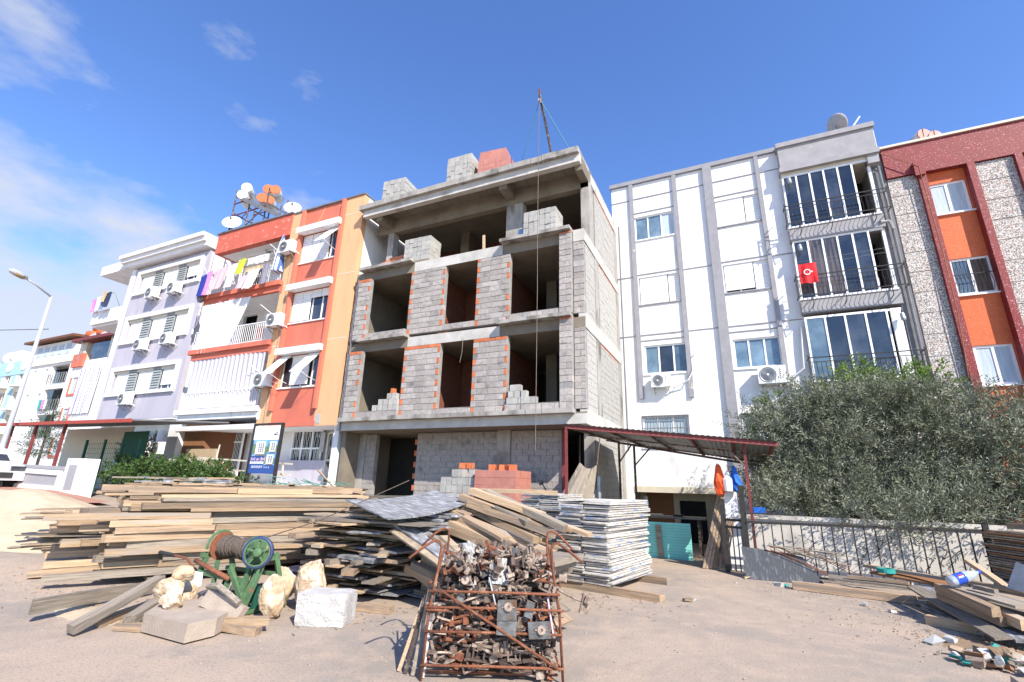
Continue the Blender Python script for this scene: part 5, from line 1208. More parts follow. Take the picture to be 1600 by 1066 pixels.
# ================================================================== shed canopy by the building
t = thing('tin_canopy', 'corrugated tin canopy on red steel frame beside the unfinished building', 'canopy', (-1.5, 13.0, 0))
FL, FR, BR, BL = Vector((-3.72, 11.0, 3.10)), Vector((.82, 12.5, 2.76)), Vector((.74, 16.0, 2.42)), Vector((-3.45, 15.6, 3.12))
m = MB(); nx = 74; ny = 3
for j in range(ny+1):
    for i in range(nx+1):
        u = i/nx; v_ = j/ny; p = (FL*(1-u)+FR*u)*(1-v_)+(BL*(1-u)+BR*u)*v_
        m.v.append((p.x, p.y-.1*(1-v_)+.05*v_, p.z+.06+.010*(1 if i % 2 else -1)))
for j in range(ny):
    for i in range(nx): a = j*(nx+1)+i; m.f.append((a, a+1, a+2+nx, a+1+nx))
sh = part('roof_sheet', m, 'galv', t)
part('front_beam', MB().bar(FL, FR, .06, .09), 'red_steel', t); part('back_beam', MB().bar(BL, BR, .05, .06), 'rust_dark', t)
for u in (0.02, .2, .4, .6, .8, .98): part('purlin', MB().bar(FL*(1-u)+FR*u-Vector((0, 0, .0)), BL*(1-u)+BR*u, .045, .06), 'red_steel' if u > .5 else 'rust_dark', t)
for v_ in (.35, .7): part('cross_purlin', MB().bar(FL*(1-v_)+BL*v_-Vector((0, 0, .05)), FR*(1-v_)+BR*v_-Vector((0, 0, .05)), .035), 'rust_dark', t)
for p, m_ in ((Vector((-3.70, 11.02, 3.06)), 'red_steel'), (Vector((.13, 12.5, 2.80)), 'red_steel'), (Vector((-3.4, 15.3, 3.08)), 'rust_dark'), (Vector((-2.92, 15.25, 3.0)), 'rust_dark'), (Vector((.45, 15.2, 2.44)), 'rust_dark')):
    part('post', MB().bar((p.x, p.y, G(p.x, p.y)-.02), p, .06), m_, t)
part('brace', MB().bar((-3.4, 15.3, 2.5), (-3.0, 15.2, 3.0), .035).bar((-2.92, 15.25, 2.4), (-2.4, 15.2, 2.95), .035), 'rust_dark', t)
part('brace', MB().bar((.13, 12.5, 2.25), (-.3, 12.4, 2.75), .035), 'rust_dark', t)
# hanging tarp sling and bent bar on the building corner
m = MB(); T0, T1 = Vector((-3.55, 11.6, 2.3)), Vector((-3.15, 11.7, 2.25)); B0, B1 = Vector((-4.4, 11.5, .9)), Vector((-3.35, 11.7, .9))
for j in range(9):
    v_ = j/8
    for i in range(9):
        u = i/8; p = (T0*(1-u)+T1*u)*(1-v_)+(B0*(1-u)+B1*u)*v_
        m.v.append((p.x, p.y-.16*math.sin(u*3.14)*math.sin(v_*2.6)+.03*math.sin(u*13+v_*5), p.z-.12*math.sin(u*3.14)*(1-v_)))
for j in range(8):
    for i in range(8): a = j*9+i; m.f.append((a, a+1, a+10, a+9))
t = thing('hanging_tarp', 'torn brown tarp slung from the canopy frame by rope', 'tarp', (-3.6, 11.6, .9))
part('cloth', m, 'tarp', t); part('rope', MB().tube([T0, (-3.5, 11.5, 2.95)], .012, 4), 'black_iron', t); part('rope', MB().tube([T1, (-2.95, 11.3, 2.85)], .012, 4), 'rust_pale', t)
solo('shovel', MB().bar((-4.62, 12.9, 1.1), (-4.95, 12.75, 1.75), .03).obox((-5.0, 12.72, 1.82), .06, .02, .07), 'rubber', 'black tool leaning at the red door post', 'tool')
solo('metal_pipe', MB().tube([(-3.3, 12.4, .0), (-3.32, 12.5, 2.0)], .05, 8), 'galv', 'grey upright pipe beside the hanging tarp', 'pipe')
# ================================================================== under the canopy
t = thing('aqua_panel', 'aqua green insulation board standing upright under the canopy', 'board', (-2.15, 14.05, 0))
m = MB().box(-2.88, -1.33, 14.0, 14.06, -.02, .88); part('board', m, 'aqua', t)
for i in range(12): part('groove', MB().box(-2.87, -1.34, 13.994, 14.0, .04+i*.07, .044+i*.07), 'rope_green', t)
solo('prop_board', MB().plate([(-2.17, 13.97, -.03), (-2.04, 13.97, -.03), (-2.07, 13.95, .82), (-2.2, 13.95, .82)], (0, -1, 0), .03), 'wood_grey', 'short plank propped against the aqua board', 'plank')
t = thing('work_table', 'plywood work table standing behind the aqua board', 'table', (-2.0, 15.2, -.03))
part('table_top', MB().box(-2.75, -1.0, 14.9, 15.7, .94, .99), 'wood_grey', t)
for x in (-2.6, -1.2):
    for y in (15.0, 15.6): part('leg', MB().bar((x, y, -.05), (x, y, .94), .06), 'rust_dark', t)
solo('black_tray', MB().lathe([(0, 0), (.14, 0), (.15, .05), (.1, .05), (0, .02)], (-1.75, 15.2, .99), n=12), 'rubber', 'black tray on the work table', 'tray')
solo('white_chair_frame', MB().bar((-2.75, 15.9, -.05), (-2.75, 15.9, 1.5), .1).box(-2.8, -2.3, 15.88, 16.2, .95, 1.0), 'cream', 'pale post frame beside the work table', 'post')
solo('office_chair', MB().lathe([(0, 0), (.25, .02), (.05, .1), (.05, .45), (.28, .5), (.28, .58), (0, .58)], (-3.1, 15.6, -.04), n=10).box(-3.35, -2.85, 15.8, 15.88, .55, 1.15), 'rubber', 'dark chair under the canopy behind the panel stack', 'chair')
# leaning plank panels
def leaning(x0, x1, y0, zt, m_, lab, dx=.35, dy=.7):
    t = thing('leaning_panel', lab, 'panel', ((x0+x1)/2, y0, 0))
    n = 4
    for i in range(n):
        a = x0+(x1-x0)*i/n+.006; b = x0+(x1-x0)*(i+1)/n-.006
        part('plank', MB().plate([(a, y0, .01), (b, y0, .01), (b+dx, y0+dy, zt), (a+dx, y0+dy, zt)], (0, zt, -dy), .035), m_, t)
    for z in (.15, .85): part('batten', MB().plate([(x0+dx*z, y0+dy*z/zt*zt+.05, zt*z), (x1+dx*z, y0+dy*z+.05, zt*z), (x1+dx*(z+.05), y0+dy*(z+.05)+.05, zt*(z+.05)), (x0+dx*(z+.05), y0+dy*(z+.05)+.05, zt*(z+.05))], (0, 1, 0), .03), m_, t)
leaning(-1.02, -.74, 12.75, 1.72, 'wood', 'brown plank panel leaning by the black gate, taller one', .46, .5)
leaning(-.68, -.50, 12.65, 1.45, 'wood', 'brown plank panel leaning by the black gate, shorter one', .36, .45)
# black gate posts and white frames
t = thing('iron_gate', 'black iron gate post with rails beside the fence', 'gate', (-.15, 12.35, 0))
part('post', MB().box(-.10, .02, 12.3, 12.42, -.02, 1.85), 'black_iron', t); part('post', MB().box(-.52, -.42, 12.5, 12.6, -.02, 1.5), 'black_iron', t)
for z in (.95, 1.1): part('rail', MB().bar((-.5, 12.55, z), (-.05, 12.36, z), .05), 'black_iron', t)
for i in range(3): part('picket', MB().bar((-.4+i*.1, 12.5-i*.04, .05), (-.4+i*.1, 12.5-i*.04, 1.0), .025), 'black_iron', t)
solo('white_door_leaf', MB().box(-.42, -.14, 13.0, 13.05, .0, 1.75), 'white', 'narrow white door leaf standing behind the black gate', 'door')
def bag(name, p, w_, h, m_, lab, seed):
    r_ = random.Random(seed); mb_ = MB().lathe([(.02, h), (w_*.35, h*.93), (w_*.55, h*.7), (w_*.9, h*.42), (w_, h*.2), (w_*.6, .03), (0, 0)], (0, 0, 0), n=11)
    mb_.v = [(x*(1+r_.uniform(-.28, .28))+p[0], y*(.7+r_.uniform(-.25, .25))+p[1], z+r_.uniform(-.03, .03)+p[2]) for x, y, z in mb_.v]
    return solo(name, mb_, m_, lab, 'bag')
bag('orange_bag', (-.48, 12.75, 1.62), .15, .72, 'orange_bag', 'orange plastic bag hanging by the canopy post', 1)
solo('white_jug', MB().lathe([(0, 0), (.1, 0), (.11, .26), (.05, .36), (.04, .42), (0, .42)], (-.3, 12.72, 1.72), n=12), 'white', 'white plastic jug between the orange and the blue bag', 'jug')
bag('blue_bag', (-.14, 12.85, 1.72), .13, .58, 'blue_bag', 'blue plastic bag hanging by the canopy post', 2)
solo('blue_sheet', MB().obox((.28, 12.7, 1.32), .12, .08, .05, None, .03), 'blue_bag', 'crumpled blue plastic on top of the white wall', 'plastic')
# ================================================================== fence, low wall
WL2 = solo('garden_wall', MB().wall(-.1, 9.5, -.2, 1.13, 13.0, 13.25, []).box(-.15, 9.5, 12.94, 13.31, 1.13, 1.21), 'cream_wall', 'low white garden wall behind the iron fence', 'wall')
soil = MB().box(-.1, 9.5, 13.26, 17.7, -.2, .9); 
o = struct('garden_bed', soil, 'dirt')
t = thing('iron_fence', 'black wrought iron fence with scrolls before the white garden wall', 'fence', (2.0, 12.3, 0))
part('top_rail', MB().bar((0, 12.3, 1.08), (4.0, 12.3, 1.12), .035, .05), 'black_iron', t)
part('upper_rail', MB().bar((0, 12.3, 1.26), (1.0, 12.3, 1.27), .025, .03), 'black_iron', t)
part('bottom_rail', MB().bar((0, 12.3, .08), (4.0, 12.3, .08), .035), 'black_iron', t)
part('end_post', MB().bar((4.02, 12.3, -.02), (4.02, 12.3, 1.25), .08), 'black_iron', t)
me = MB().bar((0, 0, .08), (0, 0, 1.1), .022).mesh('fence_bar')
for i in range(22): put('fence_bar', me, 'black_iron', t, (-1.88+i*.183, 0, 0))
def scroll(x, z):
    pts = [(x+.07*math.sin(a)*(1 if a < 3.14 else .8), 12.27, z+.16*math.cos(a*.5)) for a in [k*.4 for k in range(16)]]
    m_ = MB().tube(pts, .008, 4).lathe([(0, -.02), (.03, 0), (0, .02)], (x, 12.26, z), (0, 1, 0), 8)
    for s in (-1, 1): m_.tube([(x+s*.02, 12.27, z+.12), (x+s*.08, 12.27, z+.16), (x+s*.09, 12.27, z+.1), (x+s*.06, 12.27, z+.1)], .007, 4).tube([(x+s*.02, 12.27, z-.12), (x+s*.08, 12.27, z-.16), (x+s*.09, 12.27, z-.1), (x+s*.06, 12.27, z-.1)], .007, 4)
    part('scroll', m_, 'black_iron', t)
for x, z in ((1.15, .62), (2.05, .55), (2.33, .72), (3.05, .45), (3.3, .62)): scroll(x, z)
# grey sheet leaning on the fence with rebar scraps behind
t = solo('grey_sheet', MB().plate([(-.12, 11.85, .0), (1.28, 11.95, .0), (.98, 12.22, .46), (.2, 12.22, .55), (-.15, 12.22, .58)], (0, -.8, .4), .018), 'sheet_grey', 'worn dark plywood sheet leaning on the iron fence', 'sheet')
r = random.Random(3)
def rod(pts, lab, g, rad=.008, m_='rust'): return solo('rebar_scrap', MB().tube(pts, rad, 4), m_, lab, 'rebar', None, g)
for i in range(26):
    x = r.uniform(.15, 1.0); L = r.uniform(.5, 1.1); z = .62-.12*i/26
    p0 = Vector((x, 12.16+r.uniform(-.06, .06), z+r.uniform(-.02, .06))); a = r.uniform(-.25, .15)
    p1 = p0+Vector((L, r.uniform(-.15, .1), -L*(.45 if i % 2 else .12)+r.uniform(-.08, .1)))
    p1.z = max(.1, p1.z)
    rod([p0, (p0+p1)/2+Vector((0, 0, r.uniform(-.02, .06))), p1], 'bent rusty rebar scrap heaped between the plywood sheet and the fence', 'rebar scraps by the fence', .006 if i % 3 else .009, 'rust' if i % 2 else 'wood_grey')
# ================================================================== timber: planks and piles
PM = {}
def plank_mesh(L, w_, h, seed=0):
    k = (round(L, 1), round(w_, 3), round(h, 3), seed % 3)
    if k not in PM:
        r_ = random.Random(hash(k) & 0xffff); m_ = MB(); n = 4
        for i in range(n+1):
            x = -k[0]/2+k[0]*i/n; bow_ = (1 if k[3] == 0 else -1 if k[3] == 1 else .3)*.006*k[0]*(4*(i/n-.5)**2); dy = r_.uniform(-.008, .008)+bow_; dz = r_.uniform(-.004, .004)-abs(bow_)*.4; sk = r_.uniform(-.03, .03) if i in (0, n) else 0
            for y, z in ((-1, -1), (1, -1), (1, 1), (-1, 1)):
                m_.v.append((x+(sk*y), dy+y*k[1]/2*(1 if i in range(1, n) else .985), dz+z*k[2]/2))
        for i in range(n):
            for q in range(4): a = i*4+q; b = i*4+(q+1) % 4; m_.f.append((a, a+4, b+4, b))
        m_.f.append((0, 1, 2, 3)); m_.f.append((n*4+3, n*4+2, n*4+1, n*4))
        PM[k] = m_.mesh('plank')
    return PM[k]
def plank(c, d, L, w_, h, m_, lab, grp, name='plank', roll=0.0, seed=None):
    d = Vector(d).normalized(); me = plank_mesh(L, w_, h, rnd.randrange(3) if seed is None else seed)
    key = (me.name, m_)
    if key not in PM: mm = me.copy(); mm.materials.clear(); mm.materials.append(MATS[m_]); PM[key] = mm
    o = bpy.data.objects.new(name, PM[key]); COL.objects.link(o)
    o.location = c; yaw = math.atan2(d.y, d.x); pit = -math.asin(max(-1, min(1, d.z)))
    o.rotation_euler = (roll, pit, yaw); return tag(o, lab, 'plank', grp)
# --- A: long timber pile
OA = Vector((-9.15, 4.75)); ua = Vector((.43, .90)).normalized(); va = Vector((-ua.y, ua.x))
z = .10; layer = 0; r = random.Random(21)
GA = 'planks of the long timber pile'
heights = []
for lay in range(14):
    h = r.choice((.05, .10, .12, .10, .06, .11)); heights.append(h)
for b in range(4):     # sleepers under the pile
    p = OA+ua*(.6+1.15*b)+va*1.4
    plank((p.x, p.y, G(p.x, p.y)+.05), (va.x, va.y, .07), 2.9, .10, .10, 'wood_grey', 'sleeper beam under the long timber pile', 'sleepers under the long timber pile', 'sleeper')
zt = 0
for lay, h in enumerate(heights):
    n = 12; setb = max(0, lay-9)*.09+.05*math.sin(lay*1.7)
    wv = setb
    while wv < 2.75-.03*lay:
        w_ = r.choice((.15, .2, .25, .22)) if h < .07 else r.choice((.10, .12, .15))
        front = wv < setb+.5
        if front or lay > 13 or True:
            L = r.choice((4.0, 4.0, 3.6, 4.3, 3.0)) if wv > setb+.14 or r.random() < .45 else r.choice((1.4, 2.2, 2.8)); s0 = r.uniform(-.35, .30)+(r.choice((0, .5, 1.1)) if L < 3 else 0)+(.16*lay if lay < 4 else .02*lay)*0+(.02*lay)
            if r.random() < .2: s0 -= r.uniform(.3, .9)
            # staggered left ends towards the back
            mid = OA+ua*(s0+L/2+.12)+va*(wv+w_/2)
            gz_ = .12+.078*max(0, -(mid.x)-9.0)*.5
            zc = G(OA.x, OA.y)+.12+zt+h/2+.030*(wv)+(r.uniform(-.004, .004))
            vis = (wv < setb+.45) or lay >= len(heights)-3 or r.random() < .75
            if vis:
                plank((mid.x, mid.y, zc), (ua.x+r.uniform(-.04, .04), ua.y, r.uniform(-.010, .010)), L, w_-.006, h-.004, r.choice(('wood', 'wood', 'wood_pale', 'wood_grey')) if h < .07 else r.choice(('wood', 'wood_pale', 'wood', 'wood_grey')),
                      ('weathered plank' if h < .07 else 'thick timber')+(' at the foot' if lay < 4 else ' in the middle layers' if lay < 10 else ' in the top layers')+(' on the winch side' if wv < setb+.3 else ' inside')+' of the long pile', GA, 'plank' if h < .07 else 'square_timber')
        wv += w_+r.uniform(.0, .02)
    zt += h+.003
TOPA = G(OA.x, OA.y)+.12+zt
for i in range(16):   # loose boards on the crown and the far left end
    s0 = r.uniform(-.4, 1.8); wv = r.uniform(.6, 2.9); p = OA+ua*(s0+.5)+va*wv
    plank((p.x, p.y, TOPA+.04+.03*wv+.03*(i % 3)), (math.cos(r.uniform(0, 6.28)), math.sin(r.uniform(0, 6.28)), r.uniform(-.03, .03)), r.choice((.6, .9, 1.3)), .16, .03, r.choice(('wood', 'wood_grey', 'ply_film', 'wood_pale')),
          'short board scrap on top of the long timber pile', 'board scraps on the timber pile', 'board_scrap')
for i in range(30):   # thin slats sticking out at the far left
    wv = 2.4+r.uniform(0, .7); p = OA+ua*(-.5+r.uniform(-.3, .5))+va*wv
    plank((p.x, p.y, G(p.x, p.y)+.06+i*.024), (ua.x+r.uniform(-.2, .2), ua.y, r.uniform(-.02, .02)), 1.2, .1, .018, r.choice(('wood_grey', 'wood', 'ply_edge')), 'thin slat sticking out of the far end of the timber pile', 'slats at the end of the timber pile', 'slat')
# boards lying before the pile
plank((-8.0, 4.15, .15), (-.35, 1.45, -.06), 1.6, .07, .16, 'wood_grey', 'grey plank propped off the ground before the timber pile', None)
plank((-7.02, 3.9, .23), (-.37, 1.03, .30), 1.25, .14, .09, 'wood_grey', 'split grey timber pointing at the timber pile', None, 'timber')
plank((-6.78, 4.2, .20), (-.45, 1.0, .26), .9, .13, .10, 'wood_grey', 'weathered timber lying beside the split one', None, 'timber')
plank((-7.3, 4.35, .06), (-.5, 1.0, .02), 1.5, .12, .08, 'wood', 'timber lying flat under the split grey one', None, 'timber')
plank((-6.45, 3.86, .035), (.94, .35, 0), .58, .16, .06, 'wood', 'short plank lying on the sand near the concrete slab', None)
plank((-8.2, 4.1, .02), (.9, .5, 0), .9, .12, .03, 'wood', 'thin board flat on the sand before the timber pile', None)
plank((-6.9, 4.55, .06), (.7, .7, 0), .8, .14, .09, 'wood_grey', 'stub of timber behind the yellow rocks', None, 'timber')
# --- B: pile of plywood offcuts
r = random.Random(31); z = .04
GB = 'plywood offcuts in the middle pile'
for lay in range(30):
    h = r.choice((.02, .025, .03, .03, .05)); k = r.random(); e = .12*math.sin(lay*.5)
    kk = r.randrange(2, 4)
    for q in range(kk):
        L = r.choice((1.6, 2.0, 2.4, 1.2)); w_ = r.choice((.3, .5, .6, .25)); alongY = r.random() < .65
        cx = -5.75+(q-(kk-1)/2)*.5+r.uniform(-.12, .12)+.1*math.sin(lay); cy = 6.35+L*.5*(1 if alongY else .35)+r.uniform(-.1, .35)+e
        if alongY: dvec = (r.uniform(-.2, .05), 1, r.uniform(-.015, .015))
        else: dvec = (1, r.uniform(-.25, .1), r.uniform(-.02, .02)); cy = 6.5+r.uniform(-.1, .9)
        thick = h-.003
        plank((cx, cy, z+h/2), dvec, L, w_, thick, r.choice(('ply_edge', 'ply_film', 'wood_grey', 'wood', 'wood', 'wood_pale')), ('plywood offcut' if h < .045 else 'short board')+(' at the foot' if lay < 8 else ' halfway up' if lay < 20 else ' near the top')+' of the ragged pile beside the timber pile', GB, 'plywood_offcut' if h < .045 else 'board')
    z += h+.011
for i in range(16):   # chunks poking out of the front
    zz = .12+i*.062; x = -6.5+r.uniform(0, 1.6)
    plank((x, 6.35+r.uniform(-.12, .25), zz), (r.uniform(-.3, .6), -1, r.uniform(-.05, .05)), r.choice((.5, .7, .9)), r.choice((.1, .14, .2)), r.choice((.05, .03, .08)), r.choice(('wood', 'wood_pale', 'wood_grey', 'ply_edge')), 'board end poking out of the ragged plywood pile', 'board ends of the plywood pile', 'board')
c2, c1, c3 = Vector((-4.72, 5.95, 1.20)), Vector((-6.04, 6.45, 1.42)), Vector((-4.5, 7.9, 1.40)); c4 = c1+c3-c2+Vector((.2, .1, -.04))
n_ = (c3-c2).cross(c1-c2).normalized(); m = MB(); k = 7
for j in range(k+1):
    for i in range(k+1):
        u, v_ = i/k, j/k; p = (c2*(1-u)+c1*u)*(1-v_)+(c3*(1-u)+c4*u)*v_; m.v.append(p+n_*.06*math.sin(v_*3.14)*(-1)+n_*.0)
for j in range(k+1):
    for i in range(k+1): q = Vector(m.v[j*(k+1)+i]); m.v.append(q-n_*.02)
o_ = (k+1)*(k+1)
for j in range(k):
    for i in range(k):
        a = j*(k+1)+i; m.f.append((a, a+k+1, a+k+2, a+1)); m.f.append((a+o_, a+1+o_, a+k+2+o_, a+k+1+o_))
for i in range(k):
    for a, b in ((i, i+1), (i*(k+1)+k, (i+1)*(k+1)+k), (k*(k+1)+i+1, k*(k+1)+i), ((i+1)*(k+1), i*(k+1))): m.f.append((a, b, b+o_, a+o_))
m.v = [tuple(p) for p in m.v]
solo('plywood_sheet', m, 'ply_film', 'large bowed grey plywood sheet on top of the ragged pile', 'plywood')
for i in range(7): plank((-5.5+.1*i, 6.9+.18*i, 1.12+.035*i), (1, r.uniform(-.5, .5), -.1), 1.5, .2, .03, r.choice(('wood_grey', 'wood', 'ply_film')), 'board lying under the bowed plywood sheet', 'boards under the bowed sheet')
plank((-6.4, 8.7, 1.42), (1, -.25, .02), 3.2, .15, .05, 'wood_grey', 'long grey board across the piles behind the bowed sheet', None)
plank((-4.75, 5.9, .05), (1, .15, 0), .5, .18, .09, 'wood', 'offcut of timber on the ground before the plywood pile', None, 'timber')
# tangle of netting and wood behind the piles
m = MB(); r = random.Random(41)
for i in range(26):
    p = Vector((-10.4+r.gauss(0, .6), 9.9+r.gauss(0, .4), 1.50+r.uniform(0, .18))); m.tube([p, p+Vector((r.uniform(-.4, .4), r.uniform(-.2, .2), r.uniform(-.08, .18))), p+Vector((r.uniform(-.7, .7), r.uniform(-.3, .3), r.uniform(-.15, .1)))], .008, 4)
solo('netting_tangle', m, 'rope_green', 'tangle of green netting on the boards before the grille door', 'netting')
for i in range(34):
    p = Vector((-11.0+r.gauss(0, 1.2), 9.9+r.gauss(0, .5), 1.32+r.uniform(0, .2)))
    plank(p, (r.uniform(-1, 1), r.uniform(-.6, .6), r.uniform(-.12, .12)), r.choice((.6, 1.0, 1.6)), .12, .03, r.choice(('wood_pale', 'wood_grey', 'wood')), 'loose lath in the scrap heap before the grille door', 'laths of the scrap heap', 'lath')
hp = MB(); r2_ = random.Random(5)
for i in range(15):
    for j in range(9): x = -13.2+i*.5; y = 8.6+j*.42; hp.v.append((x, y, G(x, y)-.05+1.45*math.exp(-((x+10.6)/2.2)**2-((y-10.2)/1.1)**2)+r2_.uniform(-.05, .05)))
for i in range(14):
    for j in range(8): a = i*9+j; hp.f.append((a, a+9, a+10, a+1))
o = put('rubble_mound', hp.mesh('rubble_mound', (-10.6, 10, G(-10.6, 10))), 'dirt', None, (-10.6, 10, G(-10.6, 10))); tag(o, 'earth mound under the scrap heap before the building', 'mound')
# --- C: heap of square beams
r = random.Random(51); dC = Vector((.94, -.10, -.25)).normalized()
GC = 'square timbers in the heap behind the rack'
for lay in range(13):
    k = 7-lay//4
    for q in range(k):
        L = r.choice((1.7, 2.0, 1.4)); w_ = r.choice((.11, .12, .15, .10)); hh = r.choice((.11, .10, .11, .055))
        back = Vector((-4.85+.035*lay+r.uniform(-.18, .2), 6.62+q*.20+lay*.11+r.uniform(-.03, .03), .34+lay*.105-.02*q))
        dd = dC+Vector((r.uniform(-.05, .05), r.uniform(-.22, .16), r.uniform(-.04, .04))); dd.normalize()
        mid = back+dd*L*.5; end = back.z+dd.z*L
        if end < .07: mid.z += .07-end
        plank(mid, dd, L, w_, hh, r.choice(('wood_pale', 'wood_pale', 'wood', 'wood_grey')), ('square timber' if hh > .07 else 'flat board')+(' near the ground' if lay < 4 else ' halfway up' if lay < 9 else ' on top')+' of the slanting heap behind the rusty rack', GC, 'square_timber' if hh > .07 else 'board', roll=r.uniform(-.15, .15))
for i in range(15):
    p = Vector((-4.35+.12*i, 6.28+.02*i+r.uniform(-.1, .1), .92-.042*i+r.uniform(-.06, .06)))
    plank(p, (.82, -.22, -.30+r.uniform(-.1, .1)), r.choice((1.0, 1.4)), r.choice((.2, .3, .15)), .03, r.choice(('ply_film', 'wood_grey', 'ply_edge', 'wood')), 'grey board sloping off the timber heap', 'boards sloping off the timber heap', roll=r.uniform(-.15, .3))
for i in range(8): plank((-3.9+.1*i, 7.2, .08+.09*i), (.97, -.1, 0), 1.7, .9, .08, 'wood_grey', 'bottom board hidden under the timber heap', 'bottom boards of the timber heap', 'board')
plank((-4.15, 9.2, 1.60), (1, .12, .0), 1.7, .2, .08, 'wood_pale', 'pale beam laid level across the panels behind the heap', None, 'square_timber')
# --- D: stacks of formwork panels
def panel_stack(x0, y0, rz, n, cols, L, w_, th, lab, grp, seed, drift=.03, z0=.12):
    r = random.Random(seed); ux = Vector((math.cos(rz), math.sin(rz))); uy = Vector((-ux.y, ux.x)); off = 0; offy = 0
    ms = []
    for k in range(3):
        m_ = MB(); m_.obox((0, 0, 0), w_/2, L/2, th/2-.0045, None, .0045); me = m_.mesh('formwork_panel'); me.materials.append(MATS['panel_edge']); me.materials.append(MATS['panel_top']); me.polygons[1].material_index = 1; ms.append(me)
    for k in range(n):
        if k % 9 == 0: off = r.uniform(-drift, drift)*1.6; offy = r.uniform(-drift, drift)
        for c in range(cols):
            o = bpy.data.objects.new('formwork_panel', ms[r.randrange(3)]); COL.objects.link(o)
            p = Vector((x0, y0))-ux*((c+.5)*(w_+.012))+uy*L/2+ux*(off+r.uniform(-.022, .022))+uy*(offy+r.uniform(-.035, .035))
            o.scale = (1+r.uniform(-.03, .02), 1+r.uniform(-.015, .012), r.choice((1, .95, .8, .65))); o.location = (p.x, p.y, z0+th*(k+.5)); o.rotation_euler = (r.uniform(-.006, .006), r.uniform(-.006, .006), rz+r.uniform(-.03, .03)); tag(o, lab+(', lower part' if k < n/3 else ', middle part' if k < 2*n/3 else ', upper part'), 'panel', grp)
panel_stack(-2.15, 8.72, R(-11), 35, 2, 1.9, .5, .0395, 'whitewashed formwork panel in the tall stack behind the rack', 'formwork panels in the front stack', 61)
panel_stack(-3.62, 10.35, R(-9), 36, 2, 1.9, .5, .040, 'whitewashed formwork panel in the stack before the brick pallet', 'formwork panels in the rear stack', 62)
plank((-2.45, 8.88, .06), (1, -.2, 0), 2.3, .12, .115, 'wood', 'bearer timber under the front edge of the panel stack', None, 'square_timber')
plank((-2.3, 10.4, .06), (1, -.2, 0), 1.7, .12, .115, 'wood', 'bearer timber under the rear edge of the panel stack', None, 'square_timber')
plank((-3.9, 10.7, .06), (1, .2, 0), 2.0, .12, .115, 'wood', 'bearer timber under the rear panel stack', None, 'square_timber')
# ================================================================== rusty rack full of scaffold clamps
RX = Vector((.904, .427, 0)); RY = Vector((-.427, .904, 0)); RO = Vector((-2.22, 4.48, 0))     # rack axes; RO = middle of the front foot
def rk(u, v, z): return RO+RX*u+RY*v+Vector((0, 0, z))
RKT = thing('clamp_rack', 'rusty rebar rack with hooked corners heaped with scaffold clamps', 'rack', RO)
def rbar(name, pts, r_=.013, m_='rust'): part(name, MB().tube([rk(*p) for p in pts], r_, 7), m_, RKT, True)
W0, W1, D_ = .60, .555, .72
for s in (-1, 1):
    rbar('front_post', [(s*W0*1.07, .0, 0), (s*W0*1.02, .01, .55), (s*W1, .03, .9), (s*(W1-.02), .04, 1.12), (s*(W1+.0), .04, 1.165), (s*(W1+.04), .03, 1.18), (s*(W1+.14), -.0, 1.12), (s*(W1+.27), -.06, 1.02)])
    rbar('rear_post', [(s*W0, D_, 0), (s*W0*.98, D_, .6), (s*(W1-.01), D_, 1.12), (s*(W1+.0), D_, 1.21), (s*(W1+.04), D_-.01, 1.235), (s*(W1+.14), D_-.03, 1.18), (s*(W1+.27), D_-.08, 1.05)])
    for z in (.12, .38, .62, .80): rbar('side_bar', [(s*W0*1.03, .0, z), (s*W0*1.0, D_, z)], .011)
    rbar('side_brace', [(s*(W0*.98), .02, .72), (s*(W1-.02), D_*.5, 1.1)], .011)
for z, w_ in ((.13, 1.08), (.40, 1.06), (.60, 1.08), (.735, 1.02)):
    rbar('front_bar', [(-W0*w_, -.018, z), (0, -.02, z+.004), (W0*w_, -.018, z-.002)], .012)
    rbar('rear_bar', [(-W0, D_+.015, z), (W0, D_+.015, z)], .011)
rbar('front_bar', [(-W0*1.04, -.03, .58), (-W0*.7, -.03, .577)], .011)
rbar('rear_bar', [(-W0, D_+.015, .98), (W0, D_+.015, .98)], .012)
rbar('diagonal_bar', [(-W0*.82, -.04, .74), (0, -.045, .47), (W0*1.02, -.035, .12)], .013)
for v in (.08, .36, .64): rbar('floor_bar', [(-W0, v, .05), (W0, v, .05)], .012)
# clamp shapes
def clamp_a():
    m = MB(); m.tube([(-.09, 0, 0), (-.03, 0, .005), (.06, 0, 0), (.1, 0, .02)], .012, 5)
    m.obox((.11, 0, .03), .03, .022, .03, None, .012); m.obox((-.1, 0, .01), .035, .026, .012, None, .006)
    return m.mesh('scaffold_clamp')
def clamp_b():
    m = MB()
    pts = [(.06*math.cos(a), 0, .06*math.sin(a)) for a in [k*.5-.4 for k in range(8)]]; m.tube(pts, .012, 5)
    m.obox((.065, 0, -.03), .03, .03, .012, None, .003).obox((-.055, 0, .01), .012, .028, .04, None, .003).tube([(.06, 0, -.06), (.06, 0, .06)], .009, 5)
    return m.mesh('scaffold_clamp')
def clamp_c():
    m = MB(); m.obox((0, 0, 0), .07, .02, .008, None, .003).obox((.07, 0, .03), .008, .02, .035, None, .003).obox((-.07, 0, .03), .008, .02, .035, None, .003).tube([(-.02, 0, 0), (-.02, 0, .1)], .01, 5)
    m.obox((-.02, 0, .1), .02, .018, .01)
    return m.mesh('scaffold_clamp')
def clamp_d():
    m = MB(); m.tube([(-.11, 0, 0), (.11, 0, .01)], .013, 5).obox((.1, 0, .01), .014, .03, .03, None, .003).obox((-.04, 0, .0), .02, .022, .022, None, .004)
    return m.mesh('scaffold_clamp')
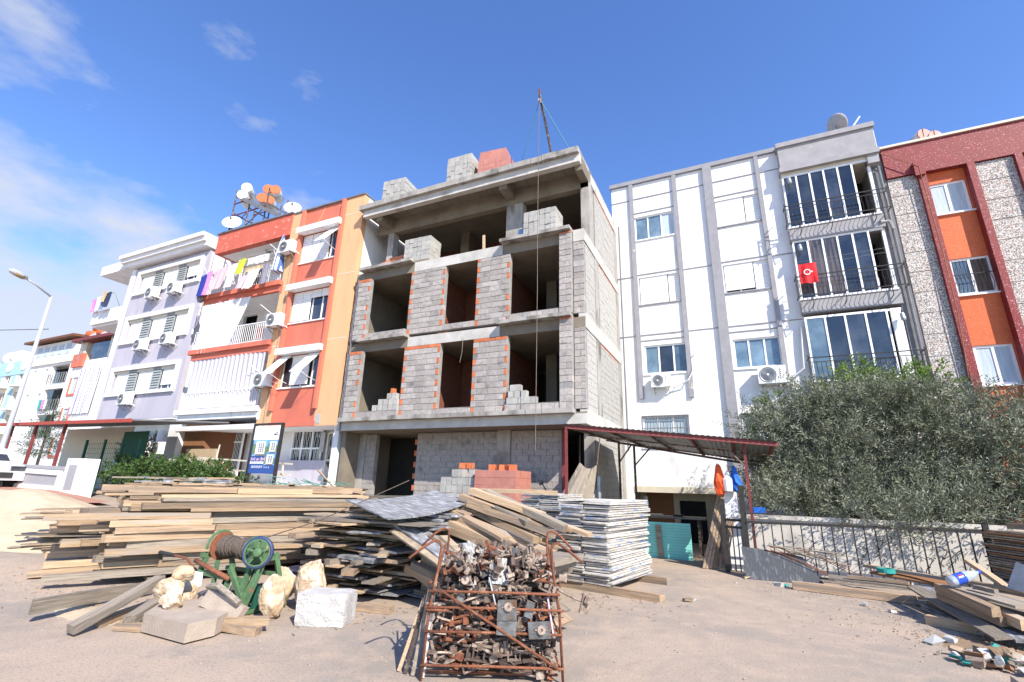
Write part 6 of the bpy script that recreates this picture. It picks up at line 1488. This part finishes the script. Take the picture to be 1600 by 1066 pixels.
def clamp_e():
    m = MB(); m.plate([(-.1, -.02, 0), (-.02, -.035, 0), (.08, -.03, 0), (.12, .0, 0), (.06, .03, 0), (-.06, .02, 0)], (0, 0, 1), .014).tube([(.05, 0, 0), (.02, .01, .07), (-.02, .0, .09)], .011, 5)
    return m.mesh('scaffold_clamp')
cms = [clamp_a(), clamp_a(), clamp_b(), clamp_c(), clamp_c(), clamp_d(), clamp_d(), clamp_e(), clamp_e()]
def mk(me, m_):
    k = (me.name, m_, 'c')
    if k not in PM: mm = me.copy(); mm.materials.clear(); mm.materials.append(MATS[m_]); PM[k] = mm
    return PM[k]
r = random.Random(77)
def clamp_at(u, v, z, s, front):
    o = bpy.data.objects.new('scaffold_clamp', mk(r.choice(cms), r.choice(('rust_dark', 'rust_dark', 'rust_dark', 'rust', 'rust_pale', 'rust_pale')))); COL.objects.link(o)
    o.location = rk(u, v, z); o.rotation_euler = (r.uniform(-.7, .7), r.uniform(-.6, .6), r.uniform(0, 6.28)) if not front else (r.uniform(-.35, .35), r.uniform(-.35, .35), .44+r.choice((0, 3.14))+r.uniform(-.5, .5))
    o.scale = (s, s, s); mn = o.data.materials[0].name; tag(o, {'rust_dark': 'dark brown', 'rust': 'orange rusty', 'rust_pale': 'pale grey brown'}[mn]+(' scaffold clamp heaped on top of the rack' if not front else ' scaffold clamp packed behind the rack '+('foot bars' if z < .4 else 'upper bars')), 'clamp', 'scaffold clamps on top of the rack' if not front else 'scaffold clamps behind the front bars')
for i in range(150):
    z = .06+.72*(i/150); u = r.uniform(-.54, .54); clamp_at(u*(1-.06*z), r.uniform(.03, .13), z+r.uniform(-.02, .02), r.uniform(.8, 1.15), True)
for i in range(148):
    u = r.uniform(-.52, .52); v = r.uniform(.06, .66); top_ = .84+.20*(1-(u/.62)**2)*(.55+.45*math.sin(min(1, v/.45)*1.57)); clamp_at(u, v, top_+r.uniform(-.10, .02), r.uniform(.85, 1.2), False)
# the packed mass inside: many more clamps, one piece
m = MB()
for i in range(420):
    u = r.uniform(-.54, .54); v = r.uniform(.10, .66); z = r.uniform(.06, .80 if v < .12 else .86); M3 = Matrix.Rotation(r.uniform(0, 6.28), 3, 'Z') @ Matrix.Rotation(r.uniform(-.5, .5), 3, 'X')
    m.obox(rk(u, v, z), r.uniform(.05, .11), r.uniform(.012, .03), r.uniform(.008, .022), M3)
part('clamp_mass', m, 'rust_dark', RKT, kind='stuff')
# plates, jacks and rods standing out of the heap
def sheet_(u, v, z, w_, h, rx, ry, rz, lab, m_='steel_plate', name='steel_plate'):
    o = put(name, MB().obox((0, 0, 0), w_/2, .004, h/2, None, .004).mesh(name), m_, None, rk(u, v, z), (rx, ry, .44+rz)); return tag(o, lab, 'plate')
P1 = sheet_(-.25, .22, 1.03, .19, .22, -.5, .5, .2, 'square steel plate tilted on the left of the clamp heap')
sheet_(.02, .10, .91, .17, .24, -.45, .05, .0, 'bent steel plate leaning in the middle of the clamp heap')
sheet_(.12, -.045, .60, .18, .17, -.05, .0, .0, 'dark square base plate behind the middle front bar')
sheet_(.12, -.04, .45, .18, .12, -.08, .02, .0, 'dark square base plate below the middle front bar')
sheet_(.42, -.045, .44, .20, .14, -.1, -.05, .0, 'base plate with round jack head near the right post')
sheet_(-.36, .14, .93, .1, .1, -.3, .1, .2, 'small rusty plate by the left hook post', 'rust_pale')
sheet_(-.08, .16, .93, .18, .18, -.9, -.5, .1, 'steel plate fallen flat behind the left post')
sheet_(.24, .3, 1.0, .2, .16, -.4, .3, .6, 'steel plate poking from the right of the heap')
sheet_(-.33, .02, .67, .07, .09, -.1, .4, .4, 'small triangular steel plate behind the left front bars')
sheet_(.33, .0, .60, .08, .14, -.1, .25, .0, 'narrow steel plate behind the right front bars')
for i, (u, v, z, du, dv, dz, lab, m_) in enumerate(((-.06, .02, .86, .07, -.06, -.22, 'pale rod leaning over the top front bar', 'galv'), (-.2, .1, 1.03, .06, -.02, -.16, 'rusty rod sticking down from the tilted plate', 'rust_pale'), (.0, .2, .98, -.28, -.08, -.08, 'rusty rod lying across the heap', 'rust'),
        (-.3, .12, .92, .1, -.08, -.16, 'thin pale rod on the left of the heap', 'galv'), (.12, .18, .97, .22, -.06, -.12, 'dark rod lying to the right of the heap', 'rust_dark'), (.28, .05, .76, .06, -.04, -.18, 'pale rod hanging behind the right bars', 'rust_pale'), (.5, .02, .7, .05, -.02, -.3, 'pink marked rod along the right post', 'sign_pink'), (.05, .3, 1.05, .2, .1, -.05, 'rusty threaded rod at the back of the heap', 'rust'),
        (-.45, .3, .96, .16, -.1, -.02, 'rod end by the rear left post', 'rust_pale'), (.4, .25, .98, -.1, -.12, .04, 'rod end by the right hook', 'rust_pale'))):
    solo('steel_rod', MB().tube([rk(u, v, z), rk(u+du, v+dv, z+dz)], .009, 6), m_, lab, 'rod', None, None)
for i, (u, v, z) in enumerate(((-.29, .08, .82), (.44, -.03, .44), (.13, -.02, .62), (-.0, .08, .87), (.32, .22, .95))):
    solo('jack_nut', MB().lathe([(.012, -.02), (.04, -.02), (.04, .02), (.012, .02), (.012, -.02)], rk(u, v-.02, z), RY*-1+Vector((0, 0, .4)), 9).tube([rk(u-.06, v-.02, z), rk(u+.06, v-.02, z)], .009, 5), 'rust_pale', 'round rusty jack nut in the clamp heap', 'nut', None, 'jack nuts in the rack')
for i, (u, c) in enumerate(((-.60, 'panel_edge'), (-.655, 'wood_grey'), (-.69, 'rust_dark'), (-.72, 'wood_pale'))):
    solo('side_strip', MB().bar(rk(u*1.06-.04*i, .05+.05*i, .01), rk(u*.97, .12+.04*i, .80-.06*i), .035, .012, RY), c, ['blue and white marked strip standing at the left of the rack', 'grey lath standing at the left of the rack', 'rusty angle bar standing at the left of the rack', 'pale lath leaning outermost at the left of the rack'][i], 'strip')
solo('fallen_jack', MB().tube([rk(.60, .22, .74), rk(.78, .2, .66), rk(.86, .18, .64)], .012, 6).obox(rk(.88, .18, .62), .05, .008, .09, rotm(.9, .3)).obox(rk(.90, .15, .66), .03, .02, .03, rotm(.4, .4)), 'rust_pale', 'base jack with plate sticking out of the right of the rack', 'jack')
m = MB()
for i in range(120):
    u = r.uniform(-.5, .5); v = r.uniform(.02, .5); z = r.uniform(.12, 1.0) if v > .1 else r.uniform(.1, .75); a = r.uniform(-.6, .6); L = r.uniform(.08, .2)
    m.tube([rk(u, v, z), rk(u+L*math.cos(a), v+r.uniform(-.05, .05), z+L*math.sin(a))], r.uniform(.006, .011), 5)
part('rod_scrap', m, 'rust_pale', RKT, kind='stuff')
# ================================================================== winch
WN = thing('builders_winch', 'old green builders winch with cable drum and blue hand wheel', 'winch', (-6.45, 5.0, 0))
GP = 'green_paint'
def wb(name, a, b, w_=.045, h=None, m_=GP): return part(name, MB().bar(a, b, w_, h or w_), m_, WN)
yN, yF = 4.80, 5.22
# A-frames left and right
for x in (-6.02, -6.98):
    wb('frame_leg', (x-.02, yN-.1, .05), (x, yN+.06, .66 if x > -6.5 else .62), .05, .06)
    wb('frame_leg', (x+.06, yF+.2, .04), (x, yF-.02, .72), .05, .06)
    wb('frame_top', (x, yN-.02, .66), (x, yF+.05, .66), .05, .06)
    wb('frame_foot', (x, yN-.16, .04), (x, yF+.26, .04), .05, .05)
wb('frame_leg', (-6.62, yN-.02, .05), (-6.64, yN+.0, .62), .045); wb('frame_leg', (-6.3, yN-.1, .1), (-6.34, yN+.02, .60), .05)
wb('cross_rail', (-7.0, yN, .45), (-6.04, yN-.02, .42), .045, .06); wb('cross_rail', (-7.0, yF, .45), (-6.0, yF, .45), .04, .05)
wb('cross_rail', (-7.0, yF+.1, .08), (-6.0, yF+.1, .08), .04, .05)
wb('diagonal', (-6.30, yN-.05, .56), (-5.98, yN-.05, .22), .05, .06); wb('belt_guard', (-5.80, yN+.1, .80), (-5.86, yN-.14, .03), .05, .05)
wb('belt_guard', (-5.90, yN+.06, .55), (-5.98, yN-.12, .06), .03, .05)
# drum with wound cable
ax = (1, 0, 0)
part('drum_flange', MB().lathe([(0, 0), (.17, 0), (.19, .02), (.19, .035), (0, .035)], (-6.90, 5.0, .77), ax, 24), 'rust', WN)
part('flange_guard', MB().tube([(-6.92, 5.0+.2*math.cos(a), .77+.2*math.sin(a)) for a in [k*.35-.2 for k in range(11)]], .022, 6), GP, WN)
part('drum', MB().lathe([(0, 0), (.10, 0), (.10, .66), (0, .66)], (-6.88, 5.0, .77), ax, 20), 'cable', WN, True)
cb = MB(); n = 24; pts = []
for i in range(n*11+1):
    a = i/11*2*math.pi; u = i/(n*11); x = -6.82+.54*u; rad = .125+.018*math.sin(u*9)+.006*math.sin(a*.37)
    pts.append((x, 5.0+rad*math.cos(a), .77+rad*math.sin(a)))
part('wound_cable', cb.tube(pts, .0135, 5), 'cable', WN, True)
part('drum_flange', MB().lathe([(0, 0), (.15, 0), (.17, .015), (.17, .03), (0, .03)], (-6.24, 5.0, .77), ax, 22), GP, WN)
part('bearing', MB().box(-6.19, -6.10, 4.9, 5.1, .55, .93), GP, WN)
# blue wheel with green hub
wc = Vector((-5.88, 4.80, .775)); axw = Vector((.45, -.89, 0.05)).normalized()
part('wheel_rim', MB().lathe([(.165, -.03), (.195, -.03), (.20, 0), (.195, .03), (.165, .03), (.16, 0), (.165, -.03)], wc, axw, 30), 'blue_paint', WN, True)
part('wheel_ring', MB().lathe([(.150, .031), (.168, .031), (.168, .036), (.150, .036)], wc, axw, 30), GP, WN)
part('wheel_hub', MB().lathe([(0, .05), (.045, .05), (.06, .03), (.06, -.03), (0, -.03)], wc, axw, 16), GP, WN, True)
xw = axw.cross(Vector((0, 0, 1))).normalized()
for k in range(5):
    a = k*2*math.pi/5+.3; d = xw*math.cos(a)+Vector((0, 0, 1))*math.sin(a); part('spoke', MB().bar(wc+d*.05, wc+d*.165, .024, .02, axw), GP, WN)
part('axle', MB().tube([(-6.12, 5.0, .77), wc], .025, 8), 'rust_dark', WN)
part('drive_belt', MB().tube([wc+Vector((-.05, .03, -.17)), (-6.1, 4.9, .25)], .012, 5).tube([wc+Vector((.12, 0, -.16)), (-5.98, 4.85, .2)], .012, 5), 'rubber', WN)
# levers
part('crank', MB().tube([(-8.12, 4.9, .60), (-7.75, 4.9, .585)], .028, 8), 'rubber', WN)
part('crank_arm', MB().tube([(-7.78, 4.9, .587), (-7.45, 4.9, .565), (-7.25, 4.88, .47), (-7.13, 4.88, .43), (-7.05, 4.9, .5)], .017, 7), 'rust', WN)
part('brake_lever', MB().tube([(-7.08, 4.78, .585), (-6.7, 4.76, .51), (-6.26, 4.74, .43)], .03, 9), 'rust', WN, True)
SB = part('switch_box', MB().box(-7.02, -6.86, 4.68, 4.78, .28, .45), 'white', WN)
part('switch_face', MB().box(-7.018, -6.94, 4.672, 4.68, .30, .42), 'wall_grey', SB); part('switch_button', MB().lathe([(0, .02), (.028, .02), (.028, 0)], (-6.98, 4.672, .36), (0, -1, 0), 12), 'f_teal', SB)
part('motor', MB().lathe([(0, 0), (.12, 0), (.13, .05), (.13, .3), (.1, .34), (0, .34)], (-6.55, 5.1, .22), (1, 0, 0), 16), 'grey_dark', WN, True)
part('motor_box', MB().box(-6.2, -6.0, 4.95, 5.2, .06, .32), 'green_post', WN)
r = random.Random(9); m = MB()
for i in range(14):
    p = Vector((-6.3+r.uniform(-.2, .2), 4.85+r.uniform(-.1, .1), .1+r.uniform(0, .2))); m.tube([p, p+Vector((r.uniform(-.15, .15), r.uniform(-.1, .1), r.uniform(-.05, .12))), p+Vector((r.uniform(-.2, .2), r.uniform(-.1, .1), r.uniform(-.08, .05)))], .012, 5)
part('hose_tangle', m, 'rubber', WN, kind='stuff')
part('hoist_cable', MB().tube([(-6.3, 5.12, .88), (-5.9, 5.8, 1.12), (-5.4, 7.3, 1.75), (-5.1, 9.5, 3.2), (-4.99, 12.2, 5.6)][:3], .008, 4), 'cable', WN)
# ================================================================== rocks, slabs, block
def rock(loc, s, seed, lab, m_='rock', name='rock', rot=0):
    r_ = random.Random(seed); import bmesh
    bm = bmesh.new(); bmesh.ops.create_icosphere(bm, subdivisions=4, radius=1.0)
    ps = [(Vector((r_.gauss(0, 1), r_.gauss(0, 1), r_.gauss(0, 1))).normalized(), r_.uniform(.62, .95)) for _ in range(11)]
    for v in bm.verts:
        d = v.co.normalized(); q = 1.0
        for n_, k in ps:
            c = d.dot(n_)
            if c > .05: q = min(q, k/c)
        q *= 1+.10*noise.noise(d*2.3+Vector((seed*3.1, 0, 0)))+.06*noise.noise(d*6+Vector((0, seed, 0)))+.025*noise.noise(d*15)
        v.co = Vector((d.x*q*s[0], d.y*q*s[1], d.z*q*s[2]+s[2]*.8))
        if v.co.z < 0: v.co.z *= .15
    me = bpy.data.meshes.new(name); bm.to_mesh(me); bm.free()
    o = put(name, me, m_, None, loc, (0, 0, rot)); return tag(o, lab, 'rock')
rock((-6.72, 4.28, .20), (.22, .17, .15), 1, 'yellow rock sitting on the concrete slab, larger one'); rock((-6.70, 4.40, .40), (.15, .13, .11), 2, 'rounded yellow rock on top of the rock pile by the winch')
rock((-6.36, 4.10, .20), (.17, .12, .09), 3, 'low yellow rock at the front of the concrete slab')
rock((-5.62, 4.90, .0), (.16, .13, .30), 4, 'upright pointed yellow rock beside the winch', rot=.4); rock((-5.55, 5.45, .12), (.24, .2, .32), 5, 'tall rough orange yellow rock behind the white block')
rock((-5.75, 5.75, .0), (.25, .2, .16), 6, 'pale rock behind the winch wheel'); rock((-5.2, 5.6, .0), (.2, .16, .16), 7, 'small brown rock behind the white block'); rock((-6.1, 5.5, .0), (.2, .16, .3), 8, 'pale rock under the winch drum')
rock((-6.95, 4.6, .0), (.22, .18, .2), 9, 'flat rock at the end of the timber stub')
hexp = [(-6.72, 4.20), (-6.34, 3.80), (-5.52, 3.78), (-5.50, 4.10), (-5.75, 4.55), (-6.5, 4.65)]
solo('hexagonal_slab', MB().plate([(x, y, .02) for x, y in hexp], (0, 0, 1), .18), 'concrete_slab', 'hexagonal concrete slab lying under the yellow rocks', 'slab')
solo('kerb_stone', MB().plate([(-6.12, 4.35, .20), (-5.50, 4.40, .10), (-5.45, 4.46, .24), (-6.05, 4.40, .38)], (.1, -1, .3), .08), 'concrete_slab', 'slanted concrete kerb stone under the winch foot', 'stone')
solo('bent_pipe', MB().tube([(-6.1, 4.35, .42), (-5.85, 4.3, .46), (-5.5, 4.35, .30)], .035, 7), 'wood_grey', 'grey tube lying on the slanted kerb stone', 'tube')
plank((-5.42, 4.35, .05), (.8, .2, -.04), .5, .14, .08, 'wood', 'wood offcut under the slanted kerb stone', None, 'timber')
plank((-5.42, 4.42, .12), (.7, .4, 0), .45, .13, .07, 'wood_pale', 'pale wood wedge under the winch foot', None, 'timber')
m = MB(); import bmesh
bm = bmesh.new(); bmesh.ops.create_cube(bm, size=1); bmesh.ops.subdivide_edges(bm, edges=bm.edges[:], cuts=5, use_grid_fill=True)
r_ = random.Random(12)
for v in bm.verts:
    e = sum(1 for c in v.co if abs(abs(c)-.5) < .01); k = 1-(.03 if e == 2 else .07 if e == 3 else 0)*r_.uniform(.3, 1)
    v.co = Vector((v.co.x*.62*k, v.co.y*.42*k, (v.co.z*k+.5)*.36))+Vector((r_.uniform(-.006, .006), r_.uniform(-.006, .006), r_.uniform(-.004, .004)))
me = bpy.data.meshes.new('aerated_block'); bm.to_mesh(me); bm.free()
tag(put('aerated_block', me, 'aac', None, (-4.92, 5.16, .0), (0, 0, R(22))), 'chipped white aerated concrete block on the ground by the rocks', 'block')
# ================================================================== sand
def heap(name, cx, cy, rx, ry, h, m_, lab, cat, seed, n=36, pw=1.0):
    r_ = random.Random(seed); mb_ = MB()
    for j in range(n+1):
        for i in range(n+1):
            u = (i/n-.5)*2; v = (j/n-.5)*2; x = cx+u*rx; y = cy+v*ry; q = math.sqrt(u*u+v*v); a = math.atan2(v, u)
            e = max(0, 1-(q*(1+.10*math.sin(3*a+seed)+.05*math.sin(7*a)))**pw)
            z = G(x, y)-.03+(h+.03)*(e**1.1)*(1+.08*math.sin(u*9)*math.cos(v*7))+(r_.uniform(-.008, .008) if e > 0 else 0)
            if e <= 0: z = G(x, y)-.03
            mb_.v.append((x, y, z))
    for j in range(n):
        for i in range(n): a = j*(n+1)+i; mb_.f.append((a, a+1, a+n+2, a+n+1))
    b = (cx, cy, G(cx, cy)); o = put(name, mb_.mesh(name, b, True), m_, None, b); return tag(o, lab, cat)
heap('sand_heap', -15.6, 6.0, 4.4, 2.1, .75, 'sand', 'pale sand heap beside the far end of the timber pile', 'sand', 1, pw=1.4)
heap('sand_patch', -7.7, 4.0, 1.5, .55, .05, 'sand', 'thin spread of sand under the loose planks', 'sand', 2)
heap('soil_patch', 2.45, 8.2, .75, 1.1, .04, 'dirt', 'brown soil spread by the rubbish heap', 'soil', 3)
# ================================================================== right-hand scrap
r = random.Random(91)
plank((1.55, 10.98, .075), (1, -.20, 0), 1.8, .16, .13, 'wood', 'long bearer timber lying before the iron fence', None, 'square_timber')
plank((2.42, 9.15, .065), (.42, -.28, 0), .55, .12, .12, 'wood_pale', 'short timber lying on the asphalt before the scrap boards', None, 'square_timber')
def rb(a, b, w_, h, m_, lab, roll=0, name='board'):
    a = Vector(a); b = Vector(b); plank((a+b)/2, b-a, (b-a).length, w_, h, m_, lab, 'boards of the right-hand scrap pile', name, roll)
rb((2.38, 10.6, .30), (2.60, 8.25, .14), .20, .03, 'wood_grey', 'long grey plank strip at the front of the scrap pile', .1)
rb((2.72, 10.7, .30), (2.95, 8.3, .12), .42, .03, 'ply_film', 'dark plywood strip behind the front one', .0)
rb((2.5, 9.75, .44), (2.72, 8.55, .36), .13, .11, 'wood', 'thick timber lying on the plywood strips', 0, 'square_timber')
rb((2.52, 9.8, .32), (2.8, 8.65, .25), .13, .11, 'wood', 'lower thick timber on the plywood strips', 0, 'square_timber')
rb((2.75, 9.3, .34), (2.92, 8.45, .27), .13, .12, 'wood_pale', 'pale timber end sticking out of the scrap pile', 0, 'square_timber')
rb((2.72, 9.7, .47), (3.15, 8.65, .42), .5, .03, 'wood_grey', 'grey weathered board on top of the scrap pile', -.05)
rb((2.78, 9.35, .53), (2.92, 9.1, .53), .09, .05, 'wood_grey', 'stubby offcut on the weathered board')
rb((2.1, 11.75, .36), (3.05, 11.2, .30), .4, .03, 'brown_mid', 'brown board lying before the fence', .12)
rb((2.0, 11.95, .42), (3.3, 10.7, .40), .10, .05, 'wood_pale', 'pale batten lying on the brown board')
rb((1.3, 11.65, .20), (2.5, 11.35, .20), .5, .03, 'wood_grey', 'grey board under the rebar scraps')
rb((1.6, 11.45, .26), (2.5, 11.3, .26), .1, .05, 'wood', 'batten beside the green strap')
rb((2.9, 10.9, .46), (3.55, 9.6, .44), .12, .05, 'wood', 'long batten running to the end of the fence')
rb((3.25, 10.9, .72), (3.45, 10.2, .42), .1, .06, 'wood_pale', 'batten leaning up beside the fence post')
rb((2.95, 9.6, .30), (3.35, 8.2, .26), .5, .05, 'wood_grey', 'wide grey board at the right end of the scrap pile')
rb((3.25, 10.1, .40), (3.6, 8.9, .36), .3, .03, 'wood_pale', 'pale board slipping off the back of the scrap pile', .2)
for i in range(12): rb((2.45+.07*i, 10.6+r.uniform(-.3, .3), .04+.019*i), (2.7+.07*i, 9.0+r.uniform(-.2, .3), .04+.016*i), r.choice((.2, .35)), .03, r.choice(('wood_grey', 'ply_film', 'wood')), 'board under the right-hand scrap pile')
solo('green_strap', MB().lathe([(.10, 0), (.14, 0), (.14, .07), (.10, .07), (.10, 0)], (2.22, 11.5, .375), n=18), 'f_teal', 'roll of green strap lying on the brown board', 'strap')
o = put('plaster_lump', MB().obox((0, 0, .16), .10, .14, .20, None, .02).mesh('plaster_lump'), 'aac', None, (3.5, 9.9, .45), (.2, .4, .4)); tag(o, 'pale plaster lump at the right end of the scrap pile', 'lump')
BT = thing('plastic_bottle', 'big clear plastic bottle with blue label on the scrap boards', 'bottle', (2.74, 9.38, .56))
bd = Vector((.80, .25, .30)).normalized(); bo = Vector((-.22, 0, .0))
lpart('bottle_body', MB().lathe([(0, 0), (.06, .005), (.072, .04), (.072, .28), (.045, .36), (.022, .40), (.022, .43)], bo, bd, 18), 'plastic_clear', BT, True)
lpart('label', MB().lathe([(.0735, .09), (.0735, .22)], bo, bd, 18), 'label_blue', BT, True)
lpart('cap', MB().lathe([(.027, .43), (.027, .46), (0, .46)], bo, bd, 12), 'label_blue', BT)
side = Vector((-.25, -.9, .25)); side = (side-bd*side.dot(bd)).normalized(); upv = bd.cross(side)*(-1)
if upv.z < 0: upv = -upv
ctr = bo+bd*.155+side*.0735
for k, (m_, off) in enumerate((('f_red', .018), ('white', 0), ('label_blue', -.018))):
    lpart('emblem', MB().obox(ctr+upv*off, .026 if k != 1 else .034, .004, .009, Matrix((bd, side, upv)).transposed()), m_, BT)
# stack of sheets at the right edge
r = random.Random(95)
for k in range(30):
    plank((4.55+r.uniform(-.05, .05), 11.6+r.uniform(-.04, .04), .08+k*.037), (.30+r.uniform(-.03, .03), -.93, 0), 1.4, .9+r.uniform(-.07, .07), .026, r.choice(('ply_edge', 'wood_grey', 'brown_mid', 'rust_pale')), 'thin sheet in the tall stack at the end of the fence', 'sheets stacked at the end of the fence', 'stacked_sheet')
plank((4.45, 11.3, 1.26), (.3, -.9, 0), 1.3, .12, .1, 'wood', 'round ended timber on top of the sheet stack', None, 'square_timber')
for y in (11.2, 12.0): plank((4.55, y, .03), (1, .3, 0), 1.0, .08, .06, 'wood_grey', 'bearer under the sheet stack', 'bearers under the sheet stack', 'bearer')
# rubbish
cols_ = ('paper', 'rust_pale', 'brown_mid', 'tarp', 'wood_pale', 'concrete_pale', 'f_teal', 'paper', 'wood_grey', 'dirt')
for i in range(110):
    a = r.uniform(0, 6.28); q = abs(r.gauss(0, .36)); x = 2.33+math.cos(a)*q*.75; y = 7.5+math.sin(a)*q*.9
    s = r.uniform(.02, .075); me = MB().obox((0, 0, s*.4), s, s*r.uniform(.3, 1), s*r.uniform(.12, .5), None, s*.3).mesh('rubbish_scrap')
    o = put('rubbish_scrap', me, r.choice(cols_), None, (x, y, .015+.16*max(0, 1-q/.7)*r.random()), (r.uniform(-.5, .5), r.uniform(-.5, .5), r.uniform(0, 6))); tag(o, 'bit of rubbish in the small heap on brown soil', 'rubbish', 'rubbish heap on the soil')
for (x, y, s, m_, lab) in ((2.15, 8.35, .09, 'paper', 'crumpled white wrapper on the soil by the rubbish heap'), (.45, 11.35, .09, 'paper', 'crumpled white paper at the foot of the dark sheet'), (.55, 11.38, .07, 'f_teal', 'pale teal wrapper at the foot of the dark sheet'), (.78, 11.32, .08, 'f_red', 'red wrapper beside the bearer beam'), (.92, 11.42, .08, 'yellow', 'yellow wrapper beside the bearer beam'), (1.6, 10.2, .06, 'paper', 'scrap of paper on the asphalt before the bearer beam'), (1.9, 9.9, .05, 'concrete_pale', 'small pale stone on the asphalt'), (-.98, 8.95, .07, 'wood', 'broken bit of wood on the asphalt beside the panel stack'), (-.9, 9.05, .05, 'paper', 'scrap of paper on the asphalt beside the broken wood'), (-.1, 11.9, .08, 'wood_pale', 'wood offcut at the foot of the gate post')):
    me = MB().obox((0, 0, s*.25), s, s*.6, s*.22, None, s*.25).mesh('litter'); o = put('litter', me, m_, None, (x, y, .012), (0, 0, r.uniform(0, 6))); tag(o, lab, 'litter')
# pebbles and crumbs on the asphalt (nobody could count them)
m = MB()
for i in range(2600):
    if i % 3 == 0: x = r.uniform(-9, 4); y = r.uniform(3.2, 12)
    elif i % 3 == 1: x = r.gauss(1.2, 1.2); y = 11.2+r.gauss(0, .5)-.1*x
    else: x = r.gauss(2.4, .9); y = r.gauss(8.8, .6)
    s = abs(r.gauss(.003, .0035))+.002; m.obox((x, y, G(x, y)+s*.5), s, s*.8, s*.6, rotm(r.uniform(0, 3)), s*.3)
o = put('gravel', m.mesh('gravel'), 'concrete_slab'); o['kind'] = 'stuff'
m = MB()
for i in range(420):
    k = i % 4
    if k == 0: x, y = -8.3+r.gauss(0, 1.2), 4.3+r.gauss(0, .5)
    elif k == 1: x, y = -4.9+r.gauss(0, .5), 5.7+r.gauss(0, .4)
    elif k == 2: x, y = -2.4+r.gauss(0, .8), 8.2+r.gauss(0, .5)
    else: x, y = 2.2+r.gauss(0, .5), 9.6+r.gauss(0, .8)
    L = r.uniform(.015, .09); a = r.uniform(0, 6.28); m.bar((x, y, G(x, y)+.006), (x+L*math.cos(a), y+L*math.sin(a), G(x, y)+.008+r.uniform(0, .01)), r.uniform(.004, .012), .005)
o = put('wood_splinters', m.mesh('wood_splinters'), 'wood'); o['kind'] = 'stuff'
